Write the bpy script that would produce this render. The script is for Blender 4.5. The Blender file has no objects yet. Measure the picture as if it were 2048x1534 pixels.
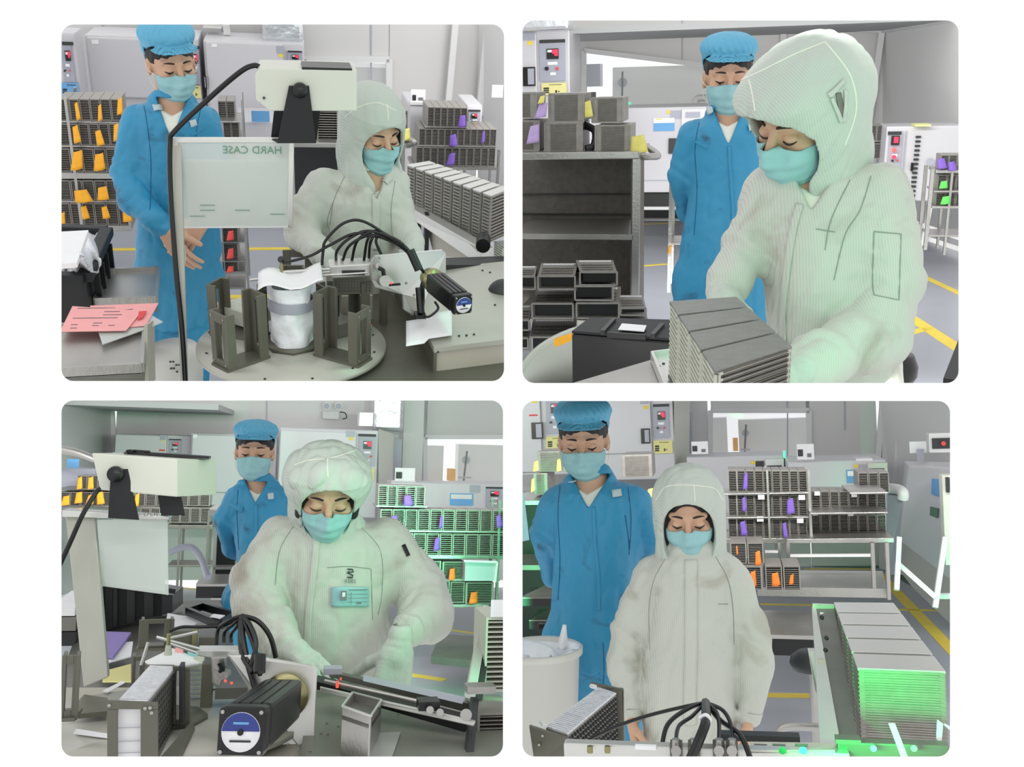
import bpy, bmesh, math, random
import numpy as np
from mathutils import Vector, Matrix, Euler
from mathutils.bvhtree import BVHTree

# ------------------------------------------------------------------ camera, world, exposure
SC = bpy.context.scene
COL = SC.collection
W, H, F = 2048.0, 1534.0, 2000.0            # frame and focal length in pixels
CAM_PITCH = math.radians(10)
cd = bpy.data.cameras.new('camera'); cam = bpy.data.objects.new('camera', cd); COL.objects.link(cam)
cd.sensor_fit = 'HORIZONTAL'; cd.sensor_width = 36.0; cd.lens = 36.0 * F / W
cd.clip_start = 0.05; cd.clip_end = 100
cam.rotation_euler = (math.pi/2 - CAM_PITCH, 0, 0)
SC.camera = cam
CR = Euler((math.pi/2 - CAM_PITCH, 0, 0)).to_matrix()
SC.view_settings.view_transform = 'Standard'
SC.view_settings.look = 'None'
SC.view_settings.gamma = 1.0
SC.view_settings.use_curve_mapping = False
SC.view_settings.exposure = 0.0
wd = bpy.data.worlds.new('world'); SC.world = wd; wd.use_nodes = True
wd.node_tree.nodes['Background'].inputs[0].default_value = (1, 1, 1, 1)
wd.node_tree.nodes['Background'].inputs[1].default_value = 1.03

# four rooms seen from one standpoint: panel rectangle in the frame and the downward angle of its middle
PANELS = {1: (123, 49, 1008, 762), 2: (1045, 41, 1917, 766), 3: (123, 801, 1006, 1513), 4: (1045, 802, 1900, 1513)}
ELEV = {1: 16.0, 2: 7.0, 3: 8.0, 4: 11.0}

class Room:
    def __init__(s, i):
        s.i = i
        u0, v0, u1, v1 = PANELS[i]
        s.c = ((u0+u1)/2, (v0+v1)/2)
        w = s.wray(*s.c)                                   # world direction of the middle
        e = math.radians(ELEV[i])
        # orthonormal frames: local forward/right/up -> world
        lf = Vector((0, math.cos(e), -math.sin(e))); lr = Vector((1, 0, 0)); lu = lr.cross(lf)
        camx = CR @ Vector((1, 0, 0))
        wf = w; wr = (camx - wf*camx.dot(wf)).normalized(); wu = wr.cross(wf)
        L = Matrix((lr, lf, lu)).transposed(); Wm = Matrix((wr, wf, wu)).transposed()
        s.R = Wm @ L.transposed()
        s.Ri = s.R.transposed()
        s.M = s.R.to_4x4()
    def wray(s, u, v):
        return (CR @ Vector(((u - W/2)/F, -(v - H/2)/F, -1))).normalized()
    def at(s, u, v, Y):
        d = s.Ri @ s.wray(u, v)
        return d * (Y/d.y)
    def atz(s, u, v, z):
        d = s.Ri @ s.wray(u, v)
        return d * (z/d.z)
    def ray(s, u, v):
        return s.Ri @ s.wray(u, v)
RM = {i: Room(i) for i in PANELS}

def lamp(i, p, target, size, power, color=(1, 1, 1), size_y=None, name='added_fill_lamp', spread=180):
    ld = bpy.data.lights.new(name, 'AREA'); ld.energy = power; ld.color = color
    ld.shape = 'RECTANGLE'; ld.size = size; ld.size_y = size_y or size; ld.spread = math.radians(spread)
    o = bpy.data.objects.new(name, ld); COL.objects.link(o)
    r = RM[i]; d = (r.R @ (Vector(target) - Vector(p))).normalized()
    x = (r.R @ Vector((1, 0, 0))); x = (x - d*x.dot(d)).normalized(); z = -d; y = z.cross(x)
    m = Matrix((x, y, z)).transposed().to_4x4(); m.translation = r.R @ Vector(p)
    o.matrix_world = m
    return o
# unseen area lamps added between the bays to brighten them, and the green signal lamps
def gut(i, u, v, Y): return RM[i].at(u, v, Y)
POW = {1: (1.1, 8, 10.4), 2: (0.6, 58, 11.5), 3: (1.2, 50, 11.5), 4: (1.0, 38, 10.3)}
for i in (1, 2, 3, 4):
    u0, v0, u1, v1 = PANELS[i]; uc = (u0+u1)/2; far = POW[i][2]
    lamp(i, gut(i, uc, v0-12, 2.4), gut(i, uc, v1-120, 4.2), 1.0, POW[i][0], (1, 0.98, 0.95), 0.05)
    lamp(i, gut(i, uc, v0-12, far-5.2), gut(i, uc, v0+300, min(far, 11.5) if i > 1 else 8.5), 2.6, POW[i][1], (1, 0.985, 0.96), 0.07)
G = (0.12, 1.0, 0.42)
lamp(2, gut(2, 1935, 520, 1.75), gut(2, 1640, 420, 2.5), 0.02, 1.2, (0.1, 1, 0.45), 0.6, 'signal_lamp')
lamp(3, gut(3, 1022, 1200, 2.6), gut(3, 700, 1150, 2.9), 0.03, 0.7, G, 0.6, 'signal_lamp', 95)
lamp(3, gut(3, 1022, 1150, 5.0), gut(3, 880, 1150, 6.2), 0.05, 15, G, 0.8, 'signal_lamp', 90)
lamp(4, gut(4, 1640, 1524, 1.78), gut(4, 1800, 1400, 2.12), 0.2, 1.3, (0.0, 1, 0.15), 0.03, 'signal_lamp', 70)
lamp(4, gut(4, 1915, 1300, 5.4), gut(4, 1840, 1180, 6.5), 0.05, 1.2, G, 0.6, 'signal_lamp', 50)
lamp(1, gut(1, 1019, 400, 2.9), gut(1, 800, 480, 3.5), 0.03, 0.7, (0.15, 1, 0.5), 0.5, 'signal_lamp')
# ------------------------------------------------------------------ materials
def lin(c):
    if isinstance(c, str): c = tuple(int(c[k:k+2], 16)/255 for k in (0, 2, 4))
    elif max(c) > 1.0: c = tuple(x/255 for x in c)
    return tuple(x/12.92 if x <= 0.04045 else ((x+0.055)/1.055)**2.4 for x in c) + (1,)
MATS = {}
def mat(name, col, rough=0.6, metal=0.0, var=0.0, vscale=6.0, bump=0.0, bscale=200.0, stain=None, stripes=None,
        emit=0.0, alpha=1.0, trans=0.0, brushed=None, sss=0.0, stain_scale=7.0, stain_lo=0.58):
    if name in MATS: return MATS[name]
    m = bpy.data.materials.new(name); MATS[name] = m; m.use_nodes = True
    nt = m.node_tree; N = nt.nodes; L = nt.links; b = N['Principled BSDF']
    c = lin(col)
    b.inputs['Base Color'].default_value = c
    b.inputs['Roughness'].default_value = rough; b.inputs['Metallic'].default_value = metal
    tc = N.new('ShaderNodeTexCoord'); src = None
    def noise(scale, detail=4, vec=None, dist=0.0):
        n = N.new('ShaderNodeTexNoise'); n.inputs['Scale'].default_value = scale; n.inputs['Detail'].default_value = detail
        n.inputs['Distortion'].default_value = dist
        L.new(vec or tc.outputs['Object'], n.inputs['Vector']); return n
    colout = None
    if var:
        n = noise(vscale); mp = N.new('ShaderNodeMapRange')
        mp.inputs['From Min'].default_value = 0.3; mp.inputs['From Max'].default_value = 0.7
        mp.inputs['To Min'].default_value = 1-var; mp.inputs['To Max'].default_value = 1+var
        L.new(n.outputs['Fac'], mp.inputs['Value'])
        mx = N.new('ShaderNodeVectorMath'); mx.operation = 'SCALE'; mx.inputs[0].default_value = c[:3]
        L.new(mp.outputs['Result'], mx.inputs['Scale']); colout = mx.outputs['Vector']
        L.new(colout, b.inputs['Base Color'])
    if stain:
        n = noise(stain_scale, 7, dist=0.6); mp = N.new('ShaderNodeMapRange')
        mp.inputs['From Min'].default_value = stain_lo; mp.inputs['From Max'].default_value = stain_lo+0.16
        L.new(n.outputs['Fac'], mp.inputs['Value'])
        mx = N.new('ShaderNodeMix'); mx.data_type = 'RGBA'
        L.new(mp.outputs['Result'], mx.inputs['Factor'])
        if colout: L.new(colout, mx.inputs[6])
        else: mx.inputs[6].default_value = c
        mx.inputs[7].default_value = lin(stain); colout = mx.outputs[2]
        L.new(colout, b.inputs['Base Color'])
    hgt = None
    if stripes:                                         # woven stripes: (scale, direction vector, strength of colour)
        sc, dr, st = stripes
        dt = N.new('ShaderNodeVectorMath'); dt.operation = 'DOT_PRODUCT'; dt.inputs[1].default_value = dr
        L.new(tc.outputs['Object'], dt.inputs[0])
        ml = N.new('ShaderNodeMath'); ml.operation = 'MULTIPLY'; ml.inputs[1].default_value = sc; L.new(dt.outputs['Value'], ml.inputs[0])
        sn = N.new('ShaderNodeMath'); sn.operation = 'SINE'; L.new(ml.outputs[0], sn.inputs[0])
        mp = N.new('ShaderNodeMapRange'); mp.inputs['From Min'].default_value = 0.55; mp.inputs['From Max'].default_value = 0.95
        mp.inputs['To Min'].default_value = 1; mp.inputs['To Max'].default_value = 1-st
        L.new(sn.outputs[0], mp.inputs['Value'])
        mx = N.new('ShaderNodeVectorMath'); mx.operation = 'SCALE'
        if colout: L.new(colout, mx.inputs[0])
        else: mx.inputs[0].default_value = c[:3]
        L.new(mp.outputs['Result'], mx.inputs['Scale']); L.new(mx.outputs['Vector'], b.inputs['Base Color'])
    if bump:
        v = tc.outputs['Object']
        if brushed:
            mpn = N.new('ShaderNodeMapping'); mpn.inputs['Scale'].default_value = brushed; L.new(v, mpn.inputs['Vector']); v = mpn.outputs['Vector']
        n = noise(bscale, 3, v); bp = N.new('ShaderNodeBump'); bp.inputs['Strength'].default_value = bump
        bp.inputs['Distance'].default_value = 0.01
        L.new(n.outputs['Fac'], bp.inputs['Height']); L.new(bp.outputs['Normal'], b.inputs['Normal'])
    if emit:
        b.inputs['Emission Color'].default_value = c; b.inputs['Emission Strength'].default_value = emit
    if trans: b.inputs['Transmission Weight'].default_value = trans; b.inputs['IOR'].default_value = 1.1
    if alpha < 1: b.inputs['Alpha'].default_value = alpha
    if sss:
        b.inputs['Subsurface Weight'].default_value = sss; b.inputs['Subsurface Radius'].default_value = (0.02, 0.008, 0.005)
        b.inputs['Subsurface Scale'].default_value = 0.5
    return m

M = dict(
  page=mat('white_paint', 'ffffff', 0.8),
  wall=mat('cleanroom_wall_panel', (206, 205, 204), 0.35, 0.0, 0.02, 1.2),
  wall2=mat('wall_panel_pale', (222, 222, 221), 0.4, 0.0, 0.02, 1.2),
  ceil=mat('ceiling_panel', (170, 172, 172), 0.6),
  trim=mat('white_metal_trim', (218, 218, 218), 0.4),
  floor=mat('epoxy_floor', (160, 163, 172), 0.35, 0, 0.04, 2.0, 0.05, 6),
  floorg=mat('green_floor', (30, 95, 62), 0.35, 0, 0.05, 2.0),
  yellow=mat('yellow_tape', (232, 205, 70), 0.5, 0, 0.06, 9),
  enamel=mat('white_enamel', (202, 201, 205), 0.35),
  enamel2=mat('warm_white_enamel', (205, 208, 196), 0.4),
  gpanel=mat('grey_panel', (165, 168, 180), 0.4),
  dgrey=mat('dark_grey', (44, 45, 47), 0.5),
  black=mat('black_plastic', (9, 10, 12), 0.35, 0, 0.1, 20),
  blackm=mat('matt_black_metal', (15, 17, 21), 0.55),
  rubber=mat('black_cable', (8, 8, 10), 0.35),
  steel=mat('brushed_steel', (176, 174, 170), 0.32, 0.85, 0.10, 5, 0.12, 60, brushed=(1, 12, 1)),
  steeld=mat('dull_steel', (120, 119, 113), 0.42, 0.7, 0.12, 8),
  olive=mat('olive_grey_anodised', (104, 103, 92), 0.42, 0.35, 0.05, 20),
  alu=mat('light_aluminium', (212, 212, 208), 0.3, 0.6, 0.04, 8),
  magz=mat('magazine_metal', (150, 146, 140), 0.4, 0.35, 0.1, 30),
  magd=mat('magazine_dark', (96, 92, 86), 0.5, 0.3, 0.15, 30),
  deck=mat('machine_deck', (176, 176, 166), 0.35, 0.3, 0.06, 6),
  beige=mat('beige_paint', (184, 179, 166), 0.5, 0, 0.03, 8),
  cassw=mat('cassette_pale', (196, 198, 184), 0.5, 0.1, 0.1, 40),
  casst=mat('cassette_top', (134, 135, 130), 0.45, 0.5, 0.08, 40, 0.15, 300),
  paper=mat('white_paper', (240, 240, 242), 0.8, 0, 0.03, 12),
  pink=mat('pink_paper', (244, 172, 172), 0.8, 0, 0.03, 14),
  red=mat('red_label', (225, 75, 80), 0.7),
  orange=mat('orange_paper', (243, 172, 42), 0.75, 0, 0.1, 30),
  orange2=mat('deep_orange_paper', (240, 120, 40), 0.75, 0, 0.1, 30),
  tagred=mat('red_paper', (226, 80, 72), 0.75),
  purple=mat('purple_paper', (118, 88, 180), 0.75, 0, 0.08, 30),
  lilac=mat('lilac_paper', (190, 165, 215), 0.75, 0, 0.08, 30),
  tyellow=mat('pale_yellow_paper', (228, 218, 120), 0.75, 0, 0.08, 30),
  tgreen=mat('green_paper', (95, 205, 90), 0.75),
  blue=mat('blue_label', (105, 165, 215), 0.6),
  note=mat('yellow_notice', (226, 220, 150), 0.7),
  glass=mat('window_glass', (215, 222, 220), 0.05, 0, alpha=0.18),
  film=mat('clear_acrylic', (225, 230, 226), 0.12, 0, alpha=0.55),
  bright=mat('glowing_far_wall', (250, 250, 252), 0.6, emit=0.55),  # glow put into the far wall for the lit room beyond
  led=mat('red_display', (255, 40, 70), 0.5, emit=1.2),
  gled=mat('green_indicator', (60, 255, 150), 0.5, emit=2.0),
  amber=mat('red_sensor_light', (255, 70, 60), 0.5, emit=1.5),
  brass=mat('brass', (150, 145, 105), 0.3, 0.8),
  bluelab=mat('motor_label_blue', (45, 60, 135), 0.4),
  skin=mat('skin', (205, 165, 138), 0.55, 0, 0.03, 30, sss=0.12),
  hair=mat('black_hair', (24, 22, 24), 0.5, 0, 0.15, 60, 0.5, 300, brushed=(1, 1, 0.1)),
  lash=mat('dark_lash', (40, 30, 28), 0.6),
  suitb=mat('blue_coverall', (48, 142, 184), 0.5, 0, 0.07, 6, 0.45, 16, stain=(38, 84, 112), stain_scale=9, stain_lo=0.60),
  capb=mat('blue_cap', (92, 172, 206), 0.5, 0, 0.05, 6, 0.3, 30),
  suitw=mat('white_coverall', (196, 199, 190), 0.62, 0, 0.03, 6, 0.5, 15, stain=(164, 158, 146), stain_scale=5, stain_lo=0.56, stripes=(1080.0, (1, 0.3, 0), 0.15)),
  hoodw=mat('white_hood', (190, 199, 190), 0.6, 0, 0.03, 6, 0.5, 20, stripes=(1080.0, (0.8, 0.4, 0.5), 0.14)),
  seam=mat('seam_thread', (140, 150, 140), 0.8),
  seamb=mat('blue_seam', (22, 92, 138), 0.8),
  velcro=mat('velcro_patch', (188, 204, 208), 0.9, 0, 0.05, 60),
  mask=mat('surgical_mask', (150, 196, 200), 0.75, 0, 0.04, 20, 0.15, 60),
  badge=mat('pale_badge', (150, 198, 204), 0.5),
  deckd=mat('shaded_machine_deck', (132, 134, 124), 0.35, 0.3, 0.06, 6),  # machine_deck darkened; the dimmer light of this bay is in its colour
  tee=mat('white_tee', (232, 232, 220), 0.8),
  glove=mat('white_glove', (190, 196, 188), 0.75, 0, 0.06, 30, 0.2, 120),
  binw=mat('white_bin', (205, 205, 199), 0.4),
  bag=mat('plastic_bag', (238, 240, 245), 0.3, 0, 0.05, 20, 0.8, 22),
  purplef=mat('purple_folder', (140, 122, 190), 0.6),
  text=mat('print_grey', (120, 120, 125), 0.8),
  textg=mat('print_green', (112, 158, 132), 0.8),
  silver=mat('foil_duct', (215, 218, 222), 0.25, 0.7, 0.06, 5, 0.9, 9),
  roll=mat('lead_strip', (225, 226, 230), 0.3, 0.3, 0.1, 60, 0.4, 200),
)

# ------------------------------------------------------------------ mesh builder (room coordinates)
class MB:
    def __init__(s): s.v = []; s.f = []; s.sm = []
    def add(s, vs, fs, smooth=False):
        b = len(s.v); s.v += [tuple(x) for x in vs]; s.f += [tuple(i+b for i in f) for f in fs]; s.sm += [smooth]*len(fs); return s
    def hexa(s, p):                 # p: 4 bottom then 4 top corners, same order
        return s.add(p, [(3, 2, 1, 0), (4, 5, 6, 7), (0, 1, 5, 4), (1, 2, 6, 5), (2, 3, 7, 6), (3, 0, 4, 7)])
    def box(s, a, b):
        (x0, y0, z0), (x1, y1, z1) = a, b
        x0, x1 = min(x0, x1), max(x0, x1); y0, y1 = min(y0, y1), max(y0, y1); z0, z1 = min(z0, z1), max(z0, z1)
        return s.hexa([(x0, y0, z0), (x1, y0, z0), (x1, y1, z0), (x0, y1, z0), (x0, y0, z1), (x1, y0, z1), (x1, y1, z1), (x0, y1, z1)])
    def cbox(s, c, dx, dy, dz, X=(1, 0, 0), Y=(0, 1, 0)):
        c = Vector(c); X = Vector(X).normalized(); Y = Vector(Y).normalized(); Z = X.cross(Y).normalized()
        P = [c + X*(a*dx/2) + Y*(b*dy/2) + Z*(k*dz/2) for k in (-1, 1) for a, b in ((-1, -1), (1, -1), (1, 1), (-1, 1))]
        return s.hexa(P)
    def prism(s, pts, vec):         # closed outline of 3D points, extruded along vec
        n = len(pts); vec = Vector(vec); P = [Vector(p) for p in pts]
        nr = sum(((P[i]-P[0]).cross(P[(i+1) % n]-P[0]) for i in range(1, n-1)), Vector())
        if nr.dot(vec) > 0: P = P[::-1]
        Q = [p+vec for p in P]
        return s.add(P+Q, [tuple(range(n)), tuple(range(2*n-1, n-1, -1))] + [((i+1) % n, i, i+n, (i+1) % n+n) for i in range(n)])
    def bar(s, a, b, w, h, up=(0, 0, 1)):
        a = Vector(a); b = Vector(b); d = b-a
        if d.length < 1e-6: return s
        X = d.normalized(); Y = Vector(up).cross(X)
        if Y.length < 1e-4: Y = Vector((0, 1, 0)).cross(X)
        return s.cbox((a+b)/2, d.length, w, h, X, Y.normalized())
    def tube(s, pts, r, n=8, caps=True):
        P = [Vector(p) for p in pts]; k = len(P)
        rr = r if isinstance(r, (list, tuple)) else [r]*k
        vs = []; prev = None
        for i, p in enumerate(P):
            t = (P[min(i+1, k-1)] - P[max(i-1, 0)]).normalized()
            if prev is None:
                a = Vector((0, 0, 1)) if abs(t.z) < 0.9 else Vector((1, 0, 0))
                x = t.cross(a).normalized()
            else:
                x = (prev - t*prev.dot(t)).normalized()
            prev = x; y = t.cross(x)
            for j in range(n):
                an = 2*math.pi*j/n; vs.append(p + (x*math.cos(an) + y*math.sin(an))*rr[i])
        fs = [(i*n+j, i*n+(j+1) % n, (i+1)*n+(j+1) % n, (i+1)*n+j) for i in range(k-1) for j in range(n)]
        s.add(vs, fs, True)
        if caps: s.add(vs[:n], [tuple(range(n))[::-1]]); s.add(vs[-n:], [tuple(range(n))])
        return s
    def cyl(s, a, b, r, n=24, r2=None): return s.tube([a, b], [r, r if r2 is None else r2], n)
    def lathe(s, c, prof, n=32, ax=(0, 0, 1)):
        c = Vector(c); A = Vector(ax).normalized(); x = A.orthogonal().normalized(); y = A.cross(x); vs = []
        for r, z in prof:
            for j in range(n):
                an = 2*math.pi*j/n; vs.append(c + A*z + (x*math.cos(an)+y*math.sin(an))*r)
        k = len(prof)
        return s.add(vs, [(i*n+j, i*n+(j+1) % n, (i+1)*n+(j+1) % n, (i+1)*n+j) for i in range(k-1) for j in range(n)], True)
    def ball(s, c, r, n=16):
        R = r if isinstance(r, (tuple, list)) else (r, r, r); c = Vector(c); vs = []; m = n//2
        for i in range(m+1):
            th = math.pi*i/m
            for j in range(n):
                ph = 2*math.pi*j/n; vs.append(c + Vector((R[0]*math.sin(th)*math.cos(ph), R[1]*math.sin(th)*math.sin(ph), R[2]*math.cos(th))))
        return s.add(vs, [(i*n+j, i*n+(j+1) % n, (i+1)*n+(j+1) % n, (i+1)*n+j) for i in range(m) for j in range(n)], True)
    def sheet(s, fn, nu, nv, th=0.0, smooth=True):   # fn(a,b)->point ; th: thickness along the normal
        P = [[Vector(fn(i/nu, j/nv)) for i in range(nu+1)] for j in range(nv+1)]
        q = nu+1; vs = [p for r in P for p in r]
        fs = [(j*q+i, j*q+i+1, (j+1)*q+i+1, (j+1)*q+i) for j in range(nv) for i in range(nu)]
        if not th: return s.add(vs, fs, smooth)
        nr = [Vector() for _ in vs]
        for f in fs:
            n = (vs[f[1]]-vs[f[0]]).cross(vs[f[3]]-vs[f[0]])
            for i in f: nr[i] += n
        vs2 = [v - n.normalized()*th if n.length > 0 else v for v, n in zip(vs, nr)]
        m = len(vs); s.add(vs+vs2, fs + [tuple(i+m for i in f[::-1]) for f in fs], smooth)
        b = len(s.v) - 2*m
        ring = [i for i in range(q)] + [j*q+q-1 for j in range(1, nv+1)] + [nv*q+i for i in range(q-2, -1, -1)] + [j*q for j in range(nv-1, 0, -1)]
        for k in range(len(ring)):
            a, c = ring[k], ring[(k+1) % len(ring)]
            s.f.append((b+c, b+a, b+a+m, b+c+m)); s.sm.append(False)
        return s

def spline(pts, n=6):
    P = [Vector(p) for p in pts]; out = []
    for i in range(len(P)-1):
        p0 = P[max(i-1, 0)]; p1 = P[i]; p2 = P[i+1]; p3 = P[min(i+2, len(P)-1)]
        for k in range(n):
            t = k/n; out.append(0.5*((2*p1)+(p2-p0)*t+(2*p0-5*p1+4*p2-p3)*t*t+(3*p1-p0-3*p2+p3)*t**3))
    out.append(P[-1]); return out

ROOMOF = {}
def mesh_of(name, mb, m, off=Vector((0, 0, 0)), bevel=0.0):
    me = bpy.data.meshes.new(name); off = Vector(off)
    me.from_pydata([tuple(Vector(v)-off) for v in mb.v], [], mb.f)
    me.polygons.foreach_set('use_smooth', mb.sm)
    me.materials.append(M[m] if isinstance(m, str) else m)
    if bevel:
        bm = bmesh.new(); bm.from_mesh(me)
        bmesh.ops.bevel(bm, geom=[e for e in bm.edges if e.calc_length() > bevel*2.5], offset=bevel, segments=2, affect='EDGES', profile=0.6, clamp_overlap=True)
        bm.to_mesh(me); bm.free()
    me.update(); return me
def props(o, label, cat, group=None, kind=None):
    if label: o['label'] = label
    if cat: o['category'] = cat
    if group: o['group'] = group
    if kind: o['kind'] = kind
def thing(i, name, loc, label, cat, group=None, kind=None):
    o = bpy.data.objects.new(name, None); COL.objects.link(o); o.empty_display_size = 0.1
    o.matrix_basis = RM[i].M @ Matrix.Translation(Vector(loc)); ROOMOF[o] = i
    props(o, label, cat, group, kind); return o
def gloc(o):
    p = RM[ROOMOF[o]].M.inverted() @ o.matrix_basis; return p.translation.copy()
def part(T, name, mb, m, label=None, base=None, bevel=0.0):
    """T: the thing or part that gets the child; base: the thing whose place the coordinates are taken from"""
    root = base or T
    off = gloc(root)
    o = bpy.data.objects.new(name, mesh_of(name, mb, m, off, bevel)); COL.objects.link(o); o.parent = T
    if label: o['label'] = label
    return o
def solo(i, name, mb, m, label, cat=None, group=None, kind=None, bevel=0.0):
    A = np.array([tuple(v) for v in mb.v]); lo = A.min(0); hi = A.max(0)
    off = Vector(((lo[0]+hi[0])/2, (lo[1]+hi[1])/2, lo[2]))
    o = bpy.data.objects.new(name, mesh_of(name, mb, m, off, bevel)); COL.objects.link(o)
    o.matrix_basis = RM[i].M @ Matrix.Translation(off); ROOMOF[o] = i
    props(o, label, cat, group, kind); return o
def struct(i, name, mb, m, bevel=0.0): return solo(i, name, mb, m, None, None, None, 'structure', bevel)

def dup(root, i, loc, rz=0, scale=(1, 1, 1), label=None, group=None, rx=0, ry=0):
    """a copy of a thing built at the origin, with copies of its parts and sub-parts"""
    r = root.copy(); COL.objects.link(r)
    S = Matrix.Diagonal((*scale, 1))
    r.matrix_basis = RM[i].M @ Matrix.Translation(Vector(loc)) @ Euler((rx, ry, rz)).to_matrix().to_4x4() @ S
    ROOMOF[r] = i
    if label: r['label'] = label
    if group: r['group'] = group
    def rec(src, dst):
        for ch in src.children:
            c = ch.copy(); COL.objects.link(c); c.parent = dst; rec(ch, c)
    rec(root, r)
    return r
def remove_tree(o):
    for ch in list(o.children): remove_tree(ch)
    bpy.data.objects.remove(o)
ORD = ['leftmost', 'second from left', 'third from left', 'fourth from left', 'fifth from left', 'sixth from left', 'seventh from left', 'eighth from left', 'ninth from left', 'tenth from left', 'eleventh from left', 'twelfth from left', 'thirteenth from left']
def ordn(k, n):
    return 'rightmost' if k == n-1 and n > 1 else ORD[k]

def txt(i, s, p, X, Zup, h, m, T=None, name='lettering', base=None, mirror=False, label=None):
    """flat raised lettering lying in the plane of X and Zup, centred on p"""
    c = bpy.data.curves.new(name, 'FONT'); c.body = s; c.size = h; c.extrude = 0.0003; c.align_x = 'CENTER'; c.align_y = 'CENTER'; c.resolution_u = 2
    o = bpy.data.objects.new(name, c); COL.objects.link(o)
    bpy.context.view_layer.update()
    me = bpy.data.meshes.new_from_object(o.evaluated_get(bpy.context.evaluated_depsgraph_get()))
    bpy.data.objects.remove(o)
    X = Vector(X).normalized(); Z = Vector(Zup).normalized(); Y = X.cross(Z).normalized()
    if mirror: X = -X
    mb = MB(); mb.add([Vector(p) + X*v.co.x + Z*v.co.y - Y*v.co.z*(-1) for v in me.vertices], [tuple(f.vertices) for f in me.polygons])
    if T is None: return mb
    return part(T, name, mb, m, label, base)

# ------------------------------------------------------------------ cut every mesh at the edges of its own bay
def clip_all():
    for root, i in list(ROOMOF.items()):
        try: root.name
        except ReferenceError: continue
        u0, v0, u1, v1 = PANELS[i]; g = 17
        u0 -= g; v0 -= g; u1 += g; v1 += g
        def dirw(u, v): return CR @ Vector(((u-W/2)/F, -(v-H/2)/F, -1))
        a, b, c, d = dirw(u0, v0), dirw(u1, v0), dirw(u1, v1), dirw(u0, v1)
        ctr = dirw((u0+u1)/2, (v0+v1)/2); pl = []
        for p, q in ((a, b), (b, c), (c, d), (d, a)):
            n = p.cross(q).normalized()
            if n.dot(ctr) < 0: n = -n
            pl.append(n)
        def rec(o, mw):
            for ch in list(o.children): rec(ch, mw @ ch.matrix_basis)
            if o.type != 'MESH': return
            me = o.data
            A = np.empty(len(me.vertices)*3, dtype=np.float64)
            me.vertices.foreach_get('co', A); A = A.reshape(-1, 3)
            Mw = np.array(mw); P = A @ Mw[:3, :3].T + Mw[:3, 3]
            need = []
            for n in pl:
                dd = P @ np.array(n)
                if (dd < 0).all():
                    need = None; break
                if (dd < -1e-5).any(): need.append(n)
            if need is None:
                if not o.children: bpy.data.objects.remove(o)      # nothing of this mesh is inside its bay
                return
            if not need: return
            me = me.copy(); o.data = me
            bm = bmesh.new(); bm.from_mesh(me); inv = mw.inverted(); nm = mw.to_3x3().transposed()
            for n in need:
                co = inv @ Vector((0, 0, 0)); no = nm @ n
                geom = bm.verts[:]+bm.edges[:]+bm.faces[:]
                r = bmesh.ops.bisect_plane(bm, geom=geom, plane_co=co, plane_no=no, clear_inner=True, clear_outer=False, dist=1e-6)
                ed = [e for e in r['geom_cut'] if isinstance(e, bmesh.types.BMEdge) and e.is_valid and e.is_boundary]
                try:
                    if ed: bmesh.ops.holes_fill(bm, edges=ed, sides=0)
                except Exception: pass
            bm.to_mesh(me); bm.free(); me.update()
        rec(root, root.matrix_basis.copy())
    for root in list(ROOMOF):
        try: nm = root.name
        except ReferenceError: continue
        if root.type == 'EMPTY' and not root.children: bpy.data.objects.remove(root)
# ------------------------------------------------------------------ the white front wall with its four rounded openings
def page():
    D = 1.2; T = 0.012
    def P(u, v, d, sp=0): return CR @ Vector(((u-W/2)/F*D, -(v-H/2)/F*D, -D)) + CR @ Vector((0, 0, -d))
    def loop(i, grow=0.0):
        u0, v0, u1, v1 = PANELS[i]; u0 -= grow; v0 -= grow; u1 += grow; v1 += grow; r = 24; pts = []
        for cx, cy, a0 in ((u1-r, v0+r, -90), (u1-r, v1-r, 0), (u0+r, v1-r, 90), (u0+r, v0+r, 180)):
            for k in range(9):
                a = math.radians(a0+90*k/8); pts.append((cx+r*math.cos(a), cy+r*math.sin(a)))
        return pts
    bm = bmesh.new()
    def ring(pts, d): 
        vs = [bm.verts.new(P(u, v, d)) for u, v in pts]
        return vs, [bm.edges.new((vs[k], vs[(k+1) % len(vs)])) for k in range(len(vs))]
    m = 160; outer = [(-m, -m), (W+m, -m), (W+m, H+m), (-m, H+m)]
    fr = [ring(outer, 0)] + [ring(loop(i), 0) for i in PANELS]
    bk = [ring(outer, T)] + [ring(loop(i, 9), T) for i in PANELS]
    bmesh.ops.triangle_fill(bm, use_beauty=True, edges=[e for _, es in fr for e in es])
    bmesh.ops.triangle_fill(bm, use_beauty=True, edges=[e for _, es in bk for e in es])
    for (a, _), (b, _) in zip(fr, bk):
        for k in range(len(a)): bm.faces.new((a[k], a[(k+1) % len(a)], b[(k+1) % len(a)], b[k]))
    bmesh.ops.recalc_face_normals(bm, faces=bm.faces[:])
    me = bpy.data.meshes.new('wall_front'); bm.to_mesh(me); bm.free(); me.materials.append(M['page'])
    o = bpy.data.objects.new('wall_front', me); COL.objects.link(o); o['kind'] = 'structure'
page()
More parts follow.
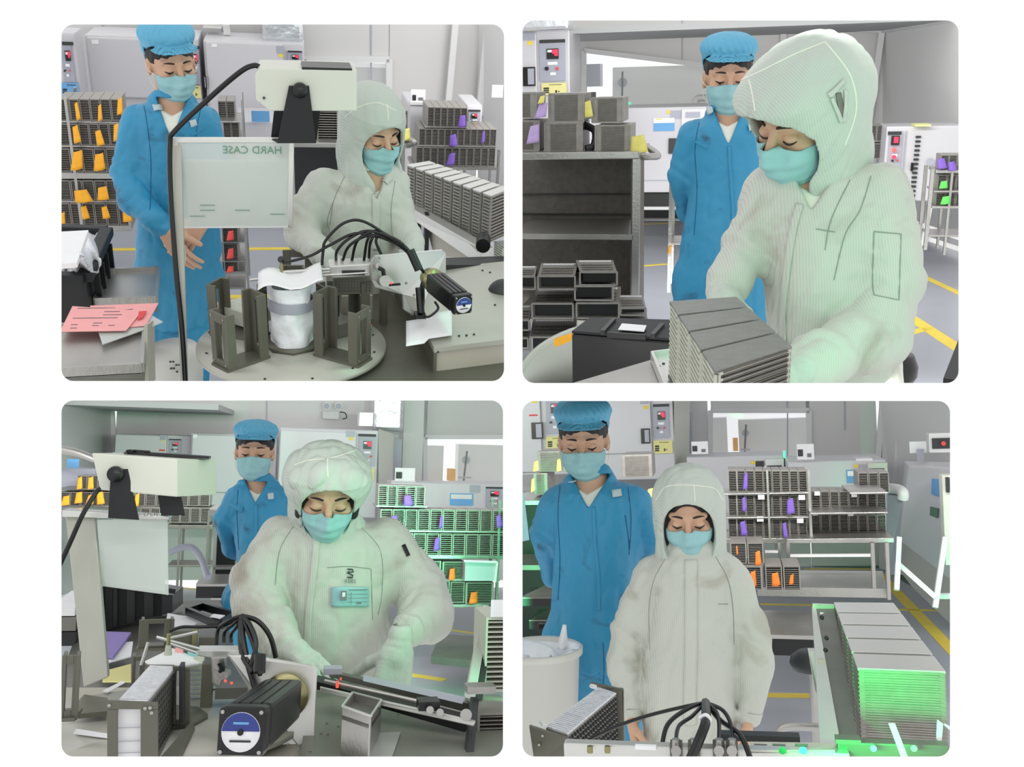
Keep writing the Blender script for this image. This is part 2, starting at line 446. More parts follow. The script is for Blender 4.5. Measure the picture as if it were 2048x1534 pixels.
# ------------------------------------------------------------------ people: implicit surfaces meshed with surface nets
def smin(a, b, k):
    h = np.clip(0.5+0.5*(b-a)/k, 0, 1); return b*(1-h)+a*h - k*h*(1-h)
def smax(a, b, k): return -smin(-a, -b, k)
def V(p): return np.array(tuple(p), dtype=np.float32)
def d_cone(P, a, b, ra, rb, sq=None):
    """round cone; sq = (direction, factor) squeezes it along a direction"""
    a = V(a); b = V(b); ab = b-a; q = P-a
    t = np.clip((q@ab)/max(float(ab@ab), 1e-9), 0, 1)
    q = q - t[:, None]*ab
    if sq is not None:
        n = V(sq[0]); q = q + (q@n)[:, None]*n*(sq[1]-1)
    return np.sqrt((q*q).sum(1)) - (ra+(rb-ra)*t)
def d_ell(P, c, r, B=None):
    q = P - V(c)
    if B is not None: q = q@B
    r = V(r); k0 = np.sqrt(((q/r)**2).sum(1)); k1 = np.sqrt(((q/(r*r))**2).sum(1))
    return k0*(k0-1)/np.maximum(k1, 1e-6)
def d_box(P, c, r, B=None, rd=0.005):
    q = P - V(c)
    if B is not None: q = q@B
    q = np.abs(q) - (V(r)-rd)
    return np.sqrt((np.maximum(q, 0)**2).sum(1)) + np.minimum(q.max(1), 0) - rd
def d_loft(P, rows):
    """rows: (z, cx, cy, half width, half depth) sorted from the top down"""
    R = np.array(rows[::-1], dtype=np.float32); z = P[:, 2]
    cx, cy, a, b = (np.interp(z, R[:, 0], R[:, k]) for k in (1, 2, 3, 4))
    x = P[:, 0]-cx; y = P[:, 1]-cy
    k0 = np.sqrt((x/a)**2+(y/b)**2); k1 = np.sqrt((x/a**2)**2+(y/b**2)**2)
    d = np.where(k0 > 1e-3, k0*(k0-1)/np.maximum(k1, 1e-6), -np.minimum(a, b))
    return np.maximum(d, np.maximum(z-R[-1, 0], R[0, 0]-z))
def wav(P, f, s=0.0, ax=(1, 1, 1)):
    x, y, z = (P[:, k]*f*ax[k] for k in range(3))
    w = 1.3*np.sin(0.9*y+1.7*z*0.6+s) + 0.8*np.sin(1.9*x-1.1*z+2.3*s)
    return np.sin(x+w+s*1.7)*0.6 + np.sin(1.7*y+1.2*z-w+s)*0.4
def ridge(P, f, s=0.0, ax=(1, 1, 1)):
    return (1-np.abs(wav(P, f, s, ax)))**2

def nets(fn, lo, hi, h):
    """mesh the zero level of fn inside the box; sparse: only blocks near the surface are worked out"""
    lo = np.array(lo, dtype=np.float32); n = np.ceil((np.array(hi)-lo)/h).astype(int)+2
    Bk = 6; nb = (n+Bk-1)//Bk; n = nb*Bk
    cc = np.stack(np.meshgrid(*[np.arange(k) for k in nb], indexing='ij'), -1).reshape(-1, 3)
    ctr = (lo + (cc*Bk+Bk/2)*h).astype(np.float32)
    dc = fn(ctr); act = np.abs(dc) < Bk*h*1.25+0.012
    D = np.repeat(np.repeat(np.repeat(np.where(dc < 0, -1, 1).astype(np.float32).reshape(nb), Bk, 0), Bk, 1), Bk, 2)
    off = np.stack(np.meshgrid(*[np.arange(Bk)]*3, indexing='ij'), -1).reshape(-1, 3)
    A = cc[act]; idx = (A[:, None, :]*Bk + off[None]).reshape(-1, 3)
    for s in range(0, len(idx), 400000):
        q = idx[s:s+400000]; D[q[:, 0], q[:, 1], q[:, 2]] = fn((lo+q*h).astype(np.float32))
    ng = D < 0
    cnt = np.zeros((n[0]-1, n[1]-1, n[2]-1), dtype=np.int8)
    for a in (0, 1):
        for b in (0, 1):
            for c in (0, 1): cnt += ng[a:n[0]-1+a, b:n[1]-1+b, c:n[2]-1+c]
    cells = np.argwhere((cnt > 0) & (cnt < 8))
    vid = -np.ones(cnt.shape, dtype=np.int64); vid[cells[:, 0], cells[:, 1], cells[:, 2]] = np.arange(len(cells))
    acc = np.zeros((len(cells), 3)); wt = np.zeros(len(cells))
    cor = [(a, b, c) for a in (0, 1) for b in (0, 1) for c in (0, 1)]
    dv = {c: D[cells[:, 0]+c[0], cells[:, 1]+c[1], cells[:, 2]+c[2]] for c in cor}
    for p in cor:
        for ax in range(3):
            if p[ax]: continue
            q = list(p); q[ax] = 1; q = tuple(q); a, b = dv[p], dv[q]; m = (a < 0) != (b < 0)
            t = np.where(m, a/np.where(m, a-b, 1), 0); x = np.tile(np.array(p, float), (len(cells), 1)); x[:, ax] = t
            acc += x*m[:, None]; wt += m
    Vt = lo + (cells + acc/np.maximum(wt, 1)[:, None])*h
    faces = []
    for ax in range(3):
        o1, o2 = [(1, 2), (2, 0), (0, 1)][ax]
        sl = [slice(1, None)]*3; sl[ax] = slice(0, n[ax]-1)
        nx = [slice(1, None)]*3; nx[ax] = slice(1, n[ax])
        a = ng[tuple(sl)]; b = ng[tuple(nx)]; e = np.argwhere(a != b)
        base = e.copy(); base[:, o1] += 1; base[:, o2] += 1
        ok = np.all(base < np.array(cnt.shape)[None], axis=1) ; e = e[ok]; base = base[ok]
        sg = a[e[:, 0], e[:, 1], e[:, 2]]
        def g(d1, d2):
            k = base.copy(); k[:, o1] -= d1; k[:, o2] -= d2; return vid[k[:, 0], k[:, 1], k[:, 2]]
        q = np.stack([g(1, 1), g(0, 1), g(0, 0), g(1, 0)], 1)
        q[~sg] = q[~sg][:, ::-1]; faces.append(q)
    Fc = np.concatenate(faces); Fc = Fc[(Fc >= 0).all(1)]
    return Vt, Fc

def net_part(T, name, fn, lo, hi, h, m, base, label=None, smooth=1):
    Vt, Fc = nets(fn, lo, hi, h)
    me = bpy.data.meshes.new(name)
    off = np.array(tuple(gloc(base)))
    if smooth:                                   # relax a little
        for _ in range(smooth):
            a = np.zeros_like(Vt); c = np.zeros(len(Vt))
            for k in range(4):
                i, j = Fc[:, k], Fc[:, (k+1) % 4]
                for ax in range(3): a[:, ax] += np.bincount(i, Vt[j, ax], len(Vt)) + np.bincount(j, Vt[i, ax], len(Vt))
                c += np.bincount(i, minlength=len(Vt)) + np.bincount(j, minlength=len(Vt))
            Vt = Vt*0.5 + 0.5*a/np.maximum(c, 1)[:, None]
    me.vertices.add(len(Vt)); me.vertices.foreach_set('co', (Vt-off).astype(np.float32).ravel())
    me.loops.add(len(Fc)*4); me.loops.foreach_set('vertex_index', Fc.astype(np.int32).ravel())
    me.polygons.add(len(Fc)); me.polygons.foreach_set('loop_start', np.arange(0, len(Fc)*4, 4, dtype=np.int32))
    me.polygons.foreach_set('use_smooth', np.ones(len(Fc), dtype=bool))
    me.update(calc_edges=True); me.validate()
    me.materials.append(M[m])
    o = bpy.data.objects.new(name, me); COL.objects.link(o); o.parent = T
    if label: o['label'] = label
    o_bvh = BVHTree.FromPolygons(Vt.tolist(), Fc.tolist())
    return o, o_bvh

def hand_prims(w, d, pn, side, s=1.0, curl=0.5, thumb_in=0.4, spread=0.12, glove=0.0):
    """rounded cones of a hand. w wrist, d direction of the fingers, pn palm normal, side: direction of the thumb side"""
    w = Vector(w); d = Vector(d).normalized(); pn = Vector(pn); pn = (pn - d*pn.dot(d)).normalized()
    sd = Vector(side); sd = (sd - d*sd.dot(d) - pn*sd.dot(pn)).normalized(); out = []; palm = []
    for k, o in enumerate((0.030, 0.011, -0.009, -0.028)):
        kn = w + d*(0.088-abs(k-1)*0.004)*s + sd*o*s
        palm.append((w + d*0.012*s + sd*o*0.62*s, kn, (0.0165+glove)*s, (0.0125+glove)*s))
        L = (0.040, 0.045, 0.042, 0.032)[k]*s; dd = (d + sd*spread*(1-k)*0.8).normalized(); p = kn; a = curl*0.55
        for j in range(3):
            v = (dd*math.cos(a) + pn*math.sin(a)).normalized(); q = p + v*L*(1, 0.66, 0.52)[j]
            out.append((p, q, (0.0095+glove-0.0006*j)*s, (0.0088+glove-0.0009*j)*s, k)); p = q; a += curl*(0.9 if j == 0 else 0.6)
    p = w + d*0.022*s + sd*0.024*s; v = (d*0.62 + sd*0.62 + pn*thumb_in).normalized()
    for j, L in enumerate((0.042, 0.034, 0.028)):
        q = p + v*L*s; out.append((p, q, (0.0135-0.0015*j+glove)*s, (0.0118-0.0012*j+glove)*s, 9)); p = q; v = (v + d*0.35 + pn*thumb_in*0.35).normalized()
    return palm, out
def d_hand(P, hp):
    palm, fing = hp; d = None
    for a, b, ra, rb in palm:
        x = d_cone(P, a, b, ra, rb); d = x if d is None else smin(d, x, 0.012)
    ids = sorted(set(f[4] for f in fing)); F_ = None
    for k in ids:
        g = None
        for a, b, ra, rb, kk in fing:
            if kk != k: continue
            x = d_cone(P, a, b, ra, rb); g = x if g is None else smin(g, x, 0.004)
        F_ = g if F_ is None else np.minimum(F_, g)
    return smin(d, F_, 0.007)

class Person:
    def __init__(s, i, label, feet, name='person'):
        s.i = i; s.r = RM[i]; s.T = thing(i, name, feet, label, 'person')
    def px(s, u, v, Y): return s.r.at(u, v, Y)
    def set_head(s, u, v, Y, yaw, pitch, roll=0, sc=1.0):
        """yaw>0 looks to picture right, pitch>0 looks down"""
        s.hc = s.px(u, v, Y); s.hs = sc
        y, p, ro = (math.radians(k) for k in (yaw, pitch, roll))
        f0 = Vector((math.sin(y), -math.cos(y), 0)); x0 = Vector((math.cos(y), math.sin(y), 0)); z0 = Vector((0, 0, 1))
        f = f0*math.cos(p) - z0*math.sin(p); u0 = z0*math.cos(p) + f0*math.sin(p)
        x = x0*math.cos(ro) + u0*math.sin(ro); up = u0*math.cos(ro) - x0*math.sin(ro)
        s.hx, s.hf, s.hu = x, f, up
        s.HB = np.array([tuple(x), tuple(f), tuple(up)], dtype=np.float32).T      # columns: local axes
    def h(s, x, y, z): return s.hc + (s.hx*x + s.hf*y + s.hu*z)*s.hs
    def hl(s, P): return ((P - V(s.hc)) @ s.HB)/s.hs
    def d_head(s, P, detail=True):
        q = s.hl(P)
        d = d_ell(q, (0, -0.018, 0.032), (0.077, 0.096, 0.090))
        d = smin(d, d_ell(q, (0, 0.018, -0.040), (0.060, 0.066, 0.076)), 0.03)
        d = smin(d, d_ell(q, (0, 0.055, -0.096), (0.024, 0.020, 0.018)), 0.03)
        for sx in (-1, 1):
            d = smin(d, d_ell(q, (sx*0.042, 0.056, -0.026), (0.022, 0.022, 0.020)), 0.022)
            d = smin(d, d_cone(q, (sx*0.014, 0.080, 0.024), (sx*0.050, 0.062, 0.025), 0.0085, 0.008), 0.014)
            d = smax(d, -d_ell(q, (sx*0.033, 0.096, 0.004), (0.020, 0.016, 0.0125)), 0.012)
            d = smin(d, d_ell(q, (sx*0.0325, 0.070, 0.001), (0.0165, 0.0150, 0.0125)), 0.004)
            e = d_ell(q, (sx*0.078, -0.008, -0.004), (0.010, 0.018, 0.031))
            e = smax(e, -d_ell(q, (sx*0.087, -0.003, 0.000), (0.007, 0.010, 0.018)), 0.004)
            d = smin(d, e, 0.006)
        d = smin(d, d_cone(q, (0, 0.082, 0.012), (0, 0.104, -0.028), 0.0075, 0.0125), 0.010)
        d = smin(d, d_ell(q, (0, 0.086, -0.060), (0.022, 0.010, 0.010)), 0.01)
        return d*s.hs
    def face_bits(s, open_=0.0, brow=0.003, base=None):
        """brows, lash lines and a sliver of the eye between the lids"""
        for sx in (-1, 1):
            mb = MB()
            pts = [s.proj(sx*(0.015+0.034*t), 0.0245+brow*math.sin(math.pi*(0.12+t*0.8)), 0.0008) for t in np.linspace(0, 1, 9)]
            mb.tube(pts, [0.0010+0.0026*math.sin(math.pi*min(1, 0.25+t*0.75))*s.hs for t in np.linspace(0, 1, 9)], 6)
            part(s.T, 'eyebrow', mb, 'lash')
            mb = MB()
            pts = [s.proj(sx*(0.018+0.030*t), -0.0065-0.0040*math.sin(math.pi*t)+0.003*t+open_, 0.0006) for t in np.linspace(0, 1, 9)]
            mb.tube(pts, [(0.0010+0.0018*math.sin(math.pi*t)**0.5)*s.hs for t in np.linspace(0, 1, 9)], 6)
            part(s.T, 'eyelashes', mb, 'lash')
            if open_ > 0:
                mb = MB(); c = s.proj(sx*0.033, -0.008+open_*0.3, -0.0030*s.hs); mb.ball(c, 0.0052*s.hs, 10)
                part(s.T, 'eye', mb, 'lash')
    def proj(s, x, z, off=0.0):
        """point of the face surface at head coordinates x, z"""
        o = s.h(x, 0.3, z); hit = s.bvh.ray_cast(o, -s.hf)
        p = hit[0] if hit[0] else s.h(x, 0.08, z)
        return p + s.hf*off
    def surf(s, bvh, u, v, off=0.002):
        d = s.r.ray(u, v).normalized(); hit = bvh.ray_cast(d*0.3, d)
        if not hit[0]: return None, None
        n = hit[1]; n = n if n.dot(d) < 0 else -n
        return hit[0] + n*off, n
    def line_on(s, name, bvh, pts, r, m, n=8, off=0.0005, label=None):
        P = spline([Vector((u, v, 0)) for u, v in pts], n); q = []
        for p in P:
            a, nn = s.surf(bvh, p.x, p.y, off)
            if a is not None and (not q or (a-q[-1]).length < 0.08): q.append(a)
        if len(q) > 2: return part(s.T, name, MB().tube(q, r, 5), m, label)
    def strip_on(s, name, bvh, pts, wpx, m, n=8, off=0.002, label=None, th=0.002):
        """a cloth strip lying on a garment, wpx wide in pixels"""
        P = spline([Vector((u, v, 0)) for u, v in pts], n); A = []; 
        for k, p in enumerate(P):
            t = (P[min(k+1, len(P)-1)] - P[max(k-1, 0)]).normalized(); nx = Vector((-t.y, t.x, 0)); row = []
            for e in (-1, -0.5, 0, 0.5, 1):
                a, nn = s.surf(bvh, p.x+nx.x*wpx/2*e, p.y+nx.y*wpx/2*e, off); row.append(a)
            if all(r is not None for r in row): A.append(row)
        if len(A) < 2: return
        q = len(A)-1
        def fn(a, b):
            j = min(q, max(0, round(b*q))); i = round(a*4); return A[j][i]
        mb = MB().sheet(fn, 4, q, th); return part(s.T, name, mb, m, label)
    def mask(s, w=0.072, top=-0.015, bot=-0.113, tilt=0.0):
        """pleated face mask wrapping nose, mouth and chin, with ear loops"""
        def prof(x, z):
            best = 0.03
            for dz in (-0.012, 0, 0.012):
                hit = s.bvh.ray_cast(s.h(x, 0.3, z+dz), -s.hf)
                if hit[0]:
                    y = (hit[0]-s.hc).dot(s.hf)/s.hs; best = max(best, y)
            return best
        nu, nv = 28, 26; G = np.zeros((nv+1, nu+1))
        xs = np.linspace(-1, 1, nu+1); zs = np.linspace(0, 1, nv+1)
        Z = np.zeros_like(G); X = np.zeros_like(G)
        for j, b in enumerate(zs):
            for i_, a in enumerate(xs):
                wid = w*(1-0.24*b**2.2)
                x = a*wid; z = top - 0.004 + (bot-top)*b + 0.012*(1-abs(a))**1.5*(1-b)
                z += 0.020*abs(a)**2*b
                X[j, i_] = x; Z[j, i_] = z; G[j, i_] = prof(x, max(z, -0.112)); G0 = G
        for _ in range(10):
            K = G.copy(); K[1:-1, 1:-1] = (G[1:-1, 1:-1]*2+G[:-2, 1:-1]+G[2:, 1:-1]+G[1:-1, :-2]+G[1:-1, 2:])/6; G = np.maximum(K, G-0.002)*0.7+K*0.3
        for j, b in enumerate(zs):
            for i_, a in enumerate(xs):
                pl = (0.0022*math.sin(b*math.pi*7) if 0.15 < b < 0.85 else 0) * (1-a*a)
                G[j, i_] += 0.0085 + 0.011*(1-a*a)*math.sin(math.pi*min(1, b*1.05)) + pl + 0.0014*math.sin(a*9+b*7)
                if b > 0.85: G[j, i_] -= (b-0.85)*0.10
        def fn(a, b):
            i_ = round(a*nu); j = round(b*nv); return s.h(X[j, i_], G[j, i_], Z[j, i_])
        m = part(s.T, 'face_mask', MB().sheet(fn, nu, nv, 0.0015), 'mask')
        for sx in (0, nu):
            e = s.h((-1 if sx == 0 else 1)*0.081, -0.018, 0.012); e2 = s.h((-1 if sx == 0 else 1)*0.081, -0.02, -0.028)
            a = s.h(X[1, sx], G[1, sx], Z[1, sx]); b = s.h(X[-3, sx], G[-3, sx], Z[-3, sx])
            am = (a+e)/2 + s.hx*(0.012 if sx else -0.012)*s.hs; bm_ = (b+e2)/2 + s.hx*(0.010 if sx else -0.010)*s.hs
            part(m, 'ear_loop', MB().tube(spline([a, am, e, e2, bm_, b], 5), 0.0011, 5), 'tee', base=s.T)
        return m

def arm_rows(p, joints): return [(p.px(u, v, Y), r) for u, v, Y, r in joints]
def d_limb(P, J, k=0.02, ring=None, sq=None):
    d = None
    for (a, ra), (b, rb) in zip(J[:-1], J[1:]):
        x = d_cone(P, a, b, ra, rb, sq); d = x if d is None else smin(d, x, k)
    return d
def crumple(P, c, rad, amp, axis, f=120):
    """folds gathered round a joint, running across the limb"""
    q = P - V(c); w = np.exp(-(q*q).sum(1)/rad**2); a = V(Vector(axis).normalized())
    t = q@a; s_ = np.sin(t*f + 2.2*np.sin(q[:, 0]*34+q[:, 2]*27) + 1.2*np.sin(q[:, 1]*41+1.0))
    return w*s_*amp
def build_person(i, sp):
    p = Person(i, sp['label'], sp['base'](RM[i]) if callable(sp['base']) else sp['base'])
    r = p.r; T = p.T
    hu, hv, hY, yaw, pitch, roll, sc = sp['head']; p.set_head(hu, hv, hY, yaw, pitch, roll, sc)
    rows = []
    for v, uL, uR, b, Y in sp['torso']:
        a, c = r.at(uL, v, Y), r.at(uR, v, Y); m_ = (a+c)/2
        rows.append((m_.z, m_.x, m_.y, (c.x-a.x)/2, b))
    arms = [arm_rows(p, j) for j in sp['arms']]; legs = [arm_rows(p, j) for j in sp.get('legs', [])]
    nb = p.px(*sp['neck']); skull = p.h(0, -0.025, -0.055)
    hands = []
    for hd in sp.get('hands', []):
        hands.append(hand_prims(r.at(*hd['w']), Vector(hd['d']), Vector(hd['pn']), Vector(hd['s']), hd.get('sc', 1.0), hd.get('curl', 0.5), hd.get('thumb', 0.4), glove=hd.get('glove', 0)))
    nr = sp.get('neck_r', 0.056)*sc
    def body(P):
        d = p.d_head(P)
        d = smin(d, d_cone(P, skull, nb, nr, nr*1.12), 0.022)
        if 'throat' in sp: d = smin(d, d_cone(P, nb, nb-Vector((0, 0, 0.07)), nr*1.1, nr*1.5), 0.04)
        d = smin(d, d_loft(P, [(z-0.01, x, y, a*0.80, b*0.8) for z, x, y, a, b in rows])+0.012, 0.03)
        for J in arms:
            d = smin(d, d_limb(P, [(q, max(0.024, rr*0.56)) for q, rr in J]), 0.02)
        for k, hp in enumerate(hands):
            if not sp['hands'][k].get('gloved'): d = smin(d, d_hand(P, hp), 0.012)
            else: d = smin(d, d_cone(P, arms[k][-1][0], r.at(*sp['hands'][k]['w']), 0.029, 0.027), 0.012)
        for J in legs: d = smin(d, d_limb(P, [(q, rr*0.66) for q, rr in J]), 0.03)
        return d
    pts = [q for J in arms+legs for q, _ in J] + [Vector((x+sx*a, y+sy*b, z)) for z, x, y, a, b in rows for sx in (-1, 1) for sy in (-1, 1)] + [p.h(x, y, z) for x in (-.1, .1) for y in (-.13, .13) for z in (-.14, .15)]
    pts += [x[1] for hp in hands for x in hp[1]]
    A = np.array([tuple(q) for q in pts]); lo = A.min(0)-0.10; hi = A.max(0)+0.10
    bo, p.bvh = net_part(T, 'body', body, lo, hi, 0.0042, 'skin' if 'skin' not in sp else sp['skin'], T)
    p.face_bits(sp.get('open', 0.0), base=T)
    # garment
    fz = sp.get('fold', 1.0); kind = sp['suit']
    el = [(J[1][0], J[0][0]-J[1][0], J[1][1]) for J in arms] + [(J[-1][0], J[-2][0]-J[-1][0], J[-1][1]) for J in arms]
    nf = sp.get('neckhole', 0.062)
    def suit(P):
        d = d_loft(P, rows)
        d = smin(d, d_cone(P, nb-Vector((0, 0, 0.035)), nb+Vector((0, 0, sp.get('collar_h', 0.0))), 0.105*sc, 0.078*sc), 0.05)
        for k, J in enumerate(arms):
            x = d_limb(P, J[:2], 0.03); d = smin(d, x, 0.045)
            if len(J) > 2: d = smin(d, d_limb(P, J[1:], 0.03), 0.012)
        for J in legs: d = smin(d, d_limb(P, J, 0.03), 0.03)
        fo = 0.0075*ridge(P, 17, sp.get('seed', 1), (1, 1, 0.35)) + 0.0045*ridge(P, 34, 2+sp.get('seed', 1), (1, 0.8, 0.6)) + 0.0012*wav(P, 90, 1.0)
        d = d + (fo-0.004)*fz
        for c, ax, rr in el: d = d + crumple(P, c, rr*1.25, 0.0055*fz, ax, 95)
        # open neck
        d = smax(d, -d_cone(P, nb-Vector((0, 0, 0.03)), skull, nf*sc, (nf+0.012)*sc), 0.006)
        if sp.get('vee'):
            t = r.at(*sp['vee'][0]); l = r.at(*sp['vee'][1]); q = r.at(*sp['vee'][2])
            # wedge cut below the collar, only through the front layer
            n1 = (l-t).cross(Vector((0, 1, 0))).normalized(); n2 = Vector((0, 1, 0)).cross(q-t).normalized()
            if n1.dot(q-t) > 0: n1 = -n1
            if n2.dot(l-t) > 0: n2 = -n2
            X = P - V(t); w = np.maximum(X@V(n1), X@V(n2)); w = np.maximum(w, P[:, 1]-(nb.y-0.01)); w = np.maximum(w, P[:, 2]-(nb.z+0.03))
            d = smax(d, -w, 0.004)
        return d
    so, sb = net_part(T, 'coverall', suit, lo, hi, sp.get('res', 0.0065), 'suitb' if kind == 'b' else 'suitw', T)
    p.sb = sb; p.so = so
    # tee shirt in the neck opening
    if sp.get('tee'):
        nb2 = nb-Vector((0, 0, 0.075))
        def tee(P):
            d = d_loft(P, [(z, x, y, a*0.86, b*0.86) for z, x, y, a, b in rows])
            d = smin(d, d_cone(P, nb2, nb-Vector((0, 0, sp['tee'])), 0.105*sc, 0.085*sc), 0.03)
            return smax(d, P[:, 2]-(nb.z-sp['tee']) - 0.5*np.abs(P[:, 0]-nb.x), 0.004)
        A2 = np.array(tuple(nb))
        net_part(T, 'tee_shirt', tee, A2-np.array([.14, .16, .22]), A2+np.array([.14, .14, .06]), 0.007, 'tee', T)
    # collar leaves of the blue coverall
    if kind == 'b':
        for sx in (-1, 1):
            def leaf(a, b, sx=sx):
                ang = math.radians(-168+ (b)*150)*1.0 if sx < 0 else math.radians(-12-b*-0+ -b*150*-1)
                th = math.radians(90 - sx*(0-0)) 
                t_ = math.radians(78 - b*150)             # from the throat round to the nape
                x = sx*math.cos(t_ - math.pi/2)*0 + 0
                ca, sa = math.cos(math.radians(-62+b*150)), math.sin(math.radians(-62+b*150))
                R1 = (0.080 + 0.040*a)*sc; h_ = -0.004 - 0.036*a - (0.045*(1-b)**2)*a - 0.030*(1-b)**2
                return nb + Vector((sx*ca*R1*(1.12 if a > .5 else 1.0), sa*R1*1.0, h_))
            part(T, 'collar', MB().sheet(leaf, 6, 18, 0.003), 'suitb')
    # cuffs
    for J in arms:
        if kind == 'w' or True:
            a = J[-1][0]; ax = (J[-1][0]-J[-2][0]).normalized(); rr = J[-1][1]
            mb = MB().tube([a-ax*0.012, a-ax*0.002, a+ax*0.012, a+ax*0.020], [rr*0.99, rr*0.92, rr*0.86, rr*0.80], 20)
            part(T, 'cuff', mb, 'suitb' if kind == 'b' else 'suitw')
    for k, hp in enumerate(hands):
        if sp['hands'][k].get('gloved'):
            pp = np.array([tuple(x[1]) for x in hp[1]]+[tuple(x[0]) for x in hp[0]])
            w_ = RM[i].at(*sp['hands'][k]['w']); dd = Vector(sp['hands'][k]['d']).normalized()
            def gl(P, hp=hp, w_=w_, dd=dd):
                d = smin(d_hand(P, hp), d_cone(P, w_-dd*0.035, w_+dd*0.03, 0.036, 0.038), 0.012)
                return d + 0.0012*np.sin((P-V(w_))@V(dd)*260)*np.exp(-((((P-V(w_))@V(dd))+0.01)/0.02)**2)
            net_part(T, 'glove', gl, pp.min(0)-.07, pp.max(0)+.07, 0.0038, 'glove', T)
    p.mask(*sp.get('mask', ()))
    hw = sp.get('headwear')
    if hw == 'cap':
        # puffed cap with a gathered crown, a band and a short peak
        def cap(P):
            q = p.hl(P)
            d = d_ell(q, (0, -0.026, 0.100), (0.097, 0.112, 0.050))
            d = smin(d, d_ell(q, (0, -0.034, 0.060), (0.089, 0.097, 0.070)), 0.02)
            d = d + 0.0022*np.sin(np.arctan2(q[:, 0], q[:, 1]+0.02)*26+2*np.sin(q[:, 2]*60))*np.clip((q[:, 2]-0.075)/0.02, 0, 1)*np.clip((0.15-q[:, 2])/0.03, 0, 1) + 0.0025*ridge(q, 40, 3)
            cut = -(q[:, 2] - (0.074 - 0.75*np.clip(0.03-q[:, 1], 0, 0.13)))
            d = smax(d, cut, 0.003)
            inner = d_ell(q, (0, -0.022, 0.060), (0.083, 0.101, 0.078))
            d = smax(d, -inner, 0.003)
            pk = np.abs(q[:, 2] - (0.088 - 0.55*np.clip(q[:, 1]-0.060, 0, 0.1) - 3.2*q[:, 0]**2))-0.0022
            pk = np.maximum(pk, d_ell(q, (0, 0.046, 0.07), (0.082, 0.062, 0.2))); pk = np.maximum(pk, 0.045-q[:, 1])
            return smin(d, pk, 0.006)*sc
        c = p.h(0, -0.01, 0.06); cc_ = np.array(tuple(c))
        o, cb = net_part(T, 'cap', cap, cc_-0.15*sc, cc_+0.15*sc, 0.0042, 'capb', T)
        def hair(P):
            q = p.hl(P)
            d = d_ell(q, (0, -0.022, 0.036), (0.0815, 0.100, 0.092)) + 0.0015*wav(q, 160, 2, (1, 1, 0.25))
            # keep the fringe, the sides down to the ears and the nape
            cut = np.maximum(0.038+0.010*np.sin(q[:, 0]*60+0.8) - q[:, 2], q[:, 1]-0.035) 
            lim = np.where(q[:, 1] > 0.030, 0.048+0.005*np.sin(q[:, 0]*75+1.0)-0.30*np.abs(q[:, 0]), np.where(q[:, 1] > -0.02, 0.012, -0.050))
            d = smax(d, lim - q[:, 2], 0.004)
            d = smax(d, q[:, 2]-0.105, 0.004)
            return d*sc
        net_part(T, 'hair', hair, cc_-0.17*sc, cc_+0.14*sc, 0.004, 'hair', T)
    if hw == 'hood':
        ho = sp.get('hood', {}); top = ho.get('top', (0.104, 0.122, 0.112)); fy = ho.get('open_w', 0.074); ch = ho.get('chin', -0.135)
        back = p.h(0, -0.05, -0.11)
        def hood(P):
            q = p.hl(P)
            d = d_ell(q, (0, -0.020, 0.038), top)
            d = smin(d, d_ell(q, (0, -0.012, -0.045), (ho.get('side', 0.094), 0.098, 0.090)), 0.04)
            pf = ho.get('peak')
            if pf: d = smin(d, d_ell(q, (0, 0.060, 0.070), pf), 0.03)
            d = smin(d, d_cone(P, back, nb-Vector((0, 0, 0.01)), 0.092*sc, 0.108*sc)/sc, 0.04)
            d = d + ho.get('fold', 1.0)*(0.0050*ridge(q, 26, 4+sp.get('seed', 1), (1, 1, 0.7)) + 0.003*ridge(q, 52, 1) - 0.004)
            # panel seams standing out as thin ridges
            sm_ = np.abs(q[:, 2]-(0.070+0.10*q[:, 0]**2*8)); d = d - 0.0022*np.exp(-(sm_/0.004)**2)*(q[:, 1] > -0.06)
            sm2 = np.abs(q[:, 0]); d = d - 0.0018*np.exp(-(sm2/0.003)**2)*(q[:, 2] < 0.07)
            op = d_ell(q, (0, 0.105, -0.030+ho.get('oz', 0)), (fy+0.006, ho.get('oy', 0.100), ho.get('oh', 0.094)))
            op = smin(op, d_cone(q, (0, 0.13-ho.get('fwd', 0), -0.07), (0, 0.10-ho.get('fwd', 0), ho.get('chin2', -0.17)), 0.050, ho.get('low', 0.040)), 0.02)
            rim = d
            d = smax(d, -op, 0.004)
            inn = smin(d_ell(q, (0, -0.018, 0.034), (top[0]-0.013, top[1]-0.014, top[2]-0.013)), d_ell(q, (0, -0.004, -0.05), (ho.get('side', 0.094)-0.013, 0.094, 0.088)), 0.03)
            inn = smin(inn, d_cone(P, skull, nb, 0.072*sc, 0.082*sc)/sc, 0.02)
            d = smax(d, -inn, 0.003)
            return d*sc
        c = np.array(tuple(p.h(0, 0, -0.02)))
        ho_, hb = net_part(T, 'hood', hood, c-0.24*sc, c+0.22*sc, 0.0048, 'hoodw', T)
        p.hb = hb
        if ho.get('hair', True):
            low = ho.get('hair_low', -0.16)
            def hair(P):
                q = p.hl(P)
                d = d_ell(q, (0, -0.016, 0.034), (0.083, 0.100, 0.094))
                for sx in (-1, 1):
                    d = smin(d, d_cone(q, (sx*0.074, 0.030, 0.02), (sx*0.070, 0.042, low), 0.016, 0.015), 0.02)
                d = d + 0.0016*wav(q, 150, 2, (1, 1, 0.15))
                d = smax(d, -d_ell(q, (0, 0.10, -0.03), (0.066, 0.075, 0.094)), 0.006)
                return smax(d, np.abs(q[:, 2]+0.05)-0.17, 0.003)*sc
            net_part(T, 'hair', hair, c-0.2*sc, c+0.18*sc, 0.005, 'hair', T)
    for e in sp.get('extras', []): e(p)
    return p
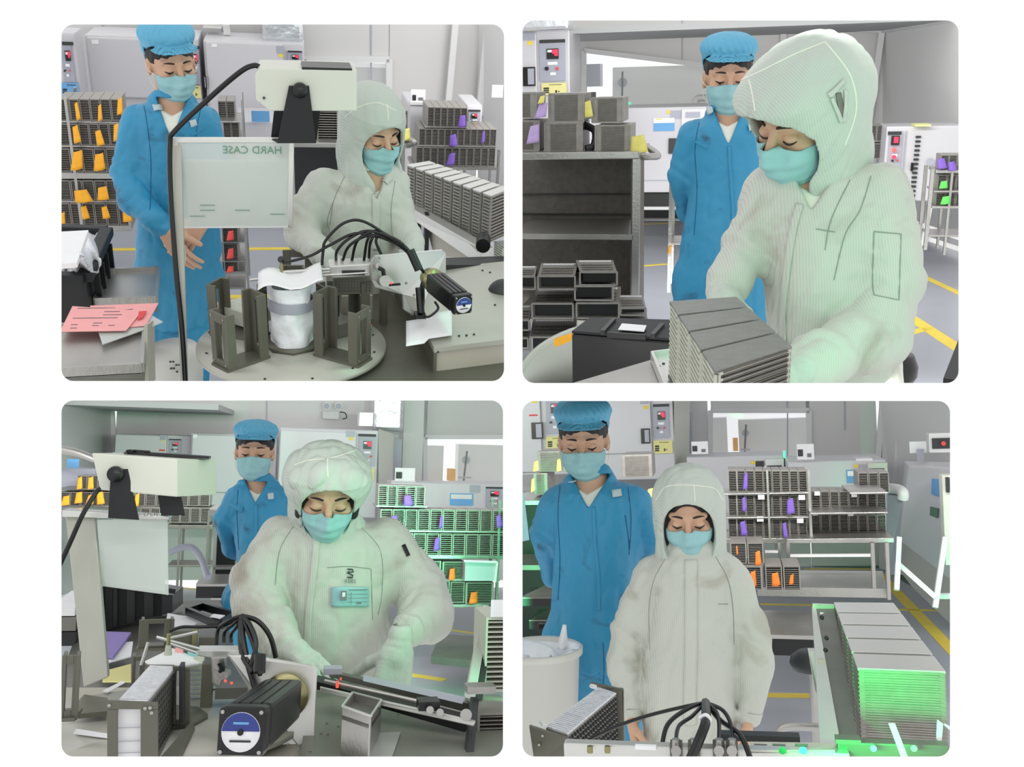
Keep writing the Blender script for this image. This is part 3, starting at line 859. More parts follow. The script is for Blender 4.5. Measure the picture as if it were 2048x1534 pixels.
# ------------------------------------------------------------------ the eight figures
def blue_extras(plac, patches, seams, pocket=None):
    def f(p):
        p.strip_on('zip_placket', p.sb, plac, 7, 'suitb', off=0.004, th=0.003)
        for k, pp in enumerate(patches):
            p.strip_on('velcro_patch', p.sb, pp[:2], pp[2], 'velcro', 3, 0.010, 'pale square velcro patch', 0.003)
        for q in seams: p.line_on('seam', p.sb, q, 0.0016, 'seamb')
    return f
def white_extras(plac, seams, w=12):
    def f(p):
        p.strip_on('zip_placket', p.sb, plac, w, 'suitw', off=0.004, th=0.003)
        for q in seams: p.line_on('seam', p.sb, q, 0.0013, 'seam')
    return f

def hood_lines(L):
    def f(p):
        for q in L: p.line_on('hood_seam', p.hb, q, 0.0019, 'tee', 10, 0.0)
    return f
def hood_patch(p):
    p.strip_on('hood_trim', p.hb, [(1656, 192), (1672, 178), (1688, 162)], 10, 'glove', 6, .004)
    p.strip_on('hood_trim', p.hb, [(1662, 196), (1672, 218), (1682, 244)], 8, 'glove', 6, .004)
    p.strip_on('hood_trim', p.hb, [(1690, 180), (1690, 210), (1686, 244)], 7, 'glove', 6, .004)
    p.strip_on('hood_mesh', p.hb, [(1676, 186), (1680, 210), (1684, 234)], 11, 'steeld', 6, .003)

def persons(i):
    if i == 2:
        Y = 4.0
        build_person(2, dict(label='man in blue coverall and blue cap standing behind the hooded worker', base=RM[2].at(1450, 790, Y), suit='b', seed=2,
            head=(1456, 156, Y, 6, 6, 0, 1.10), neck=(1456, 232, Y), neckhole=0.060, tee=0.035, headwear='cap', open=0.0035,
            vee=[(1458, 285, Y), (1436, 236, Y), (1478, 236, Y)],
            torso=[(232, 1420, 1492, .07, Y), (246, 1392, 1520, .10, Y), (270, 1380, 1532, .13, Y), (330, 1382, 1528, .135, Y), (420, 1372, 1530, .13, Y), (480, 1360, 1532, .14, Y), (540, 1358, 1530, .14, Y), (600, 1372, 1515, .13, Y)],
            arms=[[(1384, 272, Y, .054), (1364, 352, Y+.03, .056), (1378, 420, Y+.16, .046), (1430, 455, Y+.24, .036)], [(1527, 272, Y, .054), (1548, 352, Y+.03, .054), (1520, 430, Y+.18, .042), (1470, 455, Y+.24, .036)]],
            legs=[[(1408, 560, Y, .125), (1406, 760, Y, .10)], [(1482, 560, Y, .125), (1488, 760, Y, .10)]],
            extras=[blue_extras([(1458, 292), (1462, 360), (1466, 430), (1464, 520), (1462, 590)], [(((1421, 215)), ((1423, 228)), 9), ((1500, 250), (1502, 262), 12)], [[(1398, 246), (1390, 300), (1394, 380), (1388, 470)], [(1514, 246), (1520, 320), (1518, 400)]])]))
        Y = 2.45
        build_person(2, dict(label='worker in white hooded coverall bending over the block of magazines', base=RM[2].at(1640, 800, Y), suit='w', seed=5, res=0.006,
            head=(1608, 236, Y-.02, -48, 24, -10, 1.14), neck=(1632, 338, Y+.05), neckhole=0.082, throat=1, tee=0.05, headwear='hood', mask=(0.071,),
            hood=dict(top=(0.116, 0.138, 0.118), side=0.104, peak=(0.090, 0.074, 0.048), open_w=0.084, hair=False, oz=0.004, low=0.088, chin2=-.21, oy=.132, fwd=.03),
            vee=[(1618, 410, Y), (1580, 335, Y), (1672, 335, Y)],
            torso=[(330, 1570, 1690, .09, Y+.05), (352, 1540, 1740, .12, Y+.05), (400, 1530, 1776, .15, Y+.04), (480, 1520, 1768, .16, Y+.02), (560, 1528, 1770, .165, Y), (640, 1530, 1775, .17, Y), (700, 1535, 1800, .18, Y), (800, 1540, 1810, .18, Y)],
            arms=[[(1755, 392, Y, .080), (1772, 560, Y-.08, .082), (1748, 668, Y-.14, .080), (1640, 722, Y-.32, .060), (1570, 752, Y-.42, .046)], [(1544, 384, Y+.05, .068), (1502, 490, Y+.0, .066), (1462, 560, Y-.06, .050), (1450, 588, Y-.10, .042)]],
            hands=[dict(w=(1566, 754, Y-.43), d=(-1, -.35, -.35), pn=(0, .3, -1), s=(0, -1, .2), curl=.45, gloved=True, glove=.001),
                   dict(w=(1446, 592, Y-.11), d=(.1, -.9, -.25), pn=(0, .2, -1), s=(1, 0, 0), curl=.35, gloved=True, glove=.001)],
            extras=[hood_lines([[(1484, 160), (1530, 138), (1590, 108), (1650, 84)], [(1498, 160), (1505, 190), (1510, 222)], [(1650, 84), (1700, 150), (1712, 220), (1690, 290)]]), hood_patch, white_extras([(1600, 408), (1585, 470), (1572, 560), (1565, 640), (1570, 720)], [[(1700, 360), (1662, 440), (1650, 500)], [(1748, 463), (1802, 468)], [(1632, 458), (1670, 464)], [(1748, 463), (1745, 560), (1748, 590)], [(1802, 468), (1798, 600)], [(1748, 590), (1798, 600)], [(1742, 352), (1720, 420), (1690, 470), (1668, 560)]], 14)]))
    if i == 1:
        Y = 4.45
        build_person(1, dict(label='man in blue coverall and blue cap standing with hands clasped behind the clear board', base=RM[1].at(340, 800, Y), suit='b', seed=3,
            head=(343, 128, Y, 22, 7, 4, 1.16), neck=(346, 204, Y), neckhole=0.062, tee=0.04, headwear='cap', open=0.0035,
            vee=[(348, 262, Y), (322, 205, Y), (372, 205, Y)],
            torso=[(203, 306, 384, .075, Y), (215, 272, 410, .10, Y), (240, 256, 424, .13, Y), (300, 262, 420, .135, Y), (380, 268, 424, .13, Y), (440, 274, 438, .14, Y), (500, 270, 444, .15, Y), (560, 276, 436, .15, Y), (640, 290, 420, .14, Y)],
            arms=[[(268, 240, Y, .056), (254, 345, Y-.04, .068), (268, 400, Y-.12, .062), (312, 440, Y-.22, .050), (328, 456, Y-.24, .042)], [(414, 240, Y, .056), (436, 345, Y-.02, .060), (430, 400, Y-.10, .052), (408, 430, Y-.22, .042)]],
            legs=[[(322, 560, Y, .130), (322, 680, Y, .105), (324, 840, Y, .09)], [(394, 560, Y, .125), (386, 680, Y+.05, .10), (366, 840, Y+.05, .09)]],
            hands=[dict(w=(330, 460, Y-.25), d=(.55, -.25, -.95), pn=(.6, .8, -.1), s=(.7, -.3, .3), curl=.35, sc=1.15, thumb=.2),
                   dict(w=(404, 440, Y-.24), d=(-.62, -.2, -.75), pn=(-.2, 1, 0), s=(-.7, -.2, .7), curl=.45, sc=1.15, thumb=.3)],
            extras=[blue_extras([(350, 268), (352, 330), (356, 400), (360, 470), (366, 540)], [((313, 210), (316, 222), 12), ((383, 240), (387, 252), 12)], [[(288, 212), (296, 260), (302, 330), (300, 420)], [(402, 215), (392, 270), (396, 340), (402, 420)], [(362, 540), (358, 640), (352, 740)]])]))
        Y = 3.75
        build_person(1, dict(label='woman in white hooded coverall with black hair and face mask behind the rotary machine', base=RM[1].at(700, 800, Y), suit='w', seed=7,
            head=(748, 264, Y, 26, 14, 2, 1.10), neck=(742, 348, Y), neckhole=0.060, throat=1, tee=0.05, headwear='hood', mask=(0.070,),
            hood=dict(top=(0.106, 0.124, 0.122), side=0.108, open_w=0.078, oz=-0.01, hair_low=-0.150, oh=0.100, low=0.060, chin2=-.20),
            vee=[(748, 382, Y), (728, 345, Y), (764, 345, Y)],
            torso=[(340, 690, 790, .08, Y), (358, 650, 800, .11, Y), (390, 640, 802, .14, Y), (440, 645, 798, .15, Y), (500, 640, 800, .16, Y), (580, 640, 800, .16, Y)],
            arms=[[(650, 372, Y, .070), (612, 430, Y-.03, .074), (606, 470, Y-.10, .062), (640, 505, Y-.26, .046)], [(790, 372, Y, .060), (798, 430, Y-.05, .060), (812, 470, Y-.12, .052), (828, 492, Y-.22, .040)]],
            hands=[dict(w=(643, 508, Y-.27), d=(.6, -.6, -.3), pn=(0, .2, -1), s=(1, .2, .2), curl=.4, gloved=True, glove=.001), dict(w=(828, 496, Y-.23), d=(-.2, -.9, -.3), pn=(0, .2, -1), s=(-1, 0, .1), curl=.4, gloved=True, glove=.001)],
            extras=[hood_lines([[(690, 235), (716, 215), (756, 206), (792, 222)], [(774, 208), (776, 225), (776, 240)]]), white_extras([(752, 388), (752, 430), (752, 500)], [[(690, 352), (668, 400), (660, 450)], [(790, 362), (782, 420), (786, 480)], [(662, 470), (655, 440), (668, 400)]], 16),
                    lambda p: p.strip_on('collar_flap', p.sb, [(766, 362), (778, 352)], 22, 'suitw', off=.008, th=.004)]))
    if i == 3:
        Y = 4.9
        build_person(3, dict(label='man in blue coverall and blue cap standing behind the hooded worker wearing a name badge', base=RM[3].at(520, 1500, Y), suit='b', seed=2,
            head=(509, 906, Y, -2, 2, 0, 1.08), neck=(518, 974, Y), neckhole=0.060, tee=0.03, headwear='cap', open=0.0035,
            vee=[(512, 1002, Y), (497, 972, Y), (530, 972, Y)],
            torso=[(968, 482, 556, .07, Y), (978, 464, 585, .10, Y), (1000, 462, 592, .13, Y), (1060, 468, 590, .135, Y), (1130, 472, 590, .13, Y), (1190, 462, 592, .14, Y), (1240, 470, 590, .14, Y)],
            arms=[[(470, 1004, Y, .054), (452, 1040, Y+.03, .056), (466, 1095, Y+.16, .046), (510, 1130, Y+.24, .036)], [(586, 1004, Y, .054), (596, 1070, Y+.03, .054), (560, 1130, Y+.24, .036)]],
            legs=[[(498, 1200, Y, .125), (498, 1330, Y, .10)], [(562, 1200, Y, .125), (566, 1330, Y, .10)]],
            extras=[blue_extras([(512, 1008), (512, 1060), (510, 1120), (506, 1190)], [((540, 988), (541, 999), 11)], [[(476, 980), (474, 1030), (478, 1100)], [(482, 1190), (500, 1188), (520, 1192)]])]))
        Y = 3.25
        def badge(p):
            p.strip_on('name_badge', p.sb, [(699, 1174), (699, 1213)], 72, 'badge', 6, .008, 'light blue name badge', .002)
            a, n = p.surf(p.sb, 699, 1193, 0.014)
            if a is not None:
                X = Vector((1, 0, 0)); X = (X - n*X.dot(n)).normalized(); Z = X.cross(n).normalized()
                if Z.z < 0: Z = -Z
                k = 1/ (F/Y)
                for (dx, dz, w_, h_, m_) in ((-18, 2, 12, 18, 'text'), (-18, 4, 6, 8, 'paper'), (12, 12, 40, 1.6, 'text'), (12, 4, 42, .8, 'text'), (12, -3, 42, .8, 'text'), (12, -10, 42, .8, 'text'), (-2, -3, .8, 22, 'text'), (16, -12, 8, 3, 'text')):
                    part(p.T, 'badge_print', MB().cbox(a + X*dx*k + Z*dz*k + n*0.002, w_*k, h_*k, 0.001, X, Z), m_)
            a, n = p.surf(p.sb, 699, 1152, 0.006)
            if a is not None:
                X = Vector((1, 0, 0)); X = (X - n*X.dot(n)).normalized(); Z = X.cross(n).normalized()
                if Z.z < 0: Z = -Z
                k = Y/F
                mb = MB()
                for q in ([(-6, 12), (4, 12), (6, 8), (-4, 5), (5, 1), (4, -3), (-6, -3)], [(-3, 8), (-6, 4)]):
                    mb.tube([a + X*x*k + Z*z*k for x, z in q], 1.4*k, 6)
                part(p.T, 'chest_emblem', mb, 'dgrey')
                txt(3, 'KLIES', a - Z*10*k, X, Z, 10*k, 'text', p.T, base=p.T)
        build_person(3, dict(label='worker in white hooded coverall with light blue name badge and gloved hand', base=RM[3].at(680, 1560, Y), suit='w', seed=4, res=0.0062,
            head=(654, 987, Y-.10, 2, 25, 0, 1.12), neck=(656, 1062, Y), neckhole=0.066, headwear='hood', mask=(0.073,), collar_h=0.02,
            hood=dict(top=(0.122, 0.124, 0.096), side=0.092, open_w=0.074, oz=0.004, peak=(0.104, 0.050, 0.052), hair=True, hair_low=-0.04, fold=1.7),
            torso=[(1040, 610, 716, .09, Y), (1056, 566, 752, .12, Y), (1090, 548, 778, .15, Y), (1150, 548, 782, .165, Y), (1220, 552, 780, .17, Y), (1300, 556, 780, .175, Y), (1400, 560, 790, .18, Y)],
            arms=[[(562, 1084, Y, .080), (520, 1160, Y-.03, .086), (522, 1215, Y-.08, .080), (552, 1268, Y-.22, .062), (572, 1290, Y-.28, .05)], [(770, 1086, Y, .080), (842, 1178, Y-.04, .086), (854, 1230, Y-.12, .080), (822, 1256, Y-.22, .056)]],
            hands=[dict(w=(576, 1292, Y-.29), d=(.7, -.6, -.35), pn=(0, .2, -1), s=(1, .2, .2), curl=.4, gloved=True, glove=.001),
                   dict(w=(797, 1292, Y-.28), d=(-.14, -.10, -.85), pn=(-.2, 1, -.2), s=(-.9, -.1, -.1), curl=.55, thumb=.9, sc=1.42, gloved=True, glove=.001)],
            extras=[badge, lambda p: p.strip_on('sleeve_mark', p.sb, [(806, 1090), (816, 1112)], 7, 'black', 4, .004), hood_lines([[(588, 930), (620, 920), (655, 917), (690, 908), (712, 900)], [(655, 917), (655, 935), (656, 955)]]), white_extras([(634, 1072), (628, 1140), (618, 1220), (614, 1300)], [[(590, 1048), (560, 1100), (550, 1170)], [(716, 1050), (760, 1100), (764, 1180), (756, 1230)], [(655, 1135), (700, 1133), (742, 1138)], [(742, 1138), (745, 1240)]], 14)]))
    if i == 4:
        Y = 3.75
        build_person(4, dict(label='man in blue coverall and blue cap with arms behind his back beside the white bin', base=RM[4].at(1170, 1540, Y), suit='b', seed=2,
            head=(1167, 884, Y, 4, 10, 0, 1.14), neck=(1180, 962, Y), neckhole=0.064, tee=0.04, headwear='cap', open=0.0035,
            vee=[(1187, 1008, Y), (1156, 962, Y), (1214, 962, Y)],
            torso=[(962, 1132, 1228, .08, Y), (974, 1106, 1272, .11, Y), (1000, 1098, 1288, .14, Y), (1060, 1104, 1286, .145, Y), (1140, 1108, 1278, .14, Y), (1210, 1104, 1272, .15, Y), (1280, 1106, 1270, .15, Y), (1330, 1116, 1262, .14, Y)],
            arms=[[(1110, 1008, Y, .058), (1090, 1070, Y+.03, .062), (1112, 1150, Y+.16, .050), (1170, 1190, Y+.24, .036)], [(1276, 1008, Y, .058), (1302, 1075, Y+.03, .062), (1276, 1150, Y+.18, .046), (1220, 1190, Y+.24, .036)]],
            legs=[[(1150, 1280, Y, .130), (1156, 1420, Y, .105), (1160, 1560, Y, .09)], [(1222, 1280, Y, .125), (1228, 1420, Y, .10), (1230, 1560, Y, .09)]],
            extras=[blue_extras([(1187, 1014), (1190, 1080), (1196, 1150), (1198, 1220)], [((1144, 953), (1146, 967), 12), ((1231, 981), (1233, 995), 17)], [[(1120, 972), (1116, 1030), (1120, 1120), (1116, 1200)], [(1256, 975), (1262, 1040), (1258, 1110)], [(1250, 1030), (1256, 1070), (1258, 1100)], [(1206, 1285), (1208, 1340), (1204, 1400)]])]))
        Y = 3.35
        build_person(4, dict(label='woman in off-white hooded coverall with black hair, arms hanging down', base=RM[4].at(1375, 1560, Y), suit='w', seed=9, res=0.0062,
            head=(1378, 1032, Y, 0, 13, 0, 1.08), neck=(1382, 1112, Y), neckhole=0.066, headwear='hood', mask=(0.072,), collar_h=0.02, open=0.003,
            hood=dict(top=(0.110, 0.122, 0.118), side=0.106, open_w=0.078, oz=0.002, oh=0.100, oy=.106, hair_low=-0.10, fold=1.2),
            torso=[(1098, 1334, 1430, .09, Y), (1112, 1300, 1462, .12, Y), (1140, 1284, 1478, .145, Y), (1200, 1290, 1474, .155, Y), (1280, 1284, 1478, .165, Y), (1360, 1276, 1482, .17, Y), (1420, 1280, 1480, .17, Y), (1530, 1290, 1470, .16, Y)],
            arms=[[(1298, 1158, Y, .060), (1256, 1262, Y, .058), (1250, 1330, Y-.02, .060), (1262, 1425, Y-.05, .042)], [(1466, 1158, Y, .060), (1502, 1262, Y, .060), (1508, 1330, Y-.02, .062), (1498, 1432, Y-.05, .044)]],
            hands=[dict(w=(1263, 1434, Y-.06), d=(.15, -.25, -1), pn=(1, .1, .2), s=(.2, -1, 0), curl=.5), dict(w=(1496, 1440, Y-.06), d=(-.15, -.25, -1), pn=(-1, .1, .2), s=(-.2, -1, 0), curl=.5)],
            extras=[hood_lines([[(1312, 1000), (1330, 975), (1360, 970), (1400, 972), (1430, 978), (1445, 1000)], [(1388, 971), (1389, 985), (1390, 1003)]]), white_extras([(1382, 1120), (1382, 1200), (1382, 1290), (1380, 1380), (1380, 1450)], [[(1334, 1112), (1308, 1160), (1298, 1220), (1300, 1300)], [(1430, 1112), (1456, 1160), (1466, 1220), (1468, 1290)], [(1436, 1208), (1456, 1208)]], 26)]))
# ------------------------------------------------------------------ shared builders for things in the rooms
def bpx(mb, i, u0, v0, u1, v1, Y, dep):
    """box whose front face covers the rectangle when seen at distance Y"""
    r = RM[i]; um, vm = (u0+u1)/2, (v0+v1)/2
    x0 = r.at(u0, vm, Y).x; x1 = r.at(u1, vm, Y).x; z1 = r.at(um, v0, Y).z; z0 = r.at(um, v1, Y).z
    return mb.box((x0, Y, z0), (x1, Y+dep, z1))
def flat(i, u0, v0, u1, v1, Y, dep=0.004): return bpx(MB(), i, u0, v0, u1, v1, Y, dep)
def bl(i, u, v, Y): return RM[i].at(u, v, Y)

def wall_windows(i, Y, u0, u1, v0, v1, wins, seams=(), m='wall', name='wall_back'):
    """back wall built round its window openings, with panel seams"""
    r = RM[i]; mb = MB(); us = sorted({u0, u1, *[w[0] for w in wins], *[w[2] for w in wins]}); 
    for a, b in zip(us[:-1], us[1:]):
        w = [w for w in wins if w[0] <= a and w[2] >= b]
        if w: bpx(mb, i, a, v0, b, w[0][1], Y, 0.08); bpx(mb, i, a, w[0][3], b, v1, Y, 0.08)
        else: bpx(mb, i, a, v0, b, v1, Y, 0.08)
    W_ = struct(i, name, mb, m)
    s = MB()
    for u, va, vb in seams:
        s.bar(r.at(u, va, Y-0.004), r.at(u, vb, Y-0.004), 0.012, 0.008, (0, 1, 0))
    if seams: part(W_, 'panel_seam', s, 'dgrey' if False else 'gpanel')
    for k, (a, b, c, d) in enumerate(wins):
        fr = MB(); t = 0.05
        A, B, C_, D = r.at(a, b, Y-0.02), r.at(c, b, Y-0.02), r.at(c, d, Y-0.02), r.at(a, d, Y-0.02)
        for p, q in ((A, B), (B, C_), (C_, D), (D, A)): fr.bar(p, q, t, t, (0, 1, 0))
        wn = struct(i, 'window_%d' % (k+1), fr, 'trim')
        part(wn, 'pane', flat(i, a, b, c, d, Y+0.03, 0.006), 'glass')
    return W_
def back_room(i, Y, a, b, c, d, items):
    """pieces of the neighbouring room seen through the window"""
    for name, u0, v0, u1, v1, dy, m, lab, cat in items:
        mb = bpx(MB(), i, u0, v0, u1, v1, Y+dy, 0.25)
        if lab is None: struct(i, name, mb, m)
        else: solo(i, name, mb, m, lab, cat)

def floor_plane(i, z, y0, y1, x0, x1, tapes=(), m='floor'):
    fl = struct(i, 'floor', MB().box((x0, y0, z-0.05), (x1, y1, z)), m)
    for (ua, va), (ub, vb), w in tapes:
        a = RM[i].atz(ua, va, z+0.001); b = RM[i].atz(ub, vb, z+0.001)
        part(fl, 'floor_tape', MB().bar(a, b, w, 0.003), 'yellow', base=fl)
    return fl

def oven(i, label, body, door, panel, Y, dep=0.7, handle=None, notice=None, side=None, display=True, stickers=(), sc=1.0, badge=None):
    """drying oven: body, door with handle, control panel with red display, knob and lamp"""
    r = RM[i]; mb = bpx(MB(), i, *body, Y, dep)
    T = thing(i, 'oven', r.at((body[0]+body[2])/2, body[3], Y), label, 'oven', None)
    part(T, 'body', mb, 'enamel', bevel=0.012)
    if door:
        d = part(T, 'door', bpx(MB(), i, *door, Y-0.05, 0.05), 'enamel', bevel=0.01)
        if handle:
            h = MB(); bpx(h, i, *handle, Y-0.075, 0.03); part(d, 'handle', h, 'black', base=T)
            h2 = MB(); u0, v0, u1, v1 = handle; bpx(h2, i, u0+(u1-u0)*0.4, v0+3, u1-2, v1-3, Y-0.09, 0.02); part(d, 'handle_grip', h2, 'gpanel', base=T)
        for k, (u0, v0, u1, v1, m) in enumerate(stickers):
            part(d, 'sticker', flat(i, u0, v0, u1, v1, Y-0.054), m, base=T)
        if badge: part(d, 'maker_plate', flat(i, *badge, Y-0.054), 'paper', base=T)
    if panel:
        u0, v0, u1, v1 = panel; w = u1-u0; h = v1-v0
        pn = part(T, 'control_panel', bpx(MB(), i, u0, v0, u1, v1, Y-0.02, 0.02), 'gpanel')
        part(pn, 'hood_strip', bpx(MB(), i, u0, v0, u1, v0+h*0.08, Y-0.03, 0.012), 'dgrey', base=T)
        if display:
            part(pn, 'display_housing', bpx(MB(), i, u0+w*.28, v0+h*.22, u0+w*.74, v0+h*.47, Y-0.035, 0.016), 'black', base=T)
            part(pn, 'display', bpx(MB(), i, u0+w*.50, v0+h*.24, u0+w*.72, v0+h*.34, Y-0.039, 0.005), 'led', base=T)
            part(pn, 'display', bpx(MB(), i, u0+w*.58, v0+h*.35, u0+w*.72, v0+h*.39, Y-0.039, 0.005), 'led', base=T)
            part(pn, 'display', bpx(MB(), i, u0+w*.31, v0+h*.25, u0+w*.48, v0+h*.31, Y-0.039, 0.005), 'paper', base=T)
        part(pn, 'nameplate', flat(i, u0+w*.32, v0+h*.54, u0+w*.70, v0+h*.61, Y-0.026), 'paper', base=T)
        c = r.at(u0+w*.30, v0+h*.70, Y-0.02); rr = w*.07*Y/F
        part(pn, 'knob', MB().cyl(c, c+Vector((0, -0.03, 0)), rr, 14), 'black', base=T)
        c = r.at(u0+w*.70, v0+h*.70, Y-0.02)
        part(pn, 'lamp_button', MB().cyl(c, c+Vector((0, -0.02, 0)), rr*0.8, 14), 'tagred', base=T)
        part(pn, 'nameplate', flat(i, u0+w*.42, v0+h*.79, u0+w*.64, v0+h*.86, Y-0.026), 'paper', base=T)
    if notice:
        u0, v0, u1, v1, m = notice; w = u1-u0; h = v1-v0
        n = part(T, 'notice', flat(i, u0, v0, u1, v1, Y-0.03, 0.004), m)
        for a, b, c, d in ((.08, .38, .30, .52), (.08, .56, .30, .68), (.08, .72, .30, .84), (.55, .60, .62, .82), (.66, .66, .72, .74), (.30, .12, .8, .16)):
            part(n, 'print', flat(i, u0+w*a, v0+h*b, u0+w*c, v0+h*d, Y-0.033, 0.002), 'dgrey', base=T)
    return T

def make_magazine(n=11, m='magz', back=True):
    """slotted lead-frame magazine of unit size, front in the plane y = 0"""
    T = bpy.data.objects.new('magazine', None); COL.objects.link(T); ROOMOF[T] = 1
    T.matrix_basis = Matrix.Identity(4)
    f = MB(); t = 0.07
    f.box((0, 0, 0), (t, 1, 1)); f.box((1-t, 0, 0), (1, 1, 1)); f.box((t, 0, 0), (1-t, 1, 0.035)); f.box((t, 0, 0.965), (1-t, 1, 1))
    def mk(nm, mb, mm):
        o = bpy.data.objects.new(nm, mesh_of(nm, mb, mm)); COL.objects.link(o); o.parent = T
    mk('frame', f, m)
    s = MB()
    for k in range(n):
        z = 0.035 + 0.93*(k+0.5)/n; s.box((t, 0.02, z-0.010), (1-t, 0.6, z+0.010))
    mk('slots', s, m)
    if back: mk('back_plate', MB().box((t, 0.62, 0.035), (1-t, 0.66, 0.965)), 'magd')  # dark sheet added for the shade inside stacked magazines
    return T
PROTO = {}
def protos():
    PROTO['a'] = make_magazine(12); PROTO['p'] = make_magazine(14, 'cassw'); PROTO['open'] = make_magazine(10, 'magz', False)
def row(i, proto, u0, u1, vt, vb, Y, n, dep, group, what, where, skip=(), dY=0.0, dv=0.0):
    """n magazines side by side; what/where make the label"""
    r = RM[i]
    for k in range(n):
        if k in skip: continue
        t0 = k/n; t1 = (k+1)/n; Yk = Y+dY*t0
        a = r.at(u0+(u1-u0)*t0, vb+dv*t0, Yk); b = r.at(u0+(u1-u0)*t1, vb+dv*t1, Y+dY*t1); top = r.at(u0+(u1-u0)*t0, vt+dv*t0, Yk)
        d = b-a; L = math.hypot(d.x, d.y)
        if n == 1 and not dY: pass
        dup(PROTO[proto], i, a, math.atan2(d.y, d.x), (L*0.94, dep, top.z-a.z), '%s, %s in %s' % (what, ordn(k, n), where), group)
def tag(i, u, v, w, h, Y, m, label, group, seed=0):
    """a folded slip of paper hanging on a magazine"""
    c = RM[i].at(u, v, Y); s = Y/F; W_, H_ = w*s, h*s; rn = random.Random(seed+int(u*7+v*3)); tl = rn.uniform(-.3, .3); bd = rn.uniform(.15, .35)*W_
    def fn(a, b):
        x = (a-0.5)*W_*(0.75+0.35*(1-b)) + tl*W_*(b-0.5); z = (b-0.5)*H_
        return c + Vector((x, -bd*math.sin(a*math.pi)*(1-b*0.7)-0.012*(1-b)-0.002, z + 0.12*H_*(a-0.5)*(1 if rn else 1)))
    solo(i, 'paper_tag', MB().sheet(fn, 6, 5, 0.0012), m, label, 'paper tag', group)
def rack(i, label, shelves, posts, Y, dep, m='steel', name='storage_rack', rails=()):
    """shelves: (u0,u1,v,thickness px); posts: (u,v0,v1,width px)"""
    r = RM[i]; u, v = shelves[0][0], shelves[0][2]
    T = thing(i, name, r.at((shelves[0][0]+shelves[0][1])/2, max(s[2] for s in shelves), Y), label, 'rack')
    for u0, u1, v, th in shelves: part(T, 'shelf', bpx(MB(), i, u0, v, u1, v+th, Y, dep), m, bevel=0.003)
    for u, v0, v1, w in posts:
        for dy in (0, dep-0.03):
            a = r.at(u, v0, Y); b = r.at(u, v1, Y); s = w*Y/F/2
            part(T, 'post', MB().box((a.x-s, Y+dy-0.002, b.z), (a.x+s, Y+dy+0.03, a.z)), m)
    for u0, v0, u1, v1, w in rails:
        part(T, 'rail', MB().bar(r.at(u0, v0, Y), r.at(u1, v1, Y), w*Y/F, w*Y/F, (0, 1, 0)), m)
    return T
def slab(i, px, z, th, m, name, label, cat, **k):
    """horizontal plate through four picture corners at height z"""
    P = [RM[i].atz(u, v, z) for u, v in px]
    return solo(i, name, MB().prism(P, (0, 0, -th)), m, label, cat, **k)
def block(i, corners, z, h, n, group, lab, where, end_m='magd', side_m='cassw', top_m='casst', nsl=16, end=None, lip=0.006):
    """a row of n large magazines. corners: far-left, far-right, near-right, near-left of the top; side 0 = slotted face on the left, 1 = on the near end too"""
    r = RM[i]; FL, FR, NR, NL = [r.atz(u, v, z) for u, v in corners]
    for k in range(n):
        a, b = k/n+0.012, (k+1)/n-0.012
        A, B = FL.lerp(NL, a), FR.lerp(NR, a); D, C_ = FL.lerp(NL, b), FR.lerp(NR, b)
        T = thing(i, 'large_magazine', (A+B+C_+D)/4 - Vector((0, 0, h)), '%s, %s' % (lab, where[k]), 'magazine', group)
        dn = Vector((0, 0, -h)); e = 0.006
        ctr = (A+B+C_+D)/4
        sh = lambda p, q: p + (ctr-p).normalized()*q
        part(T, 'top_plate', MB().prism([A, B, C_, D], (0, 0, -0.006)), top_m, bevel=0.0012)
        part(T, 'bottom_plate', MB().prism([A+dn, B+dn, C_+dn, D+dn], (0, 0, 0.006)), top_m)
        core = [sh(p, 0.022) for p in (A, B, C_, D)]
        part(T, 'core', MB().prism([p+Vector((0, 0, -0.007)) for p in core], (0, 0, -h+0.014)), 'magd')
        posts = MB()
        for p in (A, B, C_, D):
            q = sh(p, 0.008); posts.box((q.x-0.005, q.y-0.005, q.z-h+0.006), (q.x+0.005, q.y+0.005, q.z-0.006))
        for p, q in ((A, D), (B, C_)):
            for t in (0.33, 0.66):
                c = sh(p.lerp(q, t), 0.010); posts.box((c.x-0.004, c.y-0.004, c.z-h+0.006), (c.x+0.004, c.y+0.004, c.z-0.006))
        part(T, 'corner_posts', posts, side_m)
        rb = MB()
        for j in range(nsl):
            zz = -(j+0.6)/nsl*(h-0.01)
            for p, q in ((A, D), (D, C_), (C_, B)):
                P_, Q_ = sh(p, 0.006)+Vector((0, 0, zz)), sh(q, 0.006)+Vector((0, 0, zz)); rb.bar(P_, Q_, 0.010, (h/nsl)*0.42)
        part(T, 'slot_ribs', rb, side_m)
        if end and k == n-1:                                   # closed end plate with fine ribs towards the viewer
            en = MB(); p, q = sh(D, 0.004), sh(C_, 0.004); nn = Vector((0, 0, 1)).cross(q-p).normalized()*-1
            if nn.dot(ctr-p) > 0: nn = -nn
            en.prism([p+Vector((0, 0, -.006)), q+Vector((0, 0, -.006)), q+Vector((0, 0, -h+.006)), p+Vector((0, 0, -h+.006))], nn*.003)
            ep = part(T, 'end_plate', en, end); fr_ = MB()
            for j in range(34):
                zz = Vector((0, 0, -(j+1)/36*h)); fr_.bar(p.lerp(q, .06)+nn*.004+zz, p.lerp(q, .94)+nn*.004+zz, .003, h/36*.5)
            part(ep, 'fine_ribs', fr_, end, base=T)
def screw(mb, p, n, r=0.004): mb.cyl(p, Vector(p)+Vector(n).normalized()*r*0.7, r, 10)
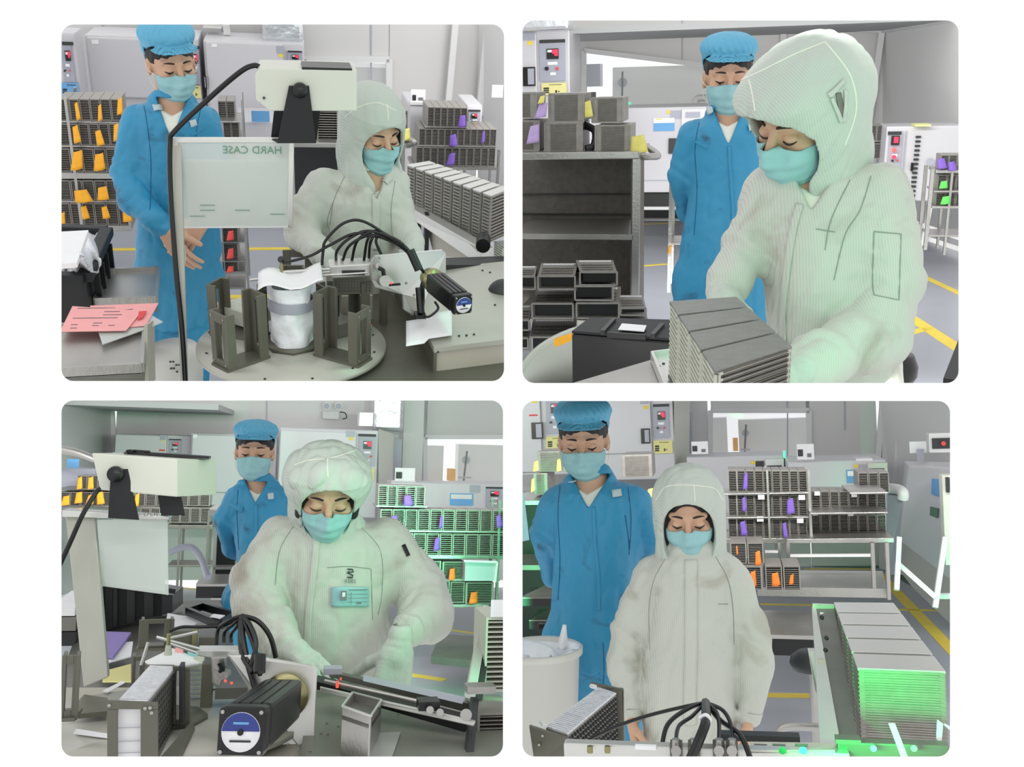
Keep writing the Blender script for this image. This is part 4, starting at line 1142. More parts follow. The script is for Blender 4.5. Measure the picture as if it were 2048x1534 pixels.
def frame_plate(c, X, w, h, t, win, Nn):
    """upright plate with a window, standing at c (bottom middle); X: width direction, Nn: plate normal"""
    X = Vector(X).normalized(); Z = Vector((0, 0, 1)); Nn = Vector(Nn).normalized(); mb = MB(); c = Vector(c)
    ww, z0, z1 = win
    def slabp(x0, x1, za, zb): mb.cbox(c + X*(x0+x1)/2 + Z*(za+zb)/2, x1-x0, t, zb-za, X, Z.cross(X))
    slabp(-w/2, -ww/2, 0, h); slabp(ww/2, w/2, 0, h); slabp(-ww/2, ww/2, 0, z0); slabp(-ww/2, ww/2, z1, h)
    return mb
def holder(i, c, ang, label, r0=0.115, r1=0.275, w=0.085, h=0.185, group='magazine holders on the turntable', full=None, h0=None):
    """bracket on the turntable: an inner and an outer upright plate with side flanges on a base"""
    a = math.radians(ang); R_ = Vector((math.cos(a), math.sin(a), 0)); X = Vector((-math.sin(a), math.cos(a), 0)); c = Vector(c)
    T = thing(i, 'magazine_holder', c + R_*(r0+r1)/2, label, 'holder', group)
    part(T, 'base_plate', frame_plate_h(c, R_, X, r0-0.01, r1+0.01, w), 'olive', bevel=0.0015)
    for k, rad in enumerate((r0, r1)):
        hh = (h0 or h) if k == 0 else h
        p = part(T, 'upright_plate', frame_plate(c + R_*rad + Vector((0, 0, 0.008)), X, w, hh, 0.008, (w*0.44, 0.022, hh-0.03), R_), 'olive', bevel=0.0015)
        fl = MB(); sgn = -1 if k else 1
        for sx in (-1, 1):
            q = c + R_*(rad + sgn*0.016) + X*sx*(w/2-0.004) + Vector((0, 0, 0.008+hh/2)); fl.cbox(q, 0.026, 0.008, hh, R_, X)
        part(p, 'flange', fl, 'olive', base=T, bevel=0.001)
        sc_ = MB(); out = R_*(1 if k else -1)
        for sx in (-1, 1):
            for zz in (0.012, hh-0.012): screw(sc_, c + R_*rad + out*0.004 + X*sx*w*0.36 + Vector((0, 0, 0.008+zz)), out, 0.0035)
        part(p, 'screws', sc_, 'steel', base=T)
    if full:
        mb = MB(); q0, q1 = r0+0.012, r1-0.012; 
        mb.cbox(c + R_*(q0+q1)/2 + Vector((0, 0, 0.010+full/2)), q1-q0, w*0.66, full, R_, X)
        m_ = solo(i, 'strip_magazine', mb, 'cassw', 'slotted magazine full of lead strips, ' + label.split(',')[0][-60:], 'magazine')
    return T
def frame_plate_h(c, R_, X, r0, r1, w):
    mb = MB(); mb.cbox(c + R_*(r0+r1)/2 + Vector((0, 0, 0.004)), r1-r0, w, 0.008, R_, X); return mb
def cable(i, pts, r, label, name='cable', m='rubber', T=None, base=None, n=6, group=None):
    P = spline([RM[i].at(*p) for p in pts], n)
    mb = MB().tube(P, r, 8)
    if T is not None: return part(T, name, mb, m, base=base)
    return solo(i, name, mb, m, label, 'cable', group)
def motor(i, T, A, B, w, m='black', label_face=True):
    """square stepper motor between A (rear, towards us) and B (flange)"""
    A, B = Vector(A), Vector(B); D = (B-A).normalized(); L = (B-A).length; X = D.cross(Vector((0, 0, 1))).normalized(); Z = X.cross(D)
    o = thing(i, 'stepper_motor', (A+B)/2, T, 'motor')
    part(o, 'housing', MB().cbox((A+B)/2+D*L*0.06, w, L*0.82, w, X, D), 'black', bevel=w*0.10)
    part(o, 'end_cap', MB().cbox(A+D*L*0.06, w*1.04, L*0.12, w*1.04, X, D), 'black', bevel=w*0.12)
    fin = MB()
    for k in (-1, 0, 1): fin.bar(A+D*L*0.15+Z*(w/2+0.001)+X*k*w*0.25, B-D*L*0.1+Z*(w/2+0.001)+X*k*w*0.25, 0.002, 0.002)
    part(o, 'ribs', fin, 'dgrey')
    part(o, 'flange_ring', MB().lathe(B, [(0, -0.0), (w*.62, 0), (w*.62, L*.10), (w*.50, L*.12), (w*.50, L*.2), (0, L*.2)], 28, D), 'brass')
    if label_face:
        rl = w*0.42; c = A - D*0.0012
        lab = part(o, 'round_label', MB().lathe(c, [(0, 0), (rl, 0), (rl, -0.0012), (0, -0.0012)], 32, D), 'paper')
        up = MB(); pts = [c - D*0.002 + (X*math.cos(t)+Z*math.sin(t))*rl*0.98 for t in np.linspace(0.05, math.pi-0.05, 20)]
        up.prism(pts, D*-0.0006); part(lab, 'label_band', up, 'bluelab', base=o)
        part(lab, 'label_print', MB().cbox(c - D*0.003 - Z*rl*0.45, rl*1.1, 0.0006, rl*0.10, X, D), 'dgrey', base=o)
        part(lab, 'label_print', MB().cbox(c - D*0.003 + Z*rl*0.45, rl*0.8, 0.0006, rl*0.12, X, D), 'blue', base=o)
        part(lab, 'shaft_cap', MB().cyl(c-D*0.002, c-D*0.006, rl*0.16, 14), 'black', base=o)
    sc_ = MB()
    for sx in (-1, 1):
        for sz in (-1, 1): sc_.cyl(A + X*sx*w*.42 + Z*sz*w*.42, A - D*0.004 + X*sx*w*.42 + Z*sz*w*.42, w*0.045, 8)
    part(o, 'screws', sc_, 'steel')
    return o
# ------------------------------------------------------------------ top left bay: rotary machine, clear board, woman and man
def room1():
    i = 1; r = RM[1]; P = r.at; fz = -2.25
    wall_windows(i, 8.6, 90, 958, 10, 420, [(607, 118, 778, 215)], [(742, 50, 160), (205, 50, 75), (445, 50, 200), (600, 50, 120)])
    # recessed side wall at the right with its white corner trims
    Pm = [P(905, 20, 8.6), P(905, 420, 8.6)]
    struct(i, 'wall_right', MB().prism([P(958, 10, 8.55), P(1040, 10, 7.6), P(1040, 420, 7.6), P(958, 420, 8.55)], (0, 0.06, 0)), 'wall2')
    struct(i, 'trim_1', MB().bar(P(913, 20, 8.5), P(894, 230, 8.5), 0.05, 0.05, (0, 1, 0)), 'trim')
    struct(i, 'trim_2', MB().bar(P(981, 20, 8.45), P(962, 230, 8.45), 0.09, 0.05, (0, 1, 0)), 'trim')
    back_room(i, 8.6, 0, 0, 0, 0, [('wall_beyond', 560, 90, 800, 240, 1.4, 'bright', None, None),
        ('cabinet', 700, 135, 790, 420, 0.9, 'wall2', 'pale grey cabinet in the room behind the window of the rotary machine bay', 'cabinet')])
    floor_plane(i, fz, 3.4, 8.6, -4, 3.5, [((214, 499), (620, 497), .05), ((430, 594), (640, 592), .06), ((366, 600), (378, 700), .05)])
    # duct, notice and ovens along the back wall
    solo(i, 'foil_duct', bpx(MB(), i, 524, 40, 607, 86, 8.1, 0.4), 'silver', 'crinkled silver foil duct above the ovens', 'duct', bevel=0.03)
    solo(i, 'ceiling_bracket', MB().box(P(405, 56, 8.3), P(445, 50, 8.5)).bar(P(452, 50, 8.3), P(455, 68, 8.3), .05, .05), 'alu', 'small pale metal bracket on the back wall above the man in blue', 'bracket')
    oven(i, 'white drying oven at the left edge, blue notice below its red display', (100, 66, 170, 420), None, (124, 84, 146, 165), 7.6, .3, notice=(123, 166, 158, 196, 'blue'))
    oven(i, 'large white oven with a tall blank door behind the man in blue', (178, 74, 402, 240), (180, 78, 375, 196), (383, 92, 399, 168), 8.0, 0.5, notice=(378, 172, 402, 196, 'note'), badge=(183, 80, 197, 88))
    oven(i, 'large white oven with a red display beneath the silver foil duct', (414, 84, 611, 300), (416, 86, 568, 240), (576, 102, 604, 138), 8.0, 0.5, handle=(407, 152, 413, 178), badge=(423, 88, 434, 94), stickers=((553, 92, 568, 107, 'gpanel'), (557, 108, 566, 114, 'yellow')))
    solo(i, 'white_cabinet', bpx(MB(), i, 478, 244, 556, 470, 7.3, 0.5), 'enamel', 'low white cabinet behind the man in blue, blue label at its front', 'cabinet', bevel=0.01)
    solo(i, 'label_sheet', flat(i, 503, 222, 539, 244, 7.25), 'blue', 'blue and white label sheet standing on the low white cabinet', 'label')
    T = thing(i, 'desk_sign', P(836, 205, 7.0), 'paper notice in a clear stand on the white cabinet right of the hood', 'sign')
    part(T, 'sheet', flat(i, 822, 179, 851, 206, 7.0), 'paper')
    part(T, 'print', flat(i, 825, 190, 832, 201, 6.995, .002), 'dgrey'); part(T, 'print', flat(i, 837, 195, 846, 201, 6.995, .002), 'text')
    part(T, 'stand', bpx(MB(), i, 820, 205, 853, 210, 6.98, .06), 'trim')
    solo(i, 'white_cabinet', bpx(MB(), i, 818, 209, 853, 296, 7.0, 0.5), 'enamel', 'white cabinet under the paper notice stand, right of the hood', 'cabinet', bevel=0.012)
    oven(i, 'white control cabinet with a red display among the right-hand magazines', (933, 210, 964, 262), None, (937, 220, 961, 255), 6.9, 0.4)
    solo(i, 'wall_sheet', flat(i, 984, 170, 1006, 195, 7.7), 'paper', 'small white sheet fixed on the right side wall', 'sheet')
    # left rack with its magazines
    rack(i, 'steel storage rack of slotted magazines behind the man in blue', [(110, 250, 346, 12), (110, 262, 452, 11), (118, 240, 243, 3), (118, 240, 292, 3), (110, 255, 402, 3)],
         [(130, 196, 460, 5), (238, 250, 460, 5)], 6.2, 0.35)
    g = 'slotted magazines on the rack behind the man in blue'; w = 'slotted steel magazine on left rack'
    for rn_, (vt, vb, u0, u1, n) in zip(('top row', 'second row', 'third row', 'fourth row', 'bottom row'), ((198, 242, 122, 246, 6), (247, 291, 122, 242, 6), (297, 345, 122, 240, 5), (361, 401, 122, 240, 5), (406, 451, 122, 264, 6))):
        row(i, 'a', u0, u1, vt, vb, 6.2, n, .22, g, w, rn_)
    for k, (u, v, a, b, m) in enumerate([(155, 222, 7, 30, 'orange'), (200, 225, 7, 28, 'orange'), (240, 212, 10, 28, 'orange'), (153, 268, 12, 30, 'orange'), (199, 275, 13, 26, 'orange'), (233, 264, 11, 30, 'orange'), (155, 320, 21, 34, 'orange'), (199, 323, 20, 30, 'orange'),
            (165, 391, 30, 22, 'orange'), (206, 386, 20, 24, 'orange'), (170, 424, 13, 24, 'orange'), (211, 424, 13, 22, 'orange'), (254, 432, 16, 20, 'orange'), (126, 437, 9, 24, 'orange')]):
        w_ = ('left', 'middle', 'right')
        lab = ['narrow orange tag, top row, leftmost', 'narrow orange tag, top row, second from left', 'orange tag by the blue shoulder, top row', 'orange tag, second row, leftmost', 'orange tag, second row, middle', 'orange tag, second row, beside the blue sleeve', 'large crumpled orange tag above the long shelf, left one', 'large square orange tag above the long shelf, right one',
               'wide orange tag just below the long shelf, left one', 'orange tag just below the long shelf, right one', 'orange tag, bottom row, second from left', 'orange tag, bottom row, third from left', 'orange tag, bottom row, next to the blue sleeve', 'orange tag, bottom row, cut by the left edge'][k]
        tag(i, u, v, a, b, 6.15, m, lab, 'orange tags on the rack')
    row(i, 'open', 438, 472, 202, 242, 6.9, 2, .2, 'wire magazines right of the man', 'open wire magazine right of the man', 'the upper pair')
    row(i, 'a', 448, 480, 245, 276, 6.8, 2, .2, 'wire magazines right of the man', 'slotted magazine right of the man', 'the lower pair')
    rack(i, 'small steel rack right of the man holding four magazines', [(434, 484, 277, 3), (434, 484, 243, 2)], [(483, 200, 420, 2)], 6.75, .3)
    rack(i, 'low steel rack of red-tagged magazines beneath the clear board', [(440, 492, 452, 3), (440, 492, 484, 2), (440, 492, 522, 2), (440, 492, 543, 5), (440, 492, 575, 4)], [(489, 440, 585, 4), (443, 440, 585, 2)], 5.4, 0.3)
    for k, (vt, vb) in enumerate(((456, 483), (487, 521), (524, 543))):
        row(i, 'a', 445, 480, vt, vb, 5.42, 1, .2, 'magazines in the low rack', 'dark magazine with red tag in the low rack', ('top row', 'middle row', 'bottom row')[k])
        tag(i, 461, (470, 506, 537)[k], 13, (18, 20, 11)[k], 5.38, 'tagred', 'round red tag in the low rack, %s' % ('topmost', 'middle one', 'lowest')[k], 'red tags in the low rack')
    # steel cart behind the woman, with what stands on it
    T = thing(i, 'steel_cart', P(690, 430, 5.6), 'stainless steel cart with a dark inside behind the hooded woman', 'cart')
    part(T, 'top_shelf', bpx(MB(), i, 575, 286, 822, 296, 5.6, .5), 'steel', bevel=.006)
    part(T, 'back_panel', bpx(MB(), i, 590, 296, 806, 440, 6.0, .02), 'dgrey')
    for u in (586, 805): part(T, 'post', bpx(MB(), i, u-4, 296, u+4, 470, 5.6, .06), 'steel')
    part(T, 'handle', MB().tube(spline([P(806, 290, 5.7), P(828, 288, 5.5), P(826, 282, 5.5), P(806, 278, 5.8)], 5), .014), 'steel')
    for k, (a, b, c, d) in enumerate(((634, 222, 676, 283), (790, 222, 815, 286))):
        dup(PROTO['a'], i, P(a, d, 5.7), 0, ((c-a)*5.7/F, .3, (d-b)*5.7/F), 'slotted magazine standing on the steel cart, %s of the hood' % ('left', 'right')[k], 'magazines on the steel cart')
    tag(i, 631, 246, 10, 34, 5.6, 'tyellow', 'pale yellow slip beside the black bracket', 'yellow slips on the cart'); tag(i, 812, 268, 17, 22, 5.6, 'tyellow', 'pale yellow paper slip on the cart, right of the hood', 'yellow slips on the cart')
    # right-hand racks
    g = 'slotted magazines on the right-hand rack'
    for rn_, a in zip(('top row', 'second row', 'third row'), ((855, 934, 214, 254, 6), (838, 992, 257, 291, 12), (832, 990, 294, 332, 11))):
        row(i, 'a', a[0], a[1], a[2], a[3], 6.6, a[4], .25, g, 'slotted magazine on the right rack', rn_, dv=2)
    rack(i, 'steel rack under the right-hand magazines', [(826, 1000, 334, 6), (850, 936, 254, 2), (836, 993, 292, 2)], [(930, 334, 420, 4), (999, 300, 420, 4)], 6.6, .3)
    for k, (u, v, a, b) in enumerate([(924, 242, 15, 22), (906, 280, 16, 22), (966, 274, 7, 22), (902, 318, 16, 24)]):
        tag(i, u, v, a, b, 6.55, 'purple', ['purple tag in the top row', 'purple tag in the second row, left one', 'narrow purple tag in the second row, right one', 'purple tag in the third row'][k] + ' of the right rack', 'purple tags on the right rack')
    # the long row of magazines on the conveyor and its rails
    block(i, [(812, 328), (856, 321), (1022, 377), (984, 392)], -1.14, 0.215, 9, 'row of large magazines on the conveyor', 'large slotted magazine on the sloping conveyor', [k + ' of the row' for k in ('farthest', 'second farthest', 'third farthest', 'fourth farthest', 'middle one', 'fourth nearest', 'third nearest', 'second nearest', 'nearest')], nsl=14, side_m='magz', top_m='alu')
    T = thing(i, 'conveyor', P(900, 520, 3.9), 'long sloping grey conveyor frame under the row of large magazines', 'conveyor')
    part(T, 'side_rail', MB().prism([P(812, 410, 4.55), P(968, 500, 3.95), P(954, 527, 3.95), P(812, 430, 4.55)], (0.05, 0.03, 0)), 'alu', bevel=.003)
    part(T, 'side_panel', MB().prism([P(846, 430, 4.5), P(955, 497, 3.98), P(955, 520, 3.98), P(868, 510, 4.4)], (0.03, 0.02, 0)), 'beige')
    part(T, 'cross_rail', MB().prism([P(880, 516, 3.7), P(1010, 512, 3.8), P(1010, 530, 3.7), P(880, 530, 3.6)], (0, 0, -.03)), 'dgrey')
    part(T, 'leg', bpx(MB(), i, 832, 425, 842, 520, 4.6, .05), 'black'); part(T, 'leg', bpx(MB(), i, 850, 430, 858, 520, 4.4, .05), 'black')
    part(T, 'bearing', MB().cyl(P(966, 492, 3.85), P(976, 492, 3.85)+Vector((0, .1, 0)), .03, 16), 'black')
    block(i, [(988, 482), (1012, 480), (1030, 490), (1006, 494)], -1.27, 0.09, 1, 'lone magazine at the right edge', 'pale slotted magazine at the right edge below the conveyor', ['cut by the frame'], nsl=8)
    # foreground left: crate, carts, papers, bin
    T = thing(i, 'black_crate', P(165, 612, 4.2), 'black plastic crate holding white papers and bags', 'crate')
    zc = P(150, 462, 5.0).z
    a, b, c, d = r.atz(100, 556, -1.30), r.atz(170, 556, -1.30), r.atz(214, 462, -1.30), r.atz(100, 458, -1.30)
    w_ = MB()
    dn = Vector((0, 0, -.30))
    for p, q in ((a, b), (b, c), (c, d)): 
        w_.prism([p, q, q+dn, p+dn], (Vector((0, 0, 1)).cross(q-p)).normalized()*0.012)
    part(T, 'wall', w_, 'black'); part(T, 'floor_panel', MB().prism([a+dn, b+dn, c+dn, d+dn], (0, 0, .01)), 'black')
    rim = MB()
    for p, q in ((a, b), (b, c), (c, d)): rim.bar(p, q, .05, .035)
    part(T, 'rim', rim, 'blackm', bevel=.006)
    rb = MB()
    for t in (.2, .4, .6, .8): 
        p = b.lerp(c, t); rb.bar(p+Vector((.02, -.0, -.02)), p+dn+Vector((.02, 0, 0)), .02, .02)
    part(T, 'rib', rb, 'blackm')
    def bagf(a_, b_):
        p = r.atz(112+a_*86, 545-b_*80, -1.30+.10*math.sin(a_*3.1)*math.sin(b_*3.1)+.02*math.sin(a_*17+b_*9)); return p
    solo(i, 'plastic_bag', MB().sheet(bagf, 20, 16, .01), 'bag', 'crumpled white plastic bag lying in the black crate', 'bag')
    solo(i, 'paper_stack', MB().prism([r.atz(100, 540, -1.22), r.atz(155, 535, -1.22), r.atz(178, 470, -1.16), r.atz(104, 474, -1.16)], (0, 0, .018)), 'paper', 'white sheets leaning in the black crate', 'paper')
    zt = -1.62
    def sheet_cart(px, z, name, label, th):
        T = thing(i, name, r.atz(*px[0], z)-Vector((0, 0, th)), label, 'cart')
        Pq = [r.atz(u, v, z) for u, v in px]; part(T, 'tray', MB().prism(Pq, (0, 0, -.012)), 'steel')
        e = MB()
        for p, q in zip(Pq, Pq[1:]+Pq[:1]): e.bar(p, q, .012, .03)
        part(T, 'rim', e, 'steel')
        part(T, 'skirt', MB().prism([p*1.0-Vector((0, 0, .02)) for p in Pq], (0, 0, -th)), 'steeld')
        return T, Pq
    T, q = sheet_cart([(190, 603), (312, 599), (317, 540), (218, 544)], -1.42, 'steel_trolley', 'stainless steel trolley top beside the black crate', .03)
    T, q = sheet_cart([(100, 745), (284, 735), (290, 655), (100, 655)], -1.36, 'steel_trolley', 'stainless steel trolley top under the pink forms', .05)
    for u in (142, 206, 262): part(T, 'leg', MB().bar(r.atz(u, 742, -1.42), r.atz(u+8, 800, -1.52), .03, .03), 'beige')
    part(T, 'side_panel', MB().prism([P(288, 650, 3.1), P(303, 640, 3.3), P(305, 760, 3.3), P(290, 770, 3.1)], (.01, 0, 0)), 'beige')
    def form(px, z, label, lines):
        Pq = [r.atz(u, v, z) for u, v in px]; T = thing(i, 'pink_form', Pq[0], label, 'paper', 'pink printed forms on the trolley')
        part(T, 'sheet', MB().prism(Pq, (0, 0, .0015)), 'pink'); X = (Pq[1]-Pq[0]); Yv = (Pq[3]-Pq[0])
        l = MB()
        for a_, b_, w_ in lines:
            c = Pq[0] + X*a_ + Yv*b_ + Vector((0, 0, .0025)); l.bar(c, c+X*w_, .004, .0006)
        part(T, 'print', l, 'text')
    form([(120, 664), (252, 662), (285, 622), (145, 613)], -1.335, 'pink printed form lying frontmost on the trolley', [(.12, .25, .1), (.13, .12, .1), (.45, .3, .14), (.45, .2, .1), (.55, .62, .3), (.55, .75, .25), (.1, .5, .7), (.1, .9, .6), (.7, .2, .1)])
    form([(200, 660), (292, 652), (317, 607), (180, 612)], -1.34, 'pink printed form tucked behind the front one, nearest the pole', [(.6, .3, .2), (.6, .7, .3), (.7, .5, .2)])
    solo(i, 'red_label', MB().prism([r.atz(275, 640, -1.333), r.atz(285, 636, -1.333), r.atz(294, 622, -1.333), r.atz(278, 623, -1.333)], (0, 0, .001)), 'red', 'small red label between the two pink forms', 'label')
    solo(i, 'plastic_sleeve', MB().prism([r.atz(205, 690, -1.345), r.atz(290, 660, -1.345), r.atz(326, 645, -1.345), r.atz(300, 630, -1.345), r.atz(195, 660, -1.345)], (0, 0, .003)), 'film', 'clear plastic sleeve under the pink forms', 'sleeve')
    T = thing(i, 'waste_bin', P(352, 790, 3.7), 'round white bin behind the pole at the bottom', 'bin')
    part(T, 'tub', MB().lathe(P(358, 790, 3.7), [(.0, 0), (.09, 0), (.105, .17), (.085, .21), (.0, .21)], 28), 'binw')
    pr = MB(); c = P(358, 730, 3.6)
    for k in range(7): pr.cbox(c+Vector((-.028+.010*(k % 4), -.012, .02-.014*(k//2))), .008, .003, .006)
    part(T, 'print', pr, 'dgrey')
    # display board on its pole
    T = thing(i, 'display_board', P(356, 800, 3.45), 'clear plastic board in an aluminium frame on a grey pole', 'board'); Y = 3.45
    part(T, 'pole', MB().prism([P(343, 280, Y), P(362, 280, Y), P(376, 800, Y-.3), P(362, 800, Y-.3)], (0, .03, 0)), 'deck', bevel=.002)
    part(T, 'clip', bpx(MB(), i, 348, 501, 369, 528, Y-.12, .05), 'trim')
    f_ = MB()
    for a_, b_ in (((343, 280), (586, 280)), ((350, 280), (352, 455)), ((583, 280), (580, 455))): f_.bar(P(*a_, Y), P(*b_, Y), .018, .012, (0, 1, 0))
    part(T, 'frame', f_, 'alu', bevel=.002)
    part(T, 'sheet', flat(i, 352, 284, 582, 453, Y-.004, .004), 'film')
    part(T, 'paper_insert', flat(i, 374, 320, 576, 451, Y+.004, .003), 'paper')
    part(T, 'bottom_edge', bpx(MB(), i, 356, 452, 580, 456, Y-.006, .008), 'trim')
    txt(i, 'HARD CASE', P(505, 301, Y-.008), (1, 0, 0), (0, 0, 1), .036, 'textg', T, mirror=True)
    l = MB()
    for k, (u, v) in enumerate(((400, 410), (400, 420), (380, 432), (470, 420), (540, 428))): bpx(l, i, u, v, u+30, v+1.2, Y-.008, .001)
    part(T, 'faint_print', l, 'textg')
    # camera box on its black bracket
    T = thing(i, 'camera_box', P(590, 283, 3.35), 'white sensor box tilted on a black trapezoid bracket above the board', 'sensor'); Y = 3.3
    part(T, 'housing', MB().prism([P(520, 137, Y), P(714, 140, Y), P(714, 222, Y), P(540, 222, Y), (P(512, 200, Y)), P(510, 150, Y)], (0, .18, 0)), 'enamel2', bevel=.004)
    part(T, 'cover_strip', MB().prism([P(604, 134, Y), P(704, 137, Y), P(704, 141, Y), P(604, 139, Y)], (0, .12, 0)), 'black')
    part(T, 'screw', MB().cyl(P(528, 196, Y), P(528, 196, Y-.006), .004), 'dgrey')
    b_ = part(T, 'bracket', MB().prism([P(578, 172, Y-.012), P(618, 172, Y-.012), P(632, 284, Y-.012), P(555, 284, Y-.012)], (0, .006, 0)), 'blackm')
    part(b_, 'knob', MB().lathe(P(600, 180, Y-.012), [(0, -.022), (.020, -.022), (.024, -.010), (.024, 0), (0, 0)], 20, (0, 1, 0)), 'black', base=T)
    part(T, 'bracket', MB().prism([P(548, 222, Y+.17), P(640, 222, Y+.17), P(634, 278, Y+.17), P(542, 275, Y+.17)], (0, .006, 0)), 'blackm')
    part(T, 'foot', MB().prism([P(542, 277, Y+.17), P(634, 277, Y+.17), P(632, 284, Y-.012), P(555, 284, Y-.012)], (0, 0, -.004)), 'blackm')
    cable(i, [(522, 136, 3.38), (508, 131, 3.38), (480, 144, 3.38), (420, 195, 3.40), (350, 262, 3.38), (340, 290, 3.38), (342, 400, 3.36), (352, 540, 3.28), (364, 660, 3.2), (372, 790, 3.1)], .0085, 'thick black cable running from the white sensor box down the pole')
    machine1()

def turntable(i, c, rad, label, name='turntable'):
    T = thing(i, name, c, label, 'turntable')
    part(T, 'disc', MB().lathe(c, [(0, 0), (rad, 0), (rad, -.014), (rad*.98, -.018), (0, -.018)], 72), 'deck')
    part(T, 'hub', MB().lathe(c, [(0, .012), (rad*.30, .012), (rad*.30, 0), (0, 0)], 8), 'olive')
    sc_ = MB()
    for k in range(12): a = k*math.pi/6+.2; screw(sc_, c+Vector((math.cos(a)*rad*.9, math.sin(a)*rad*.9, 0)), (0, 0, 1), .004)
    part(T, 'screws', sc_, 'dgrey'); return T

def loom(i, start, ends, mids, r_, label, base, name='cable_loom'):
    """bundle of black cables that leaves one point and fans out"""
    T = thing(i, name, RM[i].at(*base), label, 'cable')
    for k, (s_, m_, e_) in enumerate(zip(start, mids, ends)):
        part(T, 'cable', MB().tube(spline([RM[i].at(*q) for q in [s_]+list(m_)+[e_]], 7), r_ if not isinstance(r_, list) else r_[k], 7), 'rubber')
    return T

def machine1():
    i = 1; r = RM[1]; P = r.at; zd = -1.36; Yc = None
    c = r.atz(585, 688, zd)
    turntable(i, c, .305, 'round metal turntable of the machine carrying upright magazine holders')
    solo(i, 'machine_table', MB().prism([r.atz(480, 800, zd-.03), r.atz(1030, 800, zd-.03), r.atz(1030, 560, zd-.03), r.atz(640, 590, zd-.03)], (0, 0, -.04)), 'olive', 'grey machine table plate under the turntable', 'table')
    s = r.atz(585, 688, zd).y/F
    labs = ['front left', 'front right', 'back left behind the pole', 'back centre', 'back right']
    for k, (ang, h, r0, r1, w) in enumerate(((218, .175, .13, .275, .082), (322, .175, .12, .275, .082), (150, .165, .115, .28, .085), (88, .17, .10, .27, .085), (28, .17, .12, .27, .085))):
        holder(i, c, ang, 'grey upright magazine holder on the turntable, ' + labs[k], r0, r1, w, h, h0=.21 if k < 2 else None)
    # bagged bundle in the middle
    T = thing(i, 'bagged_bundle', c, 'white bagged bundle of strips standing in the middle of the turntable', 'bundle')
    def side(a, b):
        an = a*2*math.pi; R_ = .066*(1+.06*math.sin(an*5+b*7)+.05*math.sin(an*3-b*11)); return c + Vector((math.cos(an)*R_, math.sin(an)*R_, .012+.20*b))
    part(T, 'bag', MB().sheet(side, 32, 14), 'bag')
    def top(a, b):
        return c + Vector(((a-.5)*.20, (b-.5)*.16, .212+.022*abs(math.sin(a*5))*(abs(a-.5)*3)+.02*abs(b-.5)))
    part(T, 'top_sheet', MB().sheet(top, 12, 8, .002), 'paper')
    part(T, 'dark_band', MB().lathe(c, [(.072, .13), (.073, .15), (.072, .165)], 28), 'gpanel')
    # strip pack at the left behind
    solo(i, 'strip_pack', MB().prism([r.atz(425, 606, zd+.07), r.atz(490, 628, zd+.07), r.atz(545, 612, zd+.07), r.atz(500, 592, zd+.07)], (0, 0, -.05)), 'cassw', 'flat pack of slotted strips lying behind the left holder', 'pack')
    # back upright frame, arm rails, rods
    T = thing(i, 'pick_arm', P(650, 545, 3.2), 'chrome pick-up arm with rails and a brass nozzle above the turntable', 'machine arm'); Y = 3.15
    for a_, b_ in (((500, 560), (660, 543)), ((540, 545), (660, 538)), ((560, 556), (735, 545))): part(T, 'rod', MB().cyl(P(*a_, Y), P(*b_, Y), .0045, 10), 'alu')
    part(T, 'rail_block', MB().prism([P(658, 532, Y), P(742, 528, Y), P(742, 552, Y), P(664, 557, Y)], (0, .07, 0)), 'alu', bevel=.004)
    part(T, 'rail_slot', bpx(MB(), i, 684, 541, 730, 551, Y-.003, .004), 'dgrey')
    part(T, 'nozzle', MB().cyl(P(563, 520, Y), P(564, 560, Y), .006, 12), 'brass'); part(T, 'suction_cup', MB().cyl(P(564, 556, Y), P(564, 575, Y), .009, 14, .012), 'trim')
    part(T, 'knob', MB().ball(P(562, 519, Y), .011), 'dgrey')
    for u in (672, 684, 704, 728, 738): part(T, 'fitting', MB().cyl(P(u, 516, Y+.03), P(u, 532, Y+.03), .005, 8), 'steel')
    part(T, 'mesh_block', bpx(MB(), i, 668, 560, 745, 588, Y+.02, .08), 'olive')
    mm = MB()
    for k in range(12):
        for j in range(4): mm.cyl(P(673+k*6, 564+j*6, Y+.02), P(673+k*6, 564+j*6, Y+.016), .003, 6)
    part(T, 'mesh_holes', mm, 'dgrey', base=T)
    T = thing(i, 'lift_frame', P(710, 665, 3.3), 'grey lift frame with guide rods standing behind the right holder', 'machine frame'); Y = 3.3
    for u in (662, 768): part(T, 'post', bpx(MB(), i, u-7, 562, u+7, 668, Y, .05), 'olive', bevel=.002)
    for u in (676, 716, 724): part(T, 'guide_rod', MB().cyl(P(u, 590, Y+.02), P(u, 650, Y+.02), .005, 10), 'dgrey')
    part(T, 'window_panel', bpx(MB(), i, 684, 592, 745, 650, Y+.05, .01), 'beige')
    part(T, 'red_lamp', MB().ball(P(740, 651, Y-.05), .006), 'amber')
    T = thing(i, 'upright_frame', P(597, 560, 3.6), 'small grey upright plate behind the pick-up arm', 'machine frame'); Y = 3.6
    part(T, 'plate', frame_plate(P(597, 560, Y), (1, 0, 0), .108, .118, .01, (.05, .02, .09), (0, 1, 0)), 'olive', bevel=.002)
    # drive plate, motor
    T = thing(i, 'drive_plate', P(830, 600, 3.15), 'light aluminium plate with rounded corners carrying the stepper motor', 'machine plate'); Y = 3.15
    pl = [P(750, 512, Y-.04), P(885, 500, Y+.18), P(892, 506, Y+.19), P(892, 545, Y+.19), P(850, 600, Y+.05), P(826, 632, Y+.04), P(808, 620, Y), P(806, 590, Y), P(750, 575, Y-.04), P(744, 560, Y-.05), P(744, 522, Y-.05)]
    part(T, 'plate', MB().prism(pl, (-.004, .010, 0)), 'alu', bevel=.002)
